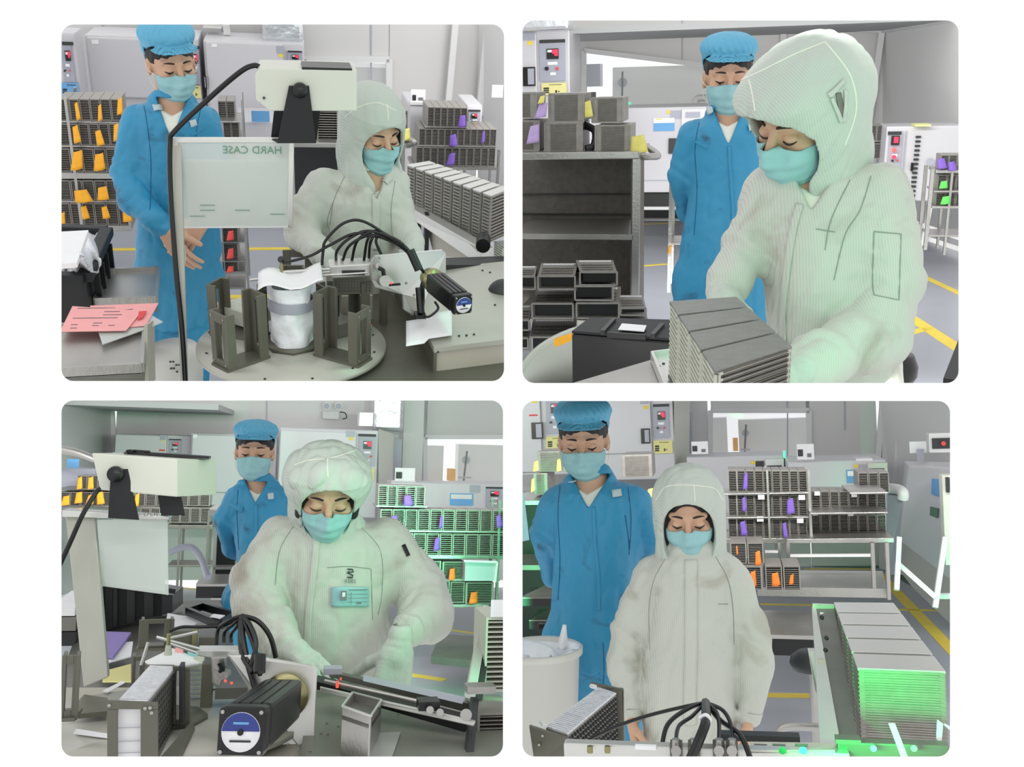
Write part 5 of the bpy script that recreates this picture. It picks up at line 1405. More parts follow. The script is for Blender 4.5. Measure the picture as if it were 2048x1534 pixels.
    part(T, 'roller', MB().cyl(P(770, 562, Y-.10), P(763, 560, Y-.03), .018, 20), 'steel')
    part(T, 'roller', MB().cyl(P(757, 532, Y-.06), P(757, 532, Y-.02), .010, 16), 'steel')
    part(T, 'gripper', MB().tube([P(757, 536, Y-.08), P(766, 540, Y-.08), P(768, 552, Y-.08)], .007), 'black')
    part(T, 'sensor_lamp', MB().ball(P(782, 566, Y-.09), .004), 'amber'); part(T, 'sensor', MB().bar(P(778, 570, Y-.085), P(800, 568, Y-.07), .008, .006), 'black')
    sc_ = MB()
    for u, v in ((758, 516), (812, 566), (828, 590)): screw(sc_, P(u, v, Y-.03), (0, -1, 0), .005)
    part(T, 'screws', sc_, 'steel')
    motor(i, 'black square stepper motor with a round blue and white end label, right of the turntable', P(927, 610, 2.88), P(868, 562, 3.10), .062)
    loom(i, [(848, 545, 3.1)]*8 + [(840, 590, 3.05)],
         [(566, 526, 3.14), (644, 530, 3.1), (672, 520, 3.15), (686, 520, 3.15), (704, 520, 3.15), (728, 520, 3.15), (738, 515, 3.15), (762, 508, 3.1), (836, 632, 3.0)],
         [[(800, 492, 3.1), (720, 466, 3.1), (660, 490, 3.1), (620, 512, 3.1)], [(810, 500, 3.1), (735, 446, 3.1), (690, 445, 3.1), (652, 480, 3.1), (646, 505, 3.1)], [(800, 486, 3.08), (740, 462, 3.1), (700, 476, 3.1), (675, 500, 3.1)], [(805, 488, 3.1), (745, 470, 3.1), (700, 490, 3.1)], [(800, 490, 3.12), (755, 462, 3.1), (716, 480, 3.1)], [(800, 486, 3.1), (750, 472, 3.1), (735, 480, 3.1)], [(810, 495, 3.07), (760, 468, 3.1), (742, 482, 3.1)], [(805, 488, 3.07), (765, 470, 3.1), (752, 482, 3.1)], [(845, 565, 3.0), (846, 612, 3.0)]],
         .0048, 'fan of black cables arching from the drive plate over the turntable', (848, 545, 3.1))
    T = thing(i, 'plug_cluster', P(845, 630, 3.0), 'thick black plug and cable cluster hanging beside the stepper motor', 'cable')
    part(T, 'plug', MB().cyl(P(820, 500, 3.02), P(838, 540, 3.0), .014, 12), 'black'); part(T, 'plug', MB().cyl(P(838, 575, 3.0), P(842, 625, 2.98), .012, 12), 'black')
    part(T, 'cable', MB().tube(spline([P(842, 625, 2.98), P(856, 634, 2.95), P(876, 618, 2.95), P(870, 604, 2.98)], 6), .004), 'rubber')
    part(T, 'terminal_block', MB().box(P(828, 622, 3.0), P(852, 638, 2.96)), 'black')
    # sloping cabinet on the right with the loose sheet
    T = thing(i, 'machine_cabinet', P(900, 780, 2.9), 'large grey sloping machine cabinet in the right foreground', 'machine cabinet')
    zt = -1.30
    A_, B_, C_, D_ = r.atz(868, 695, zt), r.atz(1030, 676, zt), r.atz(1030, 520, zt+.0), r.atz(790, 545, zt)
    part(T, 'top_plate', MB().prism([A_, B_, C_, D_], (0, 0, -.02)), 'deck', bevel=.002)
    part(T, 'front_panel', MB().prism([A_+Vector((0, .01, -.02)), B_+Vector((0, .01, -.02)), B_+Vector((0, .01, -.35)), A_+Vector((0, .01, -.35))], (0, .01, 0)), 'beige')
    part(T, 'side_panel', MB().prism([A_+Vector((0, 0, -.02)), D_+Vector((0, 0, -.02)), D_+Vector((0, 0, -.35)), A_+Vector((0, 0, -.35))], (.01, 0, 0)), 'olive')
    sc_ = MB(); 
    for u, v in ((876, 705), (918, 672), (933, 671), (948, 669), (980, 545), (965, 541), (990, 610)): 
        q = r.atz(u, v, zt+.001); screw(sc_, q, (0, 0, 1), .004)
    part(T, 'screws', sc_, 'dgrey')
    part(T, 'dome', MB().ball(r.atz(1006, 590, zt-.02), .06, 24), 'dgrey')
    def sh(a, b):
        q = r.atz(812+a*92, 684-b*50+a*(-14)+ (8 if a < .5 else 0), zt+.012+.03*math.sin(a*3)*b); return q
    solo(i, 'paper_sheet', MB().sheet(sh, 10, 6, .0015), 'paper', 'loose white paper sheet lying on the cabinet below the motor', 'paper')
# ------------------------------------------------------------------ top right bay: worker with the block of magazines
def room2():
    i = 2; r = RM[2]; P = r.at; fz = -1.62; Y = 11.5; zc = P(1765, 62, Y).z
    def quad(a, th=.08, Yq=Y): return MB().prism([P(u, v, Yq) for u, v in a], (0, th, 0))
    mb = MB()
    for q in ([(1020, 10), (1168, 10), (1168, 440), (1020, 440)], [(1168, 10), (1640, 10), (1640, 158), (1168, 101)], [(1168, 217), (1640, 217), (1640, 440), (1168, 440)], [(1562, 149), (1640, 158), (1640, 217), (1562, 217)], [(1640, 10), (1772, 10), (1772, 440), (1640, 440)]):
        mb.prism([P(u, v, Y) for u, v in q], (0, .08, 0))
    wb = struct(i, 'wall_back', mb, 'wall')
    s = MB(); s.bar(P(1364, 20, Y-.004), P(1364, 122, Y-.004), .012, .008, (0, 1, 0)); part(wb, 'panel_seam', s, 'gpanel')
    fr = MB()
    for a, b in (((1168, 101), (1562, 149)), ((1562, 149), (1562, 217)), ((1562, 217), (1168, 217)), ((1168, 217), (1168, 101))): fr.bar(P(*a, Y-.02), P(*b, Y-.02), .05, .05, (0, 1, 0))
    wn = struct(i, 'window_1', fr, 'trim'); part(wn, 'pane', quad([(1168, 101), (1562, 149), (1562, 217), (1168, 217)], .006, Y+.03), 'glass')
    back_room(i, Y, 0, 0, 0, 0, [('wall_beyond', 1100, 60, 1640, 260, 1.6, 'bright', None, None),
        ('cabinet', 1225, 132, 1425, 400, .9, 'wall2', 'large pale cabinet with a round valve wheel behind the window', 'cabinet'), ('cabinet', 1172, 128, 1200, 400, .8, 'gpanel', 'narrow grey cabinet at the left end behind the window', 'cabinet'),
        ('cabinet', 1430, 140, 1540, 400, 1.1, 'wall2', 'pale cabinet behind the window near the blue cap', 'cabinet')])
    T = thing(i, 'valve_wheel', P(1245, 165, Y+.7), 'round grey valve wheel on a rod behind the window', 'wheel')
    part(T, 'wheel', MB().cyl(P(1245, 165, Y+.75), P(1245, 165, Y+.70), .055, 24), 'gpanel'); part(T, 'rod', MB().cyl(P(1245, 143, Y+.68), P(1244, 210, Y+.68), .010, 8), 'dgrey')
    solo(i, 'indicator_lamp', MB().ball(P(1258, 208, Y-.1), .02), 'gled', 'small glowing green indicator at the foot of the window', 'lamp')
    solo(i, 'white_pipe', MB().tube(spline([P(1392, 212, Y-.3), P(1392, 200, Y-.3), P(1398, 196, Y-.3), P(1412, 196, Y-.3)], 5), .035), 'trim', 'short white bent pipe at the window beside the blue cap', 'pipe')
    struct(i, 'wall_right', MB().prism([P(1765, 10, Y), P(1960, 10, 8.6), P(1960, 520, 8.6), P(1765, 440, Y)], (.08, .06, 0)), 'wall2')
    struct(i, 'ceiling', MB().box((-3, 9.2, zc), (6, 12, zc+.05)), 'ceil')
    struct(i, 'trim_1', MB().bar(P(1568, 40, Y-.1), P(1565, 120, Y-.1), .06, .05, (0, 1, 0)), 'trim')
    struct(i, 'trim_2', MB().bar(P(1638, 40, Y-.1), P(1634, 120, Y-.1), .08, .05, (0, 1, 0)), 'trim')
    struct(i, 'trim_3', MB().bar(P(1764, 60, Y-.1), P(1738, 245, Y-.1), .06, .05, (0, 1, 0)), 'trim')
    struct(i, 'trim_4', MB().bar(P(1480, 46, Y-.2), P(1765, 62, Y-.1), .04, .04, (0, 1, 0)), 'trim')
    struct(i, 'trim_5', MB().bar(P(1765, 62, Y-.1), P(1960, 30, 8.6), .04, .04), 'trim')
    floor_plane(i, fz, 4.2, Y, -5, 7, [((1270, 449), (1352, 446), .05), ((1270, 533), (1345, 527), .05), ((1822, 541), (1930, 592), .06), ((1814, 630), (1930, 705), .09), ((1812, 668), (1862, 655), .07)])
    struct(i, 'baseboard_back', bpx(MB(), i, 1270, 417, 1360, 436, Y-.05, .04), 'dgrey')
    solo(i, 'foil_duct', bpx(MB(), i, 1030, 20, 1137, 61, 8.8, .3), 'silver', 'crinkled silver duct above the oven at the top left', 'duct', bevel=.03)
    oven(i, 'tall white drying oven with a red display at the left', (1030, 62, 1140, 300), (1020, 66, 1073, 188), (1079, 79, 1130, 162), 9.0, .6, handle=(1046, 134, 1070, 172), notice=(1083, 166, 1133, 190, 'note'), stickers=((1046, 66, 1070, 81, 'gpanel'), (1055, 82, 1065, 90, 'yellow')))
    T = thing(i, 'desk_sign', P(1198, 196, 8.7), 'paper notice in a clear stand at the left foot of the window', 'sign')
    part(T, 'sheet', flat(i, 1174, 173, 1222, 196, 8.7), 'paper'); part(T, 'print', flat(i, 1178, 184, 1192, 196, 8.695, .002), 'dgrey')
    solo(i, 'white_cabinet', bpx(MB(), i, 1150, 197, 1224, 400, 8.75, .5), 'enamel', 'white cabinet under the paper notice behind the piled magazines', 'cabinet', bevel=.01)
    T = thing(i, 'white_cabinet', P(1400, 385, 9.5), 'long white oven cabinet with a blue label behind the man in blue', 'cabinet'); Yc = 9.5
    part(T, 'body', bpx(MB(), i, 1225, 213, 1560, 385, Yc, 1.0), 'enamel', bevel=.012); part(T, 'door_line', bpx(MB(), i, 1278, 360, 1345, 362, Yc-.003, .004), 'gpanel')
    part(T, 'blue_label', flat(i, 1307, 236, 1349, 262, Yc-.006), 'blue'); part(T, 'label_print', flat(i, 1307, 236, 1349, 246, Yc-.009, .002), 'paper'); part(T, 'label_print', flat(i, 1311, 237, 1325, 240, Yc-.012, .002), 'note')
    part(T, 'sticker', flat(i, 1341, 221, 1362, 237, Yc-.006), 'gpanel'); part(T, 'sticker', flat(i, 1333, 221, 1341, 227, Yc-.006), 'yellow')
    part(T, 'handle', bpx(MB(), i, 1337, 277, 1352, 307, Yc-.03, .03), 'dgrey')
    part(T, 'control_panel', bpx(MB(), i, 1363, 218, 1420, 300, Yc-.03, .03), 'trim'); part(T, 'panel_slot', bpx(MB(), i, 1371, 224, 1400, 235, Yc-.04, .01), 'gpanel')
    part(T, 'base', bpx(MB(), i, 1278, 386, 1560, 413, Yc+.1, .6), 'black'); part(T, 'base_rail', bpx(MB(), i, 1278, 414, 1560, 420, Yc+.05, .05), 'trim')
    # left cart with magazines and slips
    Yt = 5.2
    T = thing(i, 'steel_cart', P(1160, 590, Yt), 'stainless steel cart with dark open bays in front of the tall oven', 'cart')
    part(T, 'top_shelf', bpx(MB(), i, 1020, 304, 1278, 319, Yt, .6), 'steel', bevel=.005)
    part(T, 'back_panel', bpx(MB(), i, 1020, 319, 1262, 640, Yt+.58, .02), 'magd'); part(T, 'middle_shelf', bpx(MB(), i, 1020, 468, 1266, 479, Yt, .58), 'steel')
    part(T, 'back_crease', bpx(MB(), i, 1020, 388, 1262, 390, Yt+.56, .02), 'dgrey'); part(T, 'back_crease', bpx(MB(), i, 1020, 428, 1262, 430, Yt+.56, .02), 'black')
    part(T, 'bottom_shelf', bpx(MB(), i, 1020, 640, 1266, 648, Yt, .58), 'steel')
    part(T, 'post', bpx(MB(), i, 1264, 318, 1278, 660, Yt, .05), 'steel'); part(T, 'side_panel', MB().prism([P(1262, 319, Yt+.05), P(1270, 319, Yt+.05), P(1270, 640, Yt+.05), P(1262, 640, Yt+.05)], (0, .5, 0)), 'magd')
    part(T, 'push_handle', MB().tube(spline([P(1278, 314, Yt+.1), P(1300, 313, Yt+.1), P(1316, 312, Yt+.15), P(1306, 302, Yt+.3), P(1290, 292, Yt+.5)], 6), .018), 'steel')
    labs = ['top layer, cut by the left edge', 'top layer, middle one', 'top layer, nearest the window', 'bottom layer, cut by the left edge', 'bottom layer, middle one', 'bottom layer, beside the yellow slips']
    for k, (a, b, c, d) in enumerate(((1028, 186, 1072, 236), (1098, 188, 1167, 244), (1184, 196, 1245, 245), (1028, 242, 1078, 301), (1090, 246, 1164, 303), (1191, 251, 1260, 304))):
        A, B, C_ = P(a, d, Yt+.08), P(c, d, Yt+.08), P(a, b, Yt+.08)
        h = C_.z-A.z; w = B.x-A.x; T = thing(i, 'magazine', (A+B)/2, 'pale steel slotted magazine on the cart, ' + labs[k], 'magazine', 'magazines piled on the steel cart')
        part(T, 'shell', MB().box(A, (B.x, A.y+.28, A.z+h)), 'magz', bevel=.003)
        rb = MB()
        for j in range(22): rb.box((A.x+.03, A.y-.003, A.z+h*(j+1)/24), (B.x-.03, A.y, A.z+h*(j+1.45)/24))
        part(T, 'slot_ribs', rb, 'magd')
        part(T, 'edge_frame', MB().bar(A, B, .008, .008).bar(C_, C_+(B-A), .008, .008).bar(A, C_, .008, .008, (0, 1, 0)).bar(B, B+(C_-A), .008, .008, (0, 1, 0)), 'magz')
    solo(i, 'coiled_strip', MB().tube(spline([P(1168, 250, Yt+.2), P(1190, 262, Yt+.15), P(1188, 290, Yt+.12), P(1172, 298, Yt+.1)], 6), .02), 'dgrey', 'dark coiled strip standing between two lower magazines', 'strip')
    for u, v, a, b, m, lab in ((1084, 199, 12, 14, 'tyellow', 'pale yellow slip between the upper magazines, left one'), (1084, 221, 22, 27, 'lilac', 'lilac slip beside the upper magazines'), (1068, 268, 24, 34, 'lilac', 'lilac slip folded beside the lower magazines'), (1177, 218, 15, 30, 'tyellow', 'pale yellow slip between the upper magazines, right one'), (1277, 288, 32, 32, 'tyellow', 'bundle of pale yellow slips at the right end of the cart')):
        tag(i, u, v, a, b, Yt+.04, m, lab, 'paper slips among the cart magazines')
    # perforated magazines lying on the lower shelf and the floor
    k = 0
    wh = ['top row at the left edge', 'top row, second', 'top row, beside the cart post', 'below the topmost right one', 'middle row at the left edge', 'middle row, left one', 'middle row, right one', 'bottom row at the left edge', 'bottom row above the white bin', 'upper one of the pair right of the cart post', 'lower one of the pair right of the cart post']
    for (ua, ub, va, vb, vc, dx) in ((1026, 1070, 532, 553, 578, 4), (1076, 1150, 526, 552, 578, 6), (1160, 1234, 520, 544, 570, -8), (1150, 1226, 546, 572, 600, 4), (1026, 1058, 610, 640, 660, 5), (1064, 1146, 578, 607, 636, 8), (1153, 1238, 573, 606, 636, 4), (1026, 1056, 645, 676, 700, 5), (1060, 1148, 637, 674, 706, 6), (1241, 1292, 590, 616, 630, -6), (1241, 1297, 619, 645, 660, -6)):
        Ym = 4.55; A, B = P(ua, vb, Ym), P(ub, vb, Ym); h = P(ua, vb, Ym).z-P(ua, vc, Ym).z
        C_, D_ = r.atz(ub+dx, va, A.z), r.atz(ua+dx, va, A.z); C_ = Vector((C_.x, min(C_.y, Ym+.45), A.z)); D_ = Vector((D_.x, min(D_.y, Ym+.45), A.z))
        T = thing(i, 'perforated_magazine', (A+B)/2-Vector((0, 0, h)), 'grey magazine lying down, perforated top, ' + wh[k], 'magazine', 'perforated magazines on the lower shelves'); k += 1
        part(T, 'top_plate', MB().prism([A, B, C_, D_], (0, 0, -.006)), 'magz'); part(T, 'shade_fill', MB().prism([p-Vector((0, 0, .008)) for p in (A+Vector((.01, .02, 0)), B+Vector((-.01, .02, 0)), C_, D_)], (0, 0, -h+.016)), 'black')  # black block stands in for the shade inside the magazine
        fr = MB(); dn = Vector((0, 0, -h)); fr.bar(A+dn, B+dn, .008, .008).bar(A, A+dn, .008, .008, (0, 1, 0)).bar(B, B+dn, .008, .008, (0, 1, 0)).bar(A, B, .010, .008)
        part(T, 'frame', fr, 'magz')
        ho = MB(); sl = MB(); n = 16
        for j in range(n):
            t = .1+.8*j/(n-1); p = A.lerp(B, t)*.15 + D_.lerp(C_, t)*.85; sl.cbox(p+Vector((0, 0, .002)), (B-A).length/n*.55, .03, .003)
            for q in (.18, .36, .54): p = A.lerp(B, t)*(1-q) + D_.lerp(C_, t)*q; ho.cbox(p+Vector((0, 0, .001)), (B-A).length/n*.5, .03, .0025)
        part(T, 'bright_slots', sl, 'paper'); part(T, 'holes', ho, 'magd')
    # thin steel stand behind the man
    rack(i, 'thin steel stand between the cart and the man in blue', [(1338, 1362, 350, 5), (1338, 1362, 486, 4)], [(1342, 350, 585, 6)], 6.2, .3, name='steel_stand')
    tag(i, 1339, 498, 6, 16, 6.1, 'orange', 'small orange slip on the thin steel stand', None)
    # white tub, black box, table, tray
    T = thing(i, 'white_tub', P(1100, 760, 3.4), 'large round white tub with an orange label at the lower left', 'tub'); c = P(1236, 762, 3.25); rr = .35; ax = Vector((0, -.36, .93)).normalized()
    part(T, 'tub', MB().lathe(c - ax*.4, [(0, 0), (rr*.86, 0), (rr, .4), (rr*1.03, .405), (rr*1.03, .385), (rr*.99, .385), (rr*.97, .39), (rr*.84, .02), (0, .02)], 64, ax), 'binw')
    part(T, 'orange_label', MB().prism([P(1109, 677, 3.38), P(1145, 665, 3.42), P(1143, 680, 3.40), P(1114, 692, 3.36), P(1109, 688, 3.36)], (0, -.012, 0)), 'orange')
    T = thing(i, 'black_box', P(1240, 745, 2.7), 'black lidded plastic box with a white label left of the magazine block', 'box'); zt = P(1150, 668, 2.6).z
    A, B, C_, D_ = r.atz(1143, 668, zt), r.atz(1345, 684, zt), r.atz(1345, 645, zt), r.atz(1180, 640, zt)
    part(T, 'body', MB().prism([A, B, C_, D_], (0, 0, -.14)), 'black', bevel=.006)
    lid = MB(); lid.prism([A*1.0+Vector((0, 0, .001)), B+Vector((0, 0, .001)), C_+Vector((0, 0, .001)), D_+Vector((0, 0, .001))], (0, 0, .008)); L_ = part(T, 'lid', lid, 'blackm', bevel=.003)
    q = [r.atz(1215, 668, zt+.012), r.atz(1290, 674, zt+.012), r.atz(1292, 660, zt+.012), r.atz(1235, 646, zt+.012)]
    part(L_, 'label_plate', MB().prism([r.atz(1236, 660, zt+.016), r.atz(1288, 664, zt+.016), r.atz(1293, 652, zt+.016), r.atz(1244, 648, zt+.016)], (0, 0, .002)), 'paper', base=T)
    part(L_, 'lid_ridge', MB().bar(r.atz(1205, 665, zt+.012), r.atz(1228, 640, zt+.012), .012, .012).bar(r.atz(1305, 672, zt+.012), r.atz(1325, 650, zt+.012), .012, .012).bar(r.atz(1215, 669, zt+.012), r.atz(1292, 674, zt+.012), .008, .014), 'black', base=T)
    zb = -.56
    slab(i, [(1030, 800), (1400, 800), (1400, 690), (1338, 709)], zb, .02, 'steel', 'steel_table', 'stainless steel table edge across the bottom left', 'table')
    T = thing(i, 'tray', r.atz(1330, 740, zb), 'light aluminium tray carrying the magazine block', 'tray')
    tq = [r.atz(u, v, zb+.012) for u, v in ((1340, 800), (1500, 800), (1480, 690), (1304, 712))]
    part(T, 'plate', MB().prism(tq, (0, 0, -.008)), 'alu'); e = MB(); e.bar(tq[3], tq[0], .006, .02).bar(tq[3], tq[2], .006, .02); part(T, 'lip', e, 'alu')
    sc_ = MB(); screw(sc_, r.atz(1318, 733, zb+.012), (0, 0, 1), .003); screw(sc_, r.atz(1327, 728, zb+.012), (0, 0, 1), .003); part(T, 'screws', sc_, 'dgrey')
    block(i, [(1338, 601), (1472, 592), (1586, 694), (1432, 745)], -.40, .145, 4, 'block of magazines before the worker', 'long grey magazine in the block before the worker', ['farthest', 'second farthest', 'second nearest', 'nearest one'], nsl=15, end='magd')
    # stool and right-hand things
    T = thing(i, 'stool', P(1790, 790, 3.2), 'black round stool seat behind the seated worker', 'stool')
    part(T, 'seat', MB().lathe(P(1778, 742, 3.2), [(0, -.03), (.075, -.03), (.085, -.01), (.085, .02), (.07, .055), (.0, .06)], 36), 'black'); part(T, 'stem', MB().cyl(P(1790, 740, 3.2), P(1790, 800, 3.2), .02), 'steel')
    T = oven(i, 'white control cabinet with two red lamps on the right side', (1768, 252, 1925, 402), None, (1776, 263, 1803, 346), 8.6, .5, display=False)
    part(T, 'display_housing', bpx(MB(), i, 1783, 272, 1799, 290, 8.55, .03), 'black'); part(T, 'display', bpx(MB(), i, 1788, 274, 1797, 286, 8.54, .01), 'led')
    for v, m in ((300, 'amber'), (314, 'led')): part(T, 'lamp', MB().cyl(P(1788, v, 8.56), P(1788, v, 8.53), .016, 12), m)
    g = MB()
    for k in range(16): bpx(g, i, 1832-k*.9, 272+k*9, 1842-k*.9, 276+k*9, 8.58, .02)
    part(T, 'vent_slots', g, 'dgrey'); part(T, 'panel_edge', bpx(MB(), i, 1806, 262, 1808, 402, 8.585, .02), 'gpanel')
    part(T, 'side_handle', bpx(MB(), i, 1822, 326, 1827, 342, 8.56, .03), 'black'); part(T, 'knock_out', MB().cyl(P(1861, 324, 8.6), P(1861, 324, 8.58), .03, 20), 'gpanel')
    part(T, 'top_papers', bpx(MB(), i, 1830, 249, 1862, 253, 8.5, .2), 'note')
    for u0, v0, u1, v1 in ((1862, 402, 1845, 492), (1828, 468, 1925, 500), (1828, 445, 1925, 478)): part(T, 'leg', MB().bar(P(u0, v0, 8.7), P(u1, v1, 8.6), .035, .035, (0, 1, 0)), 'trim')
    for k, (a, b, c, d) in enumerate(((1740, 250, 1765, 283), (1728, 287, 1762, 318))):
        row(i, 'a', a, c, b, d, 8.9, 2, .2, 'magazines behind the hood', 'slotted magazine just right of the hood', ('the upper pair', 'the lower pair')[k])
    solo(i, 'socket_box', bpx(MB(), i, 1710, 192, 1724, 212, 11.2, .05), 'trim', 'small white socket box on the wall right of the hood', 'socket')
    rack(i, 'low dark steel rack with green tags at the right edge', [(1872, 1930, 340, 6), (1868, 1930, 381, 4), (1864, 1930, 412, 5), (1858, 1930, 470, 4)], [(1866, 338, 500, 6), (1905, 345, 510, 4)], 7.6, .3)
    row(i, 'a', 1880, 1930, 310, 340, 7.65, 3, .2, 'magazines on the right low rack', 'slotted magazine on the low right rack', 'top row')
    row(i, 'a', 1874, 1930, 350, 381, 7.65, 3, .2, 'magazines on the right low rack', 'slotted magazine on the low right rack', 'first shelf row')
    row(i, 'a', 1870, 1930, 386, 412, 7.65, 3, .2, 'magazines on the right low rack', 'slotted magazine on the low right rack', 'second shelf row')
    for u, v, a, b, m, lab in ((1883, 327, 16, 18, 'purple', 'purple tag above the low rack, left one'), (1904, 332, 14, 16, 'purple', 'purple tag above the low rack, right one'), (1887, 369, 14, 13, 'tgreen', 'green tag in the low right rack, upper one'), (1891, 400, 16, 14, 'tgreen', 'green tag in the low right rack, lower one')): tag(i, u, v, a, b, 7.6, m, lab, 'tags on the low right rack')
    struct(i, 'trim_6', MB().bar(P(1900, 770, 4.6), P(1930, 690, 5.0), .06, .06), 'black')
# ------------------------------------------------------------------ bottom left bay: worker with the name badge
def room3():
    i = 3; r = RM[3]; P = r.at; fz = -1.72; Y = 11.5; zc = P(226, 822, Y).z
    wall_windows(i, Y, 226, 1040, 780, 1160, [(850, 874, 1022, 966)], [(533, 800, 870), (850, 800, 870)])
    struct(i, 'wall_left', MB().prism([P(226, 780, Y), P(226, 1160, Y), P(90, 1200, 8.5), P(90, 770, 8.5)], (-.06, .03, 0)), 'wall')
    struct(i, 'ceiling', MB().box((-5, 9, zc), (-.6, 11.6, zc+.05)), 'ceil')
    struct(i, 'trim_1', MB().bar(P(224, 822, Y-.1), P(229, 905, Y-.1), .05, .05, (0, 1, 0)), 'trim'); struct(i, 'trim_2', MB().bar(P(145, 812, 9.8), P(154, 900, 9.8), .04, .04, (0, 1, 0)), 'trim')
    struct(i, 'wall_pillar', bpx(MB(), i, 806, 780, 846, 1000, Y-.5, .5), 'wall')
    back_room(i, Y, 0, 0, 0, 0, [('wall_beyond', 830, 850, 1060, 990, 1.6, 'bright', None, None), ('cabinet', 838, 891, 886, 990, .7, 'wall2', 'pale cabinet at the left end behind the far window', 'cabinet'),
        ('cabinet', 916, 890, 1040, 990, .9, 'wall2', 'pale cabinet with a valve wheel behind the far window', 'cabinet'), ('hanging_cloth', 900, 938, 911, 962, .5, 'orange', 'yellow cloth hanging behind the far window', 'cloth')])
    T = thing(i, 'valve_wheel', P(932, 920, Y+.7), 'round valve wheel on a rod behind the far window', 'wheel')
    part(T, 'wheel', MB().cyl(P(932, 920, Y+.75), P(932, 920, Y+.70), .05, 24), 'gpanel'); part(T, 'rod', MB().cyl(P(934, 902, Y+.68), P(927, 965, Y+.68), .012, 8), 'dgrey'); part(T, 'crossbar', MB().bar(P(916, 955, Y+.66), P(942, 955, Y+.66), .02, .02), 'gpanel')
    floor_plane(i, fz, 4.5, Y, -6, 3.5, [((340, 1172), (410, 1181), .05), ((880, 1257), (990, 1272), .05), ((812, 1348), (890, 1360), .08)])
    T = thing(i, 'emergency_light', P(662, 840, Y-.1), 'twin-headed emergency light box high on the back wall', 'light'); Ye = Y-.15
    part(T, 'box', bpx(MB(), i, 645, 822, 679, 839, Ye, .1), 'trim', bevel=.01)
    for u in (653, 677): l = part(T, 'lamp_head', MB().cyl(P(u, 812, Ye-.05), P(u, 812, Ye+.05), .042, 20), 'trim'); part(l, 'lens', MB().cyl(P(u, 812, Ye-.056), P(u, 812, Ye-.05), .032, 20), 'gpanel', base=T)
    part(T, 'cable', MB().tube(spline([P(680, 824, Ye), P(690, 826, Ye), P(693, 835, Ye), P(685, 838, Ye)], 5), .006), 'dgrey')
    solo(i, 'foil_duct', bpx(MB(), i, 747, 780, 808, 862, Y-.9, .4), 'silver', 'crinkled silver foil duct rising over the oven', 'duct', bevel=.04)
    solo(i, 'clear_box', bpx(MB(), i, 719, 825, 746, 852, Y-1.2, .3), 'film', 'translucent box standing on the oven beside the foil duct', 'box')
    oven(i, 'white oven with a red display seen above the sensor box', (229, 869, 380, 1000), (230, 870, 333, 912), (338, 878, 362, 908), 10.6, .5, stickers=((320, 870, 332, 880, 'gpanel'), (323, 880, 330, 886, 'note'), (318, 899, 330, 902, 'tagred')))
    oven(i, 'wide blank-doored white oven behind the man in blue', (378, 868, 552, 1035), (382, 871, 540, 985), None, 10.3, .5, badge=(386, 869, 394, 876))
    oven(i, 'tall white oven with a red display right of the hooded worker', (556, 858, 754, 1035), (558, 862, 711, 1000), (717, 868, 752, 932), 10.0, .5, notice=(713, 937, 748, 961, 'note'), stickers=((692, 862, 710, 874, 'gpanel'), (698, 874, 706, 880, 'yellow')))
    solo(i, 'oven_side_cabinet', MB().prism([P(757, 858, 10.0), P(786, 868, 10.6), P(783, 1000, 10.6), P(757, 1035, 10.0)], (.01, .02, 0)), 'enamel2', 'white side casing of the tall oven, seen edge-on', 'cabinet')
    solo(i, 'dark_box', bpx(MB(), i, 783, 878, 802, 1000, 10.7, .3), 'gpanel', 'grey box standing in for duct shadow between tall oven and pillar', 'cabinet')  # dark shadow beside the oven, built as a grey box
    T = thing(i, 'desk_sign', P(808, 967, 9.4), 'paper notice in a clear stand left of the far window', 'sign')
    part(T, 'sheet', flat(i, 790, 936, 830, 962, 9.4), 'paper'); part(T, 'print', flat(i, 792, 944, 804, 957, 9.39, .002), 'dgrey'); part(T, 'foot', bpx(MB(), i, 784, 962, 832, 968, 9.35, .1), 'trim')
    T = oven(i, 'low white oven under the far window, with a red display', (780, 967, 1030, 1090), None, (972, 974, 1006, 1014), 9.2, .5)
    part(T, 'blue_label', flat(i, 900, 987, 946, 1011, 9.19), 'blue'); part(T, 'label_print', flat(i, 902, 989, 944, 998, 9.185, .002), 'trim'); part(T, 'sticker', flat(i, 940, 970, 960, 985, 9.19), 'gpanel')
    # right racks
    g = 'slotted magazines on the right rack'; wt = 'slotted magazine on the green-lit rack'
    for rn_, a in zip(('top row', 'second row', 'third row'), ((756, 850, 970, 1012, 5), (760, 1010, 1018, 1061, 10), (800, 1010, 1066, 1110, 8))):
        row(i, 'open', a[0], a[1], a[2], a[3], 7.2, a[4], .25, g, wt, rn_, dv=3)
    for rn_, a in zip(('fourth row', 'fifth row', 'lowest row'), ((838, 930, 1122, 1158, 2), (870, 930, 1162, 1205, 2), (930, 990, 1165, 1208, 1))):
        row(i, 'a', a[0], a[1], a[2], a[3], 7.2, a[4], .25, g, wt, rn_, dv=3)
    rack(i, 'green-lit steel rack full of slotted magazines on the right', [(740, 1020, 1111, 7), (752, 855, 1012, 3), (756, 1015, 1062, 3), (838, 1000, 1209, 6), (845, 1000, 1159, 3)], [(845, 1118, 1215, 4), (1000, 1000, 1215, 5)], 7.2, .3)
    T = thing(i, 'clip_board', P(960, 1160, 7.0), 'green-lit board in a pale frame hanging under the right rack', 'board')
    part(T, 'sheet', flat(i, 930, 1124, 990, 1162, 7.0), 'gpanel'); part(T, 'frame', MB().bar(P(928, 1122, 6.99), P(994, 1124, 6.99), .014, .014, (0, 1, 0)).bar(P(994, 1124, 6.99), P(990, 1164, 6.99), .014, .014, (0, 1, 0)), 'trim')
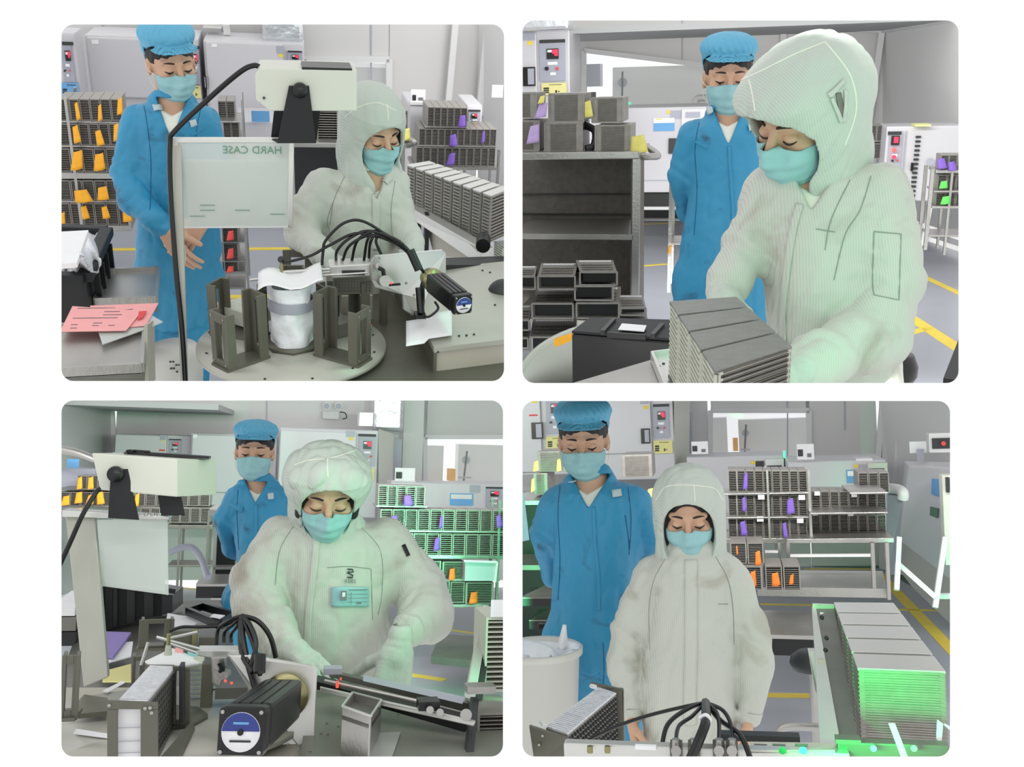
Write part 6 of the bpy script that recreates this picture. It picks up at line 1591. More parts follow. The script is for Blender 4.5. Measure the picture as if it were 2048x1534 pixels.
    for u, v, a, b, m, lab in ((816, 1001, 18, 20, 'purple', 'purple tag in the top row of the green-lit rack'), (788, 1039, 16, 14, 'purple', 'purple tag near the hooded worker’s shoulder'), (882, 1044, 7, 24, 'purple', 'thin blue tag in the second row'), (874, 1088, 13, 25, 'purple', 'blue tag in the third row'), (998, 1042, 12, 24, 'purple', 'blue tag at the right edge, second row'),
            (904, 1148, 13, 22, 'orange2', 'orange tag in the fourth row'), (889, 1188, 12, 30, 'orange2', 'orange tag in the fifth row'), (947, 1195, 17, 22, 'orange2', 'orange tag in the lowest row, nearest the right edge')): tag(i, u, v, a, b, 7.1, m, lab, 'tags on the right rack')
    slab(i, [(862, 1312), (980, 1325), (1000, 1275), (880, 1268)], -1.45, .05, 'steeld', 'low_bench', 'low steel bench on the floor behind the gloved hand', 'bench')
    # left rack
    g = 'slotted magazines on the left rack'
    for rn_, a in zip(('top row', 'second row', 'third row'), ((153, 240, 951, 978, 4), (118, 420, 984, 1012, 14), (280, 420, 1016, 1046, 7))):
        for k in range(a[4]):
            pass
        n = a[4]
        if n > 13:
            row(i, 'a', a[0], a[0]+(a[1]-a[0])/2, a[2], a[3], 7.6, 7, .25, g, 'slotted magazine on the left rack', rn_+' left half'); row(i, 'a', a[0]+(a[1]-a[0])/2, a[1], a[2], a[3], 7.6, 7, .25, g, 'slotted magazine on the left rack', rn_+' right half')
        else: row(i, 'a', a[0], a[1], a[2], a[3], 7.6, n, .25, g, 'slotted magazine on the left rack', rn_)
    rack(i, 'steel wire rack with orange-tagged magazines behind the sensor box', [(118, 425, 979, 3), (118, 425, 1013, 3), (335, 425, 1050, 8), (335, 425, 1130, 4)], [(360, 1050, 1190, 4), (418, 1020, 1150, 4)], 7.6, .3, name='wire_rack', m='steeld')
    for k, (u, v, a, b) in enumerate([(160, 966, 9, 22), (182, 966, 10, 22), (132, 1001, 14, 17), (158, 995, 13, 20), (181, 999, 13, 18), (201, 996, 13, 22), (274, 1000, 9, 24), (158, 1020, 10, 8), (276, 1030, 6, 8)]):
        tag(i, u, v, a, b, 7.5, 'orange', 'orange tag on the left rack, ' + ['top row, left one', 'top row, right one', 'second row, leftmost', 'second row, second from left', 'second row, third from left', 'second row, fourth from left', 'second row, behind the black bracket', 'third row, left one', 'third row, below the black bracket'][k], 'orange tags on the left rack')
    solo(i, 'pale_shelf', bpx(MB(), i, 120, 938, 190, 980, 8.0, .3), 'gpanel', 'grey cabinet at the far left behind the orange-tagged magazines', 'cabinet')
    solo(i, 'blue_notice', flat(i, 134, 918, 158, 936, 7.9), 'blue', 'light blue notice card at the far left', 'notice')
    solo(i, 'steel_pipe', MB().tube(spline([P(110, 898, 7.6), P(150, 905, 7.6), P(190, 920, 7.6)], 5), .03), 'steel', 'shiny steel pipe sloping down to the sensor box', 'pipe')
    # dark cart behind the man
    T = thing(i, 'steel_cart', P(440, 1200, 6.4), 'steel cart with a black inside between the board and the man', 'cart')
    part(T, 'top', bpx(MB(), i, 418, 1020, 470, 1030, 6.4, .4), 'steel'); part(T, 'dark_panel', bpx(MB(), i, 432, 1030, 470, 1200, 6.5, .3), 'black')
    part(T, 'post', bpx(MB(), i, 426, 1028, 432, 1200, 6.4, .04), 'steel'); part(T, 'shelf', bpx(MB(), i, 426, 1134, 470, 1139, 6.4, .3), 'steel')
    cable(i, [(338, 1105, 5.6), (360, 1096, 5.6), (385, 1096, 5.6), (404, 1120, 5.6), (416, 1155, 5.5)], .018, 'grey bent tube handle behind the board', 'tube_handle', 'gpanel')
    for k, (u0, v0, u1, v1) in enumerate(((392, 1168, 470, 1196), (425, 1196, 470, 1220), (385, 1172, 392, 1200))):
        if k < 2: 
            T = thing(i, 'steel_tray', P((u0+u1)/2, v1, 5.8), 'steel tray stacked on the floor beside the man, ' + ('upper one', 'lower one')[k], 'tray', 'trays beside the man')
            part(T, 'rim', bpx(MB(), i, u0, v0, u1, v0+5, 5.8, .4), 'steel'); part(T, 'side', bpx(MB(), i, u0, v0+5, u1, v1, 5.82, .4), 'black')
    # tables, crate, papers
    slab(i, [(100, 1400), (500, 1400), (440, 1200), (180, 1205)], -.84, .02, 'steeld', 'work_table', 'grey work table under the papers behind the machine', 'table')
    T = thing(i, 'black_crate', P(270, 1260, 4.6), 'long black crate behind the board post', 'crate')
    A, B, C_, D_ = P(195, 1170, 4.4), P(345, 1190, 4.7), P(345, 1225, 4.7), P(195, 1262, 4.4)
    part(T, 'side', MB().prism([A, B, C_, D_], (.02, .25, 0)), 'black'); rb = MB()
    for t in (.15, .32, .55, .8): p, q = A.lerp(B, t), D_.lerp(C_, t); rb.bar(p+Vector((0, -.01, 0)), q+Vector((0, -.01, 0)), .03, .02, (0, 1, 0))
    part(T, 'rib', rb, 'blackm'); part(T, 'rim', MB().bar(A+Vector((0, -.02, .02)), B+Vector((0, -.02, .02)), .04, .02), 'blackm')
    z = -.77
    solo(i, 'purple_folder', MB().prism([r.atz(u, v, z) for u, v in ((214, 1316), (226, 1318), (262, 1270), (210, 1268))], (0, 0, .01)), 'purplef', 'purple folder lying behind the board post', 'folder')
    solo(i, 'paper_sheet', MB().prism([r.atz(u, v, z-.008) for u, v in ((205, 1330), (262, 1315), (266, 1285), (205, 1290))], (0, 0, .004)), 'paper', 'white sheet under the purple folder', 'paper')
    solo(i, 'paper_sheet', MB().prism([r.atz(u, v, z) for u, v in ((330, 1255), (385, 1255), (405, 1240), (335, 1228))], (0, 0, .004)), 'paper', 'white sheet lying behind the back holder', 'paper')
    solo(i, 'paper_sheet', MB().prism([r.atz(u, v, z) for u, v in ((205, 1365), (262, 1365), (262, 1330), (205, 1345))], (0, 0, .004)), 'note', 'cream sheet beside the foot of the board post', 'paper')
    T = thing(i, 'magazine_pile', P(125, 1280, 4.2), 'pile of papers and dark tins at the far left edge', 'pile')
    part(T, 'papers', bpx(MB(), i, 110, 1205, 150, 1232, 4.2, .3), 'paper'); part(T, 'tins', bpx(MB(), i, 110, 1234, 152, 1262, 4.2, .3), 'steeld'); part(T, 'dark_tin', bpx(MB(), i, 110, 1264, 152, 1292, 4.2, .3), 'black')
    T = thing(i, 'black_tray', r.atz(410, 1235, z), 'open black plastic tray with a white label behind the cables', 'tray')
    q = [r.atz(u, v, z+.03) for u, v in ((375, 1222), (440, 1250), (470, 1232), (405, 1212))]; e = MB()
    for a, b in zip(q, q[1:]+q[:1]): e.bar(a, b, .02, .03)
    part(T, 'rim', e, 'black'); part(T, 'label', MB().prism([r.atz(u, v, z+.05) for u, v in ((420, 1234), (440, 1238), (450, 1232), (428, 1229))], (0, 0, .003)), 'paper')
    # board and post
    T = thing(i, 'display_board', P(170, 1380, 3.0), 'clear board hung from a wide post under the sensor box', 'board'); Yb = 2.95
    part(T, 'post', MB().prism([P(131, 1032, Yb), P(190, 1036, Yb), P(216, 1355, Yb-.1), P(167, 1375, Yb-.1)], (0, .03, 0)), 'deck', bevel=.003)
    part(T, 'top_bar', MB().prism([P(124, 1020, Yb-.02), P(338, 1032, Yb-.02), P(338, 1040, Yb-.02), P(124, 1034, Yb-.02)], (0, .08, 0)), 'alu', bevel=.003)
    part(T, 'sheet', MB().prism([P(194, 1040, Yb-.01), P(335, 1036, Yb-.01), P(337, 1190, Yb-.01), P(203, 1172, Yb-.01)], (0, .005, 0)), 'film')
    part(T, 'paper_insert', MB().prism([P(205, 1056, Yb), P(328, 1056, Yb), P(330, 1183, Yb), P(210, 1168, Yb)], (0, .004, 0)), 'paper')
    T = thing(i, 'camera_box', P(300, 1040, 2.8), 'white sensor box on black brackets above the board', 'sensor'); Ys = 2.85
    body = MB(); A = [P(183, 906, Ys), P(354, 918, Ys-.03), P(354, 994, Ys-.03), P(200, 980, Ys)]; B = [P(262, 905, Ys+.25), P(433, 919, Ys+.22), P(433, 990, Ys+.22), P(275, 975, Ys+.25)]
    body.hexa([A[3], A[2], B[2], B[3], A[0], A[1], B[1], B[0]])
    part(T, 'housing', body, 'enamel2', bevel=.004)
    part(T, 'cover_strip', MB().prism([P(250, 902, Ys+.1), P(418, 913, Ys+.1), P(418, 918, Ys+.1), P(255, 909, Ys+.1)], (0, .08, 0)), 'black')
    b_ = part(T, 'bracket', MB().prism([P(222, 938, Ys-.012), P(256, 938, Ys-.012), P(278, 1040, Ys-.012), P(216, 1036, Ys-.012)], (0, .006, 0)), 'blackm')
    part(b_, 'knob', MB().lathe(P(232, 948, Ys-.012), [(0, -.03), (.018, -.03), (.022, -.010), (.020, 0), (0, 0)], 20, (0, 1, 0)), 'black', base=T)
    part(T, 'bracket', MB().prism([P(316, 992, Ys+.03), P(362, 992, Ys+.03), P(370, 1030, Ys+.03), P(322, 1032, Ys+.03)], (0, .006, 0)), 'blackm')
    ft = MB()
    for u in (292, 305, 318): ft.cyl(P(u, 1032, Ys), P(u, 1026, Ys), .006, 10)
    part(T, 'clamp_screws', ft, 'steel')
    cable(i, [(250, 905, 2.98), (256, 902, 2.9), (270, 902, 2.95), (300, 904, 2.95)], .004, 'thin black cable on top of the sensor box')
    cable(i, [(200, 978, 2.82), (192, 985, 2.82), (165, 1030, 2.8), (138, 1090, 2.8), (110, 1150, 2.8)], .0065, 'black cable falling from the sensor box across the post')
    machine3()

def machine3():
    i = 3; r = RM[3]; P = r.at; zd = -.72
    c = r.atz(330, 1440, zd)
    turntable(i, c, .34, 'round metal turntable in the lower left foreground carrying grey holders')
    T = thing(i, 'machine_table', r.atz(300, 1500, zd-.03), 'beige machine deck under the turntable, with printed strips', 'table')
    part(T, 'plate', MB().prism([r.atz(80, 1560, zd-.03), r.atz(660, 1560, zd-.03), r.atz(600, 1375, zd-.03), r.atz(120, 1375, zd-.03)], (0, 0, -.03)), 'beige')
    for q in (((146, 1468), (215, 1477), (215, 1468), (152, 1458)), ((205, 1382), (245, 1362), (250, 1366), (215, 1386))): part(T, 'printed_strip', MB().prism([r.atz(u, v, zd+.003) for u, v in q], (0, 0, .001)), 'paper')
    Y0 = 2.35
    # loaded front holder
    T = thing(i, 'magazine_holder', P(300, 1510, 2.3), 'grey holder in the foreground loaded with a full magazine of lead strips', 'holder', 'magazine holders of the machine')
    def fr(px, win, Yf, nm='upright_plate'):
        (u0, v0), (u1, v1), vb = px; (a, b, w0, w1) = win; mb = MB(); t = (0, .010, 0)
        def q(pts): mb.prism([P(u, v, Yf) for u, v in pts], t)
        q([(u0, v0), (u1, v1), (u1, b), (u0, b)]) if False else None
        q([(u0, v0), (u1, v1), (u1, w0), (u0, w0)]); q([(u0, w0), (a, w0), (a, vb), (u0, vb)]); q([(b, w0), (u1, w0), (u1, vb), (b, vb)])
        if w1 < vb: q([(a, w1), (b, w1), (b, vb), (a, vb)])
        return part(T, nm, mb, 'olive', bevel=.0015)
    p = fr(((214, 1402), (316, 1406), 1535), (235, 281, 1419, 1540), 2.15)
    sc_ = MB()
    for u, v in ((218, 1411), (290, 1417), (300, 1416), (303, 1426)): sc_.cyl(P(u, v, 2.15), P(u, v, 2.146), .0035, 10)
    part(p, 'screws', sc_, 'steel', base=T)
    Tm = T
    p = fr(((345, 1332), (380, 1336), 1450), (352, 358, 1342, 1440), 2.55)
    part(p, 'flange', MB().prism([P(358, 1333, 2.5), P(366, 1333, 2.5), P(366, 1445, 2.5), P(358, 1445, 2.5)], (0, .05, 0)), 'dgrey', base=T)
    part(T, 'base_plate', MB().prism([P(316, 1520, 2.16), P(380, 1445, 2.55), P(390, 1452, 2.55), P(345, 1535, 2.16)], (0, 0, -.01)), 'olive')
    part(T, 'back_plate', MB().prism([P(290, 1330, 2.62), P(348, 1331, 2.62), P(348, 1345, 2.62), P(290, 1345, 2.62)], (0, .008, 0)), 'olive')
    T = thing(i, 'strip_magazine', P(300, 1510, 2.4), 'full magazine of silvery lead strips held in the foreground holder', 'magazine')
    A = [P(238, 1402, 2.17), P(295, 1402, 2.17), P(350, 1335, 2.58), P(300, 1333, 2.58)]
    part(T, 'strip_pack', MB().prism(A, (0, 0, -.15)), 'paper'); tp = MB(); X = A[1]-A[0]; D = A[3]-A[0]
    for k in range(26):
        t = (k+.5)/26; p0 = A[0].lerp(A[3], t); p1 = A[1].lerp(A[2], t); tp.bar(p0+Vector((0, 0, .002)), p1+Vector((0, 0, .002)), .006, .004)
    part(T, 'strip_tops', tp, 'roll'); sd = MB(); g2 = MB()
    for k in range(14):
        for j in range(9):
            t = (k+.5)/14; p0 = A[1].lerp(A[2], t)+Vector((.004, 0, -.012-j*.015)); sd.cbox(p0, .004, .012, .009)
    part(T, 'side_mesh', MB().prism([A[1]+Vector((.002, 0, -.002)), A[2]+Vector((.002, 0, -.002)), A[2]+Vector((.002, 0, -.15)), A[1]+Vector((.002, 0, -.15))], (.003, 0, 0)), 'steeld'); part(T, 'side_holes', sd, 'dgrey')
    for v in (1455, 1482, 1505): part(T, 'paper_edge', bpx(MB(), i, 236, v, 281, v+1, 2.165, .002), 'gpanel')
    # other holders
    for k, (u0, u1, v0, v1, Yh, lab) in enumerate(((118, 150, 1310, 1440, 2.5, 'grey holder plate at the far left of the turntable'), (276, 346, 1238, 1300, 3.3, 'grey holder plate at the back of the turntable, paper behind its window'), (262, 284, 1312, 1372, 2.9, 'narrow grey holder plate behind the loaded holder'))):
        a, b = P(u0, v1, Yh), P(u1, v1, Yh); h = P(u0, v0, Yh).z-a.z; w = b.x-a.x
        T = thing(i, 'magazine_holder', (a+b)/2, lab, 'holder', 'magazine holders of the machine')
        p = part(T, 'upright_plate', frame_plate((a+b)/2, (1, .15, 0), w, h, .01, (w*.45, h*.15, h*.86), (0, 1, 0)), 'olive', bevel=.0015)
        part(p, 'flange', MB().cbox((a+b)/2+Vector((-w*.42, .02, h/2)), .008, .05, h, (1, .15, 0), (-.15, 1, 0)).cbox((a+b)/2+Vector((w*.42, .02, h/2)), .008, .05, h, (1, .15, 0), (-.15, 1, 0)), 'olive', base=T)
        part(T, 'foot', MB().cbox((a+b)/2+Vector((0, .03, .004)), w*1.1, .09, .008), 'olive')
    solo(i, 'holder_rail', MB().prism([r.atz(u, v, zd+.012) for u, v in ((130, 1440), (215, 1432), (215, 1405), (168, 1398))], (0, 0, .012)), 'olive', 'flat grey rail joining the left holder to the turntable', 'rail')
    T = thing(i, 'strip_stack', P(350, 1400, 2.9), 'tall stack of white sheets in the middle of the turntable', 'stack')
    part(T, 'top_sheet', MB().prism([P(290, 1322, 2.8), P(345, 1296, 3.1), P(400, 1318, 3.0), P(398, 1328, 2.8), P(310, 1335, 2.75)], (0, 0, -.004)), 'paper'); part(T, 'stack_side', bpx(MB(), i, 380, 1328, 401, 1440, 2.85, .1), 'cassw'); pl = MB()
    for v in range(1340, 1436, 9): bpx(pl, i, 380, v, 401, v+3, 2.845, .004)
    part(T, 'stack_bands', pl, 'gpanel')
    T = thing(i, 'guide_post', P(412, 1440, 2.75), 'dark grey guide post beside the sheet stack', 'post'); part(T, 'post', bpx(MB(), i, 401, 1328, 424, 1440, 2.75, .04), 'olive', bevel=.002)
    # arm
    T = thing(i, 'pick_arm', P(400, 1300, 2.8), 'chrome pick-up arm with rods and a brass nozzle over the stack', 'machine arm'); Ya = 2.75
    for a, b in (((313, 1274), (400, 1298)), ((340, 1276), (395, 1264)), ((335, 1285), (392, 1305)), ((282, 1330), (296, 1285))): part(T, 'rod', MB().cyl(P(*a, Ya), P(*b, Ya), .004, 10), 'alu')
    part(T, 'nozzle', MB().cyl(P(338, 1268, Ya), P(337, 1300, Ya), .006, 12), 'brass'); part(T, 'suction_cup', MB().cyl(P(337, 1290, Ya), P(336, 1310, Ya), .007, 12, .010), 'cassw')
    part(T, 'rail_block', MB().prism([P(395, 1300, Ya), P(485, 1300, Ya), P(485, 1312, Ya-.0), P(430, 1318, Ya), P(394, 1312, Ya)], (0, .06, 0)), 'alu', bevel=.003)
    part(T, 'clamp_body', MB().prism([P(422, 1315, Ya-.05), P(455, 1313, Ya-.05), P(448, 1350, Ya-.05), P(440, 1375, Ya-.05), P(424, 1368, Ya-.05)], (0, .02, 0)), 'steel', bevel=.003)
    part(T, 'gripper', MB().tube([P(440, 1325, Ya-.07), P(445, 1335, Ya-.07), P(442, 1345, Ya-.07)], .008), 'black'); part(T, 'cylinder', MB().cyl(P(447, 1352, Ya-.09), P(455, 1345, Ya-.02), .010, 14), 'steel')
    for u, v in ((451, 1362), (463, 1366)): part(T, 'red_lamp', MB().ball(P(u, v, Ya-.1), .0035), 'amber')
    part(T, 'comb', bpx(MB(), i, 430, 1376, 495, 1398, Ya, .06), 'steeld')
    T = thing(i, 'back_plates', P(420, 1290, 3.2), 'row of small grey machine plates with holes behind the arm', 'machine plate')
    for u0, v0, u1, v1 in ((345, 1262, 385, 1290), (398, 1274, 432, 1296), (520, 1262, 548, 1310)): part(T, 'plate', bpx(MB(), i, u0, v0, u1, v1, 3.15, .03), 'olive', bevel=.003)
    part(T, 'brass_plate', bpx(MB(), i, 384, 1258, 394, 1292, 3.14, .03), 'brass'); part(T, 'pink_tab', bpx(MB(), i, 350, 1296, 366, 1310, 3.0, .01), 'pink'); part(T, 'green_tab', bpx(MB(), i, 375, 1303, 395, 1315, 3.0, .01), 'mask')
    # drive plate and motor
    T = thing(i, 'drive_plate', P(560, 1400, 2.6), 'large aluminium drive plate with a rounded corner carrying the motor', 'machine plate'); Yp = 2.55
    part(T, 'plate', MB().prism([P(455, 1310, Yp), P(500, 1310, Yp), P(628, 1332, Yp-.02), P(635, 1340, Yp-.02), P(628, 1530, Yp-.05), P(470, 1530, Yp-.05), P(500, 1380, Yp)], (-.003, .014, 0)), 'alu', bevel=.003)
    part(T, 'dark_port', bpx(MB(), i, 536, 1358, 600, 1420, Yp-.02, .01), 'black', bevel=.002); sc_ = MB()
    for u, v in ((595, 1370), (592, 1408), (545, 1362)): sc_.cyl(P(u, v, Yp-.022), P(u, v, Yp-.028), .006, 12)
    part(T, 'screws', sc_, 'steel')
    motor(i, 'large black stepper motor with a round blue and white end label in the foreground', P(482, 1464, 2.02), P(567, 1395, 2.46), .088)
    loom(i, [(483, 1232, 2.65)]*9,
         [(433, 1290, 2.7), (448, 1285, 2.7), (463, 1285, 2.7), (340, 1262, 2.74), (512, 1380, 2.5), (520, 1350, 2.5), (505, 1345, 2.5), (552, 1315, 2.6), (498, 1340, 2.52)],
         [[(460, 1240, 2.66), (437, 1258, 2.7)], [(468, 1248, 2.66), (450, 1264, 2.7)], [(475, 1252, 2.66), (463, 1268, 2.7)], [(450, 1250, 2.7), (400, 1254, 2.72), (365, 1254, 2.73)], [(485, 1270, 2.6), (494, 1320, 2.55)], [(496, 1262, 2.6), (510, 1300, 2.55)], [(480, 1280, 2.6), (486, 1315, 2.55)], [(515, 1242, 2.62), (540, 1272, 2.6)], [(500, 1250, 2.6), (512, 1290, 2.55)]],
         [.005, .0045, .0045, .0042, .008, .006, .006, .0065, .006], 'fan of thick black cables rising over the drive plate', (483, 1232, 2.65))
    solo(i, 'cable_plug', MB().cyl(P(520, 1310, 2.48), P(519, 1345, 2.46), .014, 12), 'black', 'black plug at the end of the thick cables above the motor', 'plug')
    # deck, hopper, conveyor rail
    zc2 = -.73
    T = thing(i, 'machine_deck', r.atz(800, 1500, zc2), 'wide green-lit metal deck across the bottom right', 'machine deck')
    part(T, 'plate', MB().prism([r.atz(590, 1560, zc2), r.atz(1040, 1570, zc2), r.atz(1040, 1440, zc2), r.atz(630, 1345, zc2)], (0, 0, -.03)), 'deckd'); sc_ = MB()
    for u, v in ((654, 1447), (677, 1453), (642, 1467), (655, 1469), (576, 1490), (597, 1497), (620, 1503), (796, 1429), (838, 1428), (700, 1484), (887, 1447), (922, 1460)): screw(sc_, r.atz(u, v, zc2+.0005), (0, 0, 1), .0035)
    part(T, 'screws', sc_, 'steel')
    T = thing(i, 'hopper', r.atz(725, 1490, zc2), 'square open-topped metal hopper box standing on the deck', 'hopper')
    a, b, c_, d = P(685, 1412, 2.35), P(742, 1432, 2.30), P(763, 1400, 2.5), P(705, 1385, 2.55); bt = zc2; mb = MB()
    for p, q, m_ in ((a, b, 1), (b, c_, 1), (c_, d, 0), (d, a, 0)):
        n = Vector((0, 0, 1)).cross(q-p).normalized()*.004; mb.prism([p, q, Vector((q.x, q.y, bt)), Vector((p.x, p.y, bt))], n)
    part(T, 'walls', mb, 'steel'); e = MB()
    for p, q in ((a, b), (b, c_), (c_, d), (d, a)): e.bar(p, q, .005, .004)
    part(T, 'rim', e, 'alu'); part(T, 'fill', MB().prism([p-Vector((0, 0, .02)) for p in (a, b, c_, d)], (0, 0, -.01)), 'steeld')
    part(T, 'foot_flange', MB().prism([Vector((p.x, p.y, bt+.002)) for p in (b, c_, c_+Vector((.05, .0, 0)), b+Vector((.05, -.0, 0)))], (0, 0, .003)), 'alu')
    T = thing(i, 'conveyor_rail', P(800, 1400, 2.7), 'long dark conveyor rail sloping down to the right under the gloved hand', 'conveyor')
    part(T, 'back_rail', MB().prism([P(636, 1338, 2.9), P(960, 1412, 2.6), P(960, 1432, 2.6), P(636, 1348, 2.9)], (0, .03, 0)), 'steeld', bevel=.002)
    part(T, 'belt', MB().prism([P(636, 1350, 2.75), P(950, 1432, 2.5), P(930, 1448, 2.45), P(630, 1362, 2.7)], (0, 0, -.02)), 'black')
    part(T, 'chrome_guide', MB().cyl(P(650, 1362, 2.66), P(845, 1405, 2.52), .006, 12), 'steel'); part(T, 'front_rail', MB().prism([P(640, 1372, 2.6), P(950, 1440, 2.4), P(945, 1450, 2.4), P(640, 1382, 2.6)], (0, -.012, 0)), 'alu', bevel=.002)
    part(T, 'cover', MB().prism([P(728, 1352, 2.75), P(930, 1396, 2.6), P(925, 1408, 2.55), P(726, 1362, 2.7)], (0, .012, 0)), 'gpanel', bevel=.002)
    part(T, 'stop_block', bpx(MB(), i, 648, 1337, 684, 1350, 2.68, .04), 'gpanel', bevel=.002); part(T, 'red_laser_spot', MB().box(P(672, 1362, 2.62), P(677, 1376, 2.615)), 'amber'); part(T, 'red_laser_spot', MB().box(P(680, 1355, 2.66), P(683, 1360, 2.655)), 'amber')
    for u, v in ((860, 1420), (880, 1425), (928, 1430)): part(T, 'roller', MB().cyl(P(u, v, 2.43), P(u, v, 2.40), .009, 14), 'steel')
    part(T, 'black_block', bpx(MB(), i, 838, 1404, 880, 1422, 2.42, .05), 'black'); part(T, 'pulley', MB().cyl(P(932, 1430, 2.40), P(932, 1430, 2.36), .014, 18), 'steel')
    T = thing(i, 'magazine_lift', P(950, 1500, 2.6), 'tall sloping metal lift frame at the right edge', 'machine frame')
    part(T, 'front_rail', MB().prism([P(968, 1212, 3.0), P(982, 1215, 3.0), P(950, 1400, 2.6), P(930, 1395, 2.6)], (0, .02, 0)), 'alu', bevel=.002); part(T, 'dark_rail', MB().prism([P(982, 1212, 3.02), P(990, 1212, 3.02), P(965, 1400, 2.62), P(948, 1400, 2.62)], (0, .03, 0)), 'dgrey')
    part(T, 'lower_post', MB().prism([P(945, 1400, 2.5), P(958, 1400, 2.5), P(945, 1530, 2.3), P(930, 1530, 2.3)], (0, .03, 0)), 'dgrey'); part(T, 'cross_piece', bpx(MB(), i, 935, 1374, 992, 1388, 2.5, .05), 'steel')
    row(i, 'p', 968, 1030, 1235, 1385, 2.75, 1, .18, 'tall magazines at the right edge', 'tall green-lit magazine at the right edge', 'the upper position')
    solo(i, 'paper_sheet', flat(i, 982, 1200, 1030, 1234, 2.74), 'paper', 'pale sheet above the tall green-lit magazine', 'paper')
    row(i, 'a', 952, 1030, 1428, 1530, 2.5, 1, .18, 'tall magazines at the right edge', 'dark slotted magazine in the lower right corner', 'the lower position')
# ------------------------------------------------------------------ bottom right bay: woman facing us, green-lit magazines
def room4():
    i = 4; r = RM[4]; P = r.at; fz = -1.88; Y = 10.3
    wall_windows(i, Y, 1020, 1758, 780, 1140, [(1421, 821, 1618, 917)], [(1575, 800, 1000), (1690, 800, 860)])
    struct(i, 'wall_right', MB().prism([P(1758, 780, Y-.1), P(1806, 780, Y-.6), P(1940, 770, 7.4), P(1940, 1330, 7.4), P(1806, 1150, Y-.6), P(1758, 1140, Y-.1)], (.06, .1, 0)), 'wall2')
    struct(i, 'trim_1', MB().bar(P(1766, 790, Y-.15), P(1755, 925, Y-.15), .05, .04, (0, 1, 0)), 'trim'); struct(i, 'trim_2', MB().bar(P(1805, 790, Y-.65), P(1792, 980, Y-.65), .07, .04, (0, 1, 0)), 'trim')
    back_room(i, Y, 0, 0, 0, 0, [('wall_beyond', 1390, 800, 1650, 940, 1.5, 'bright', None, None), ('cabinet', 1422, 836, 1455, 930, .6, 'wall2', 'pale cabinet at the left end behind the window', 'cabinet'),
        ('cabinet', 1478, 838, 1625, 930, .8, 'wall2', 'pale cabinet with a valve wheel behind the window', 'cabinet'), ('hanging_cloth', 1466, 878, 1476, 902, .5, 'orange', 'yellow cloth hanging behind the window', 'cloth')])
    T = thing(i, 'valve_wheel', P(1491, 866, Y+.6), 'round valve wheel on a rod behind the window', 'wheel')
    part(T, 'wheel', MB().cyl(P(1491, 866, Y+.65), P(1491, 866, Y+.60), .038, 24), 'gpanel'); part(T, 'rod', MB().cyl(P(1492, 849, Y+.58), P(1489, 915, Y+.58), .010, 8), 'dgrey'); part(T, 'crossbar', MB().bar(P(1481, 899, Y+.57), P(1500, 899, Y+.57), .018, .018), 'gpanel')
    fl = floor_plane(i, fz, 3.6, Y, -5, 7, [((1520, 1208), (1672, 1211), .05), ((1533, 1390), (1632, 1392), .08), ((1758, 1146), (1915, 1312), .09), ((1795, 1219), (1915, 1222), .05), ((1608, 1138), (1750, 1138), .05)])
    part(fl, 'floor_paint', MB().prism([r.atz(u, v, fz+.002) for u, v in ((1600, 1132), (1760, 1136), (1900, 1215), (1900, 1160), (1800, 1112), (1600, 1112))], (0, 0, .003)), 'floorg')
    # ovens
    oven(i, 'white oven behind the man, its red display beside the cap', (1020, 780, 1140, 950), (1020, 782, 1082, 945), (1092, 790, 1125, 868), 9.0, .5, handle=(1063, 845, 1085, 878), notice=(1092, 873, 1134, 898, 'note'), stickers=((1058, 829, 1075, 832, 'tagred'), (1064, 797, 1074, 806, 'yellow')))
    oven(i, 'white oven between the man and the window, with a red display', (1142, 780, 1348, 960), (1144, 782, 1302, 908), (1306, 808, 1338, 876), 8.8, .5, handle=(1282, 857, 1300, 887), notice=(1307, 881, 1345, 907, 'note'), stickers=((1280, 790, 1297, 808, 'gpanel'), (1287, 811, 1296, 818, 'yellow')))
    solo(i, 'oven_side_cabinet', MB().prism([P(1348, 780, 8.8), P(1378, 780, 9.5), P(1376, 930, 9.5), P(1348, 940, 8.8)], (.01, .02, 0)), 'enamel2', 'white side casing of the oven next to the window', 'cabinet')
    solo(i, 'dark_box', bpx(MB(), i, 1366, 825, 1384, 940, 9.7, .3), 'gpanel', 'narrow dark cabinet left of the window', 'cabinet')
    for k, (u0, v0, u1, v1, Yq, lab) in enumerate(((1383, 883, 1416, 908, 8.4, 'paper notice in a stand left of the window'), (1594, 888, 1628, 919, 8.0, 'paper notice in a stand at the lower right of the window'))):
        T = thing(i, 'desk_sign', P((u0+u1)/2, v1, Yq), lab, 'sign'); w = u1-u0; h = v1-v0
        part(T, 'sheet', flat(i, u0, v0, u1, v1, Yq), 'paper'); part(T, 'print', flat(i, u0+w*.05, v0+h*.35, u0+w*.35, v0+h*.8, Yq-.004, .002), 'dgrey'); part(T, 'print', flat(i, u0+w*.6, v0+h*.6, u0+w*.85, v0+h*.85, Yq-.004, .002), 'text')
    T = thing(i, 'white_cabinet', P(1470, 1000, 8.5), 'white oven cabinet behind the left rack, green lamp at its corner', 'cabinet')
    part(T, 'body', bpx(MB(), i, 1376, 912, 1570, 1060, 8.6, .5), 'enamel', bevel=.01); part(T, 'sticker', flat(i, 1511, 922, 1528, 935, 8.59), 'dgrey'); part(T, 'sticker', flat(i, 1502, 922, 1511, 928, 8.59), 'yellow')
    part(T, 'control_panel', bpx(MB(), i, 1531, 918, 1568, 942, 8.55, .05), 'trim'); part(T, 'panel_slot', bpx(MB(), i, 1534, 931, 1563, 939, 8.54, .02), 'dgrey'); part(T, 'green_lamp', bpx(MB(), i, 1567, 902, 1571, 916, 8.5, .03), 'gled')
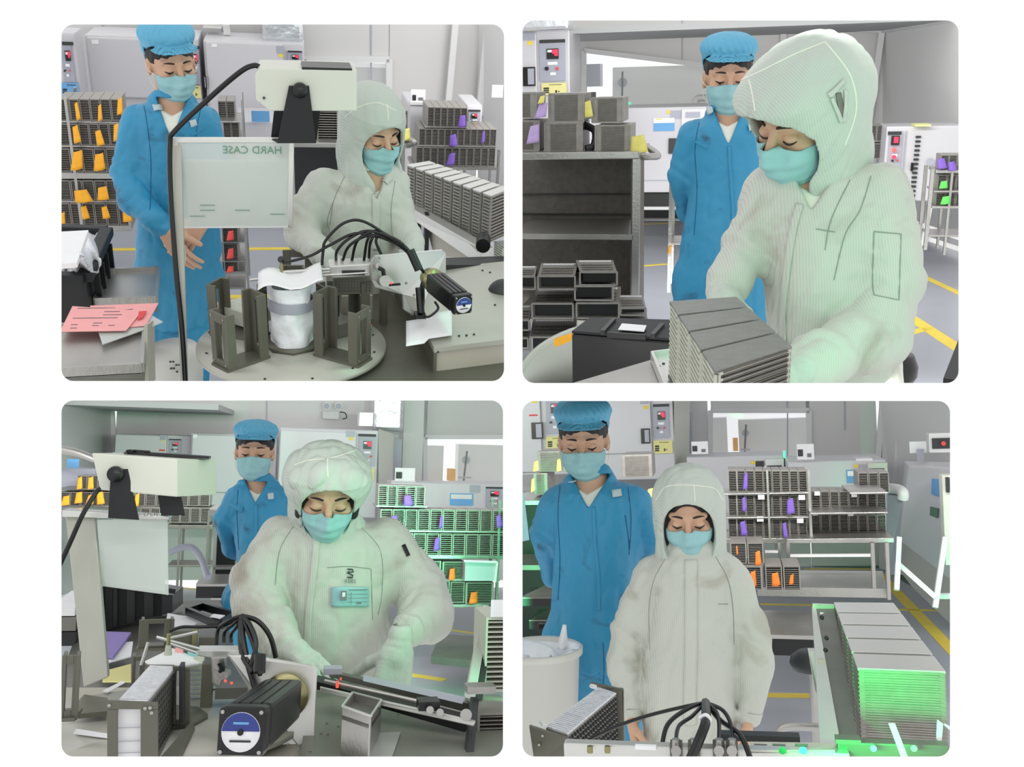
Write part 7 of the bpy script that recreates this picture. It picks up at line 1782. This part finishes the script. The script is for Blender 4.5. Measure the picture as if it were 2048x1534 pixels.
    T = thing(i, 'white_cabinet', P(1680, 1000, 8.2), 'white oven cabinet with a blue label behind the right rack', 'cabinet')
    part(T, 'body', bpx(MB(), i, 1578, 921, 1775, 1060, 8.2, .6), 'enamel', bevel=.012); part(T, 'blue_label', flat(i, 1693, 940, 1717, 966, 8.19), 'blue'); part(T, 'label_top', flat(i, 1695, 942, 1716, 952, 8.185, .002), 'paper')
    part(T, 'sticker', flat(i, 1718, 929, 1732, 940, 8.19), 'gpanel'); part(T, 'sticker', flat(i, 1708, 929, 1717, 935, 8.19), 'yellow'); part(T, 'control_panel', bpx(MB(), i, 1736, 926, 1775, 946, 8.15, .05), 'enamel2'); part(T, 'panel_slot', bpx(MB(), i, 1738, 937, 1768, 940, 8.14, .02), 'dgrey')
    part(T, 'top_papers', bpx(MB(), i, 1712, 917, 1745, 922, 8.2, .2), 'paper')
    # magazines left of and behind the man
    for k, (a, b, c, d, lab) in enumerate(((1076, 903, 1134, 944, 'left of the man’s mask'), (1245, 910, 1305, 955, 'right of the man’s collar'), (1068, 946, 1096, 990, 'beside the man’s left shoulder'))):
        A, B = P(a, d, 6.2), P(c, d, 6.2); h = P(a, b, 6.2).z-A.z
        T = thing(i, 'magazine', (A+B)/2, 'pale slotted magazine on the shelf, ' + lab, 'magazine', 'magazines behind the man')
        part(T, 'shell', MB().box(A, (B.x, A.y+.28, A.z+h)), 'magz', bevel=.003); rb = MB()
        for j in range(16): rb.box((A.x+.02, A.y-.003, A.z+h*(j+1)/18), (B.x-.02, A.y, A.z+h*(j+1.45)/18))
        part(T, 'slot_ribs', rb, 'magd')
    T = thing(i, 'dark_cart', P(1080, 1290, 6.0), 'dark steel cart behind the man at the left edge', 'cart')
    part(T, 'top', bpx(MB(), i, 1020, 1000, 1320, 1008, 6.0, .5), 'steel'); part(T, 'dark_panel', bpx(MB(), i, 1020, 1008, 1310, 1290, 6.4, .1), 'black'); part(T, 'shelf', bpx(MB(), i, 1020, 1130, 1310, 1140, 6.0, .4), 'steeld')
    for u, v, a, b, lab in ((1072, 932, 12, 20, 'pale yellow slip at the left edge, upper one'), (1118, 930, 10, 24, 'pale yellow slip left of the blue collar'), (1066, 970, 8, 26, 'pale yellow slip at the left edge, lower one'), (1301, 986, 12, 18, 'pale yellow slip behind the right blue shoulder')): tag(i, u, v, a, b, 5.9, 'tyellow', lab, 'yellow slips behind the man')
    for k, (ua, ub, va, vb, vc) in enumerate(((1040, 1106, 1176, 1195, 1212), (1058, 1106, 1218, 1240, 1258), (1078, 1110, 1232, 1246, 1275))):
        A, B = P(ua, vb, 5.2), P(ub, vb, 5.2); h = A.z-P(ua, vc, 5.2).z
        T = thing(i, 'steel_tray', (A+B)/2-Vector((0, 0, h)), 'dark steel tray stacked above the white bin, ' + ('topmost', 'middle one', 'lowest')[k], 'tray', 'trays above the white bin')
        part(T, 'top_plate', MB().prism([A, B, B+Vector((.0, .35, 0)), A+Vector((.08, .35, 0))], (0, 0, -.006)), 'steeld'); part(T, 'side', MB().prism([A-Vector((0, 0, .006)), B-Vector((0, 0, .006)), B-Vector((0, 0, h)), A-Vector((0, 0, h))], (0, .3, 0)), 'black')
    solo(i, 'pale_green_sheet', MB().prism([P(1030, 985, 3.0), P(1047, 985, 3.0), P(1058, 1080, 3.0), P(1030, 1086, 3.0)], (0, .005, 0)), 'mask', 'pale green panel edge at the far left of the bay', 'panel')  # sheet coloured pale green all over
    T = thing(i, 'waste_bin', P(1085, 1470, 3.4), 'round white bin with a plastic liner at the lower left', 'bin'); c = P(1078, 1300, 3.9); zt = c.z-.0; rr = .145
    zr = P(1080, 1320, 3.3).z; cc_ = Vector((P(1078, 1320, 3.4).x, 3.4, zr))
    part(T, 'tub', MB().lathe(cc_-Vector((0, 0, .33)), [(rr*.0, 0), (rr*.82, 0), (rr*.97, .32), (rr*1.05, .325), (rr*1.06, .345), (rr*1.0, .35), (rr*.95, .34), (rr*.85, .20), (0, .18)], 44), 'binw')
    def ln(a, b):
        an = a*2*math.pi; q = rr*(.98-.65*b+.03*math.sin(an*7)*(1-b)); return cc_ + Vector((math.cos(an)*q, math.sin(an)*q, .012-.06*b+.025*math.sin(an*3+b*6)*(.3+b)))
    part(T, 'plastic_liner', MB().sheet(ln, 40, 12, .002), 'bag')
    def kn(a, b): an = a*2*math.pi; q = .018*(1-b*.7)*(1+.3*math.sin(an*3)); return cc_ + Vector((.075+math.cos(an)*q+.012*b, .04+math.sin(an)*q, .0+.085*b))
    part(T, 'liner_knot', MB().sheet(kn, 14, 6, .002), 'bag')
    # racks in the middle
    g = 'slotted magazines on the middle rack'
    for rn_, (vt, vb) in zip(('top row', 'middle row', 'bottom row'), ((940, 985), (989, 1033), (1037, 1076))):
        row(i, 'a', 1458, 1616, vt, vb, 6.3, 9, .25, g, 'slotted magazine on the middle rack', rn_, dv=1)
    for k, (u, v) in enumerate(((1603, 995), (1600, 1041), (1522, 994), (1520, 1038))): solo(i, 'white_label', flat(i, u-6, v-5, u+7, v+5, 6.26, .003), 'paper', 'small white label on the middle rack, ' + ('right, middle row', 'right, bottom row', 'left, middle row', 'left, bottom row')[k], 'label', 'white labels on the middle rack')
    rack(i, 'steel rack of slotted magazines behind the woman’s hood', [(1440, 1618, 986, 3), (1440, 1618, 1034, 3), (1440, 1575, 1077, 10)], [(1534, 940, 1080, 4), (1617, 940, 1080, 5)], 6.25, .3)
    for u, v, a, b, lab in ((1491, 962, 9, 30, 'top row'), (1488, 1008, 8, 26, 'middle row, left one'), (1487, 1056, 12, 26, 'bottom row, left one'), (1581, 1012, 14, 28, 'middle row, right one'), (1570, 1060, 8, 28, 'bottom row, right one')): tag(i, u, v, a, b, 6.22, 'purple', 'purple tag on the middle rack, ' + lab, 'purple tags on the middle rack')
    g = 'slotted magazines on the right table rack'
    row(i, 'a', 1718, 1780, 945, 986, 6.6, 3, .25, g, 'tall slotted magazine on the right table rack', 'the top three')
    for rn_, (vt, vb) in zip(('upper row', 'middle row', 'lowest row'), ((982, 1024), (1028, 1064), (1066, 1082))): row(i, 'a', 1624, 1774, vt, vb, 6.4, 8, .25, g, 'slotted magazine on the right table rack', rn_, dv=1)
    for k, (u, v) in enumerate(((1634, 987), (1708, 990), (1630, 1027), (1701, 1028))): solo(i, 'white_label', flat(i, u-5, v-4, u+6, v+4, 6.34, .003), 'paper', 'small white label on the right table rack, ' + ('upper left', 'upper right', 'lower left', 'lower right')[k], 'label', 'white labels on the right table rack')
    T = rack(i, 'steel table with white legs under the right-hand magazines', [(1573, 1788, 1077, 9), (1620, 1776, 1025, 3), (1700, 1776, 985, 3)], [(1576, 1086, 1122, 6), (1558, 1084, 1122, 5)], 6.1, .45, name='steel_table', m='steel')
    part(T, 'white_rail', bpx(MB(), i, 1530, 1102, 1558, 1106, 6.1, .03), 'trim'); part(T, 'white_rail', bpx(MB(), i, 1578, 1109, 1745, 1114, 6.1, .03), 'trim')
    part(T, 'leg', bpx(MB(), i, 1744, 1086, 1751, 1195, 5.7, .04), 'steel'); part(T, 'leg', bpx(MB(), i, 1773, 1086, 1780, 1200, 5.6, .04), 'steel')
    T = thing(i, 'lower_shelf', P(1650, 1185, 5.6), 'bright steel lower shelf on the floor behind the woman', 'shelf'); z = P(1600, 1178, 5.8).z
    part(T, 'tray', MB().prism([r.atz(1530, 1178, z), r.atz(1775, 1182, z), r.atz(1765, 1142, z), r.atz(1560, 1140, z)], (0, 0, -.02)), 'steel'); part(T, 'front_edge', MB().bar(r.atz(1515, 1182, z), r.atz(1778, 1186, z), .02, .05), 'steel'); 
    g = 'orange-tagged magazines behind the woman'
    row(i, 'a', 1462, 1530, 1086, 1128, 5.75, 2, .25, g, 'dark magazine with orange tag', 'the upper pair'); row(i, 'a', 1470, 1530, 1133, 1180, 5.7, 1, .25, g, 'dark magazine with orange tag', 'the lower left place'); row(i, 'a', 1532, 1604, 1132, 1181, 5.7, 2, .25, g, 'dark magazine with orange tag', 'the lower right pair')
    for k, (u, v, a, b) in enumerate([(1516, 1116, 11, 26), (1506, 1158, 12, 30), (1551, 1158, 15, 24), (1583, 1158, 8, 18), (1474, 1100, 3, 16)]): tag(i, u, v, a, b, 5.6, 'orange2', 'orange tag behind the woman, ' + ['upper one', 'lower one at her shoulder', 'lower row, wide one', 'lower row, rightmost', 'thin one nearest her hood'][k], 'orange tags behind the woman')
    T = thing(i, 'floor_bench', P(1570, 1275, 5.2), 'low bright steel bench on the floor right of the woman', 'bench'); z = P(1570, 1262, 5.3).z
    part(T, 'top', MB().prism([r.atz(1490, 1268, z), r.atz(1640, 1272, z), r.atz(1640, 1222, z), r.atz(1490, 1220, z)], (0, 0, -.02)), 'steel'); part(T, 'gap_shade', MB().prism([r.atz(1490, 1270, z-.03), r.atz(1640, 1274, z-.03), r.atz(1640, 1240, z-.03), r.atz(1490, 1240, z-.03)], (0, 0, -.10)), 'black')  # black block under the top stands in for the shade there
    # right side: white pipe, machine on legs, controls
    solo(i, 'white_pipe', MB().tube(spline([P(1774, 977, 7.0), P(1795, 979, 6.9), P(1806, 986, 6.8), P(1806, 998, 6.8)], 6), .035, 14), 'trim', 'white bent pipe end above the grey column', 'pipe')
    solo(i, 'grey_column', MB().prism([P(1776, 990, 6.95), P(1806, 992, 6.8), P(1795, 1150, 6.8), P(1774, 1150, 6.95)], (.02, .2, 0)), 'gpanel', 'grey column beneath the white pipe end', 'column')
    T = thing(i, 'white_machine', P(1850, 1140, 6.8), 'tall white oven on a legged frame at the right edge', 'oven'); Yw = 6.9
    part(T, 'body', MB().prism([P(1818, 932, Yw+.9), P(1940, 938, Yw-.3), P(1940, 1190, Yw-.5), P(1797, 1080, Yw+.9)], (.05, .5, 0)), 'enamel', bevel=.01)
    part(T, 'blue_label', MB().prism([P(1864, 957, Yw+.3), P(1885, 959, Yw+.1), P(1883, 994, Yw+.1), P(1863, 988, Yw+.3)], (-.004, -.01, 0)), 'blue'); part(T, 'dark_window', MB().prism([P(1861, 1013, Yw+.3), P(1877, 1017, Yw+.15), P(1876, 1036, Yw+.15), P(1860, 1030, Yw+.3)], (-.004, -.01, 0)), 'floorg')
    part(T, 'side_panel', bpx(MB(), i, 1888, 950, 1930, 1130, Yw-.5, .1), 'enamel2'); part(T, 'handle', bpx(MB(), i, 1893, 955, 1900, 985, Yw-.54, .03), 'dgrey')
    for a, b in (((1798, 1075), (1793, 1180)), ((1794, 1125), (1872, 1195)), ((1890, 1075), (1870, 1215)), ((1872, 1192), (1930, 1192))): part(T, 'leg', MB().bar(P(*a, Yw-.55), P(*b, Yw-.7), .028, .028, (0, 1, 0)), 'trim')
    T = thing(i, 'controller_box', P(1880, 905, 7.6), 'white controller box with a dark window and red lamp on the wall', 'controller')
    part(T, 'box', bpx(MB(), i, 1858, 866, 1930, 905, 7.5, .1), 'trim', bevel=.008); part(T, 'dark_window', bpx(MB(), i, 1865, 876, 1925, 897, 7.48, .03), 'dgrey'); part(T, 'red_lamp', MB().cyl(P(1887, 887, 7.47), P(1887, 887, 7.45), .016, 16), 'tagred')
    T = thing(i, 'wall_sheet', P(1836, 907, 8.0), 'white notice and hanging card on the right wall', 'notice'); part(T, 'sheet', flat(i, 1819, 883, 1853, 906, 8.0), 'paper'); part(T, 'card', flat(i, 1834, 898, 1848, 928, 7.97), 'gpanel')
    # stool, pipe, conveyor
    T = thing(i, 'stool', P(1620, 1420, 3.9), 'round dark stool between the woman and the conveyor', 'stool'); c = P(1625, 1318, 3.7)
    part(T, 'seat', MB().lathe(c, [(0, .03), (.05, .028), (.075, .01), (.080, -.015), (.07, -.035), (0, -.04)], 36), 'dgrey'); part(T, 'stem', MB().cyl(c-Vector((0, 0, .04)), c-Vector((0, 0, .3)), .015), 'steel')
    solo(i, 'chrome_pipe', MB().tube(spline([P(1553, 1478, 3.0), P(1560, 1460, 3.0), P(1580, 1453, 3.0), P(1640, 1455, 3.0)], 6), .012, 12), 'steel', 'curved chrome tube rising beside the conveyor foot', 'pipe')
    T = thing(i, 'conveyor', P(1650, 1480, 2.6), 'narrow aluminium conveyor frame sloping along the green-lit magazines', 'conveyor')
    part(T, 'side_rail', MB().prism([P(1624, 1215, 3.0), P(1632, 1215, 3.0), P(1682, 1490, 2.15), P(1640, 1490, 2.15)], (.0, .012, 0)), 'alu', bevel=.002)
    z = -.80
    part(T, 'bed', MB().prism([P(1632, 1216, 3.0), P(1668, 1216, 3.0), P(1720, 1500, 2.15), P(1680, 1500, 2.15)], (0, 0, -.01)), 'steeld'); part(T, 'end_bar', MB().bar(P(1625, 1214, 3.0), P(1668, 1216, 3.0), .012, .02), 'alu')
    part(T, 'white_block', MB().prism([P(1617, 1302, 2.8), P(1636, 1302, 2.8), P(1640, 1312, 2.8), P(1640, 1400, 2.7), P(1630, 1380, 2.7)], (0, .03, 0)), 'trim')
    part(T, 'lower_panel', MB().prism([P(1636, 1320, 2.6), P(1650, 1320, 2.6), P(1672, 1500, 2.2), P(1645, 1500, 2.2)], (0, .02, 0)), 'beige'); part(T, 'chrome_strip', MB().prism([P(1640, 1228, 2.96), P(1650, 1230, 2.96), P(1658, 1290, 2.8), P(1650, 1290, 2.8)], (0, 0, .006)), 'trim')
    sc_ = MB()
    for u, v in ((1644, 1235), (1651, 1300), (1653, 1276), (1651, 1402)): sc_.ball(P(u, v, 2.5), .006, 8)
    part(T, 'knobs', sc_, 'black')
    block(i, [(1667, 1203), (1786, 1204), (1893, 1345), (1716, 1338)], -.655, .20, 5, 'row of large magazines lit green', 'large slotted magazine on the right conveyor, green light on it', ['farthest', 'second farthest', 'middle one', 'second nearest', 'nearest one'], nsl=20, side_m='magz', top_m='alu', end='magz')
    # foreground machine strip
    T = thing(i, 'machine_rail', P(1500, 1510, 2.0), 'machine rail with small tags along the very bottom', 'machine rail'); Yr = 2.0
    part(T, 'front_plate', bpx(MB(), i, 1128, 1497, 1700, 1535, Yr, .03), 'alu', bevel=.003); part(T, 'top_plate', MB().prism([P(1500, 1483, Yr+.1), P(1670, 1486, Yr+.1), P(1670, 1500, Yr), P(1500, 1500, Yr)], (0, 0, -.006)), 'cassw'); part(T, 'dark_bar', bpx(MB(), i, 1440, 1472, 1600, 1484, Yr+.15, .03), 'black')
    for k, u in enumerate((1508, 1545, 1590)): part(T, 'print', bpx(MB(), i, u, 1489, u+26, 1496, Yr+.045, .004), 'text')
    for k, u in enumerate((1565, 1606)): part(T, 'lamp', MB().cyl(P(u, 1501, Yr-.012), P(u, 1501, Yr-.002), .007, 14), 'gled' if k else 'floorg')
    part(T, 'white_tab', bpx(MB(), i, 1270, 1492, 1312, 1500, Yr-.01, .01), 'paper')
    for k, u in enumerate((1352, 1388, 1438, 1464)):
        part(T, 'air_fitting', MB().cyl(P(u, 1512, Yr-.03), P(u, 1478, Yr-.03), .008, 12).cyl(P(u, 1502, Yr-.05), P(u, 1502, Yr-.02), .010, 12), 'steel')
        part(T, 'fitting_block', bpx(MB(), i, u-12, 1490, u+12, 1530, Yr-.02, .03), 'olive')
    for u in (1180, 1215): part(T, 'bolt', MB().cyl(P(u, 1492, Yr-.02), P(u, 1505, Yr-.02), .006, 10), 'brass')
    # holder with the strip magazine
    T = thing(i, 'magazine_holder', P(1150, 1510, 2.3), 'grey holder plates around the strip magazine at the lower left', 'holder')
    part(T, 'back_plate', MB().prism([P(1180, 1365, 2.75), P(1247, 1380, 2.7), P(1248, 1535, 2.7), P(1232, 1535, 2.7), P(1232, 1385, 2.71), P(1180, 1370, 2.75)], (0, .012, 0)), 'olive', bevel=.0015)
    part(T, 'back_post', bpx(MB(), i, 1228, 1382, 1247, 1535, 2.7, .03), 'olive'); part(T, 'front_plate', MB().prism([P(1058, 1452, 2.3), P(1138, 1478, 2.25), P(1134, 1535, 2.25), P(1070, 1535, 2.3)], (0, .012, 0)), 'olive', bevel=.0015)
    for a, b in (((1083, 1444), (1090, 1452)), ((1183, 1372), (1190, 1374))): part(T, 'pin', MB().cyl(P(*a, 2.4 if a[0] < 1100 else 2.7), P(*b, 2.3 if a[0] < 1100 else 2.66), .006, 10), 'trim')
    sc_ = MB()
    for u, v in ((1085, 1472), (1100, 1490), (1120, 1500), (1078, 1490)): sc_.cyl(P(u, v, 2.29), P(u, v, 2.28), .003, 8)
    part(T, 'screws', sc_, 'steel')
    T = thing(i, 'strip_magazine', P(1160, 1510, 2.5), 'full strip magazine with a silvery top, held at the lower left', 'magazine')
    A = [P(1092, 1456, 2.32), P(1135, 1470, 2.27), P(1232, 1388, 2.68), P(1197, 1377, 2.72)]
    part(T, 'strip_pack', MB().prism(A, (0, 0, -.16)), 'magz'); tp = MB(); sd = MB()
    for k in range(30): t = (k+.5)/30; tp.bar(A[0].lerp(A[3], t)+Vector((0, 0, .002)), A[1].lerp(A[2], t)+Vector((0, 0, .002)), .007, .004)
    part(T, 'strip_tops', tp, 'roll')
    for k in range(20):
        for j in range(11): p0 = A[1].lerp(A[2], (k+.5)/20)+Vector((.003, -.003, -.010-j*.014)); sd.cbox(p0, .005, .008, .008)
    part(T, 'side_holes', sd, 'dgrey')
    loom(i, [(1411, 1405, 2.2)]*7, [(1322, 1505, 2.05), (1352, 1480, 1.98), (1180, 1478, 2.25), (1438, 1480, 1.98), (1464, 1480, 1.98), (1500, 1515, 1.95), (1380, 1520, 1.9)],
         [[(1375, 1418, 2.15), (1335, 1450, 2.1)], [(1385, 1432, 2.1), (1358, 1452, 2.05)], [(1370, 1413, 2.2), (1300, 1430, 2.2), (1240, 1450, 2.2)], [(1430, 1420, 2.1), (1438, 1445, 2.05)], [(1445, 1420, 2.1), (1462, 1450, 2.05)], [(1440, 1440, 2.1), (1480, 1470, 2.0)], [(1412, 1440, 2.0), (1398, 1480, 1.95)]],
         [.0050, .0042, .0042, .0042, .0042, .0055, .010], 'fan of black cables with a thick loom in front of the woman', (1411, 1405, 2.2))
    solo(i, 'cable_tie', MB().tube(spline([P(1400, 1436, 2.0), P(1412, 1430, 1.99), P(1420, 1440, 1.99), P(1412, 1450, 1.99)], 5), .004), 'paper', 'white cable tie round the thick black loom', 'tie')
    solo(i, 'white_strip', MB().prism([P(1777, 1447, 1.95), P(1790, 1447, 1.95), P(1822, 1530, 1.85), P(1808, 1530, 1.85)], (0, .003, 0)), 'paper', 'narrow white strip standing in front of the green-lit magazines', 'strip')
    T = thing(i, 'magazine_stop', P(1780, 1500, 2.05), 'green-lit metal stop plate in front of the nearest magazine', 'machine plate')
    part(T, 'bar', bpx(MB(), i, 1672, 1480, 1722, 1488, 2.0, .03), 'steeld'); part(T, 'plate', bpx(MB(), i, 1676, 1488, 1900, 1535, 2.02, .03), 'steeld', bevel=.003); sc_ = MB()
    for u in (1747, 1828): sc_.cyl(P(u, 1497, 2.0), P(u, 1497, 1.99), .006, 12)
    part(T, 'screws', sc_, 'steel')
    for k, (a, b, c, d) in enumerate(((1875, 1440, 1886, 1490), (1890, 1448, 1905, 1462))): solo(i, 'paper_scrap', MB().prism([P(a, b, 2.1), P(c, b+8, 2.1), P(c-3, d, 2.1), P(a-2, d-12, 2.1)], (0, .004, 0)), 'paper', 'white paper scrap at the right edge, ' + ('larger one', 'smaller one')[k], 'paper', 'paper scraps at the right edge')
protos()
for k, fn in ((1, room1), (2, room2), (3, room3), (4, room4)):
    fn(); persons(k)
for T in PROTO.values(): remove_tree(T)
WHERE = {1: 'top left scene', 2: 'top right scene', 3: 'bottom left scene', 4: 'bottom right scene'}
for o, k in list(ROOMOF.items()):
    try: lab = o.get('label')
    except ReferenceError: continue
    if lab:
        lab = lab.replace('’', "'")
        if len(lab.split()) <= 13: lab = lab + ', ' + WHERE[k]
        elif len(lab.split()) <= 14: lab = lab + ', ' + WHERE[k].rsplit(' ', 1)[0]
        o['label'] = lab
    if o.get('group'): o['group'] = o['group'] + ', ' + WHERE[k]
clip_all()
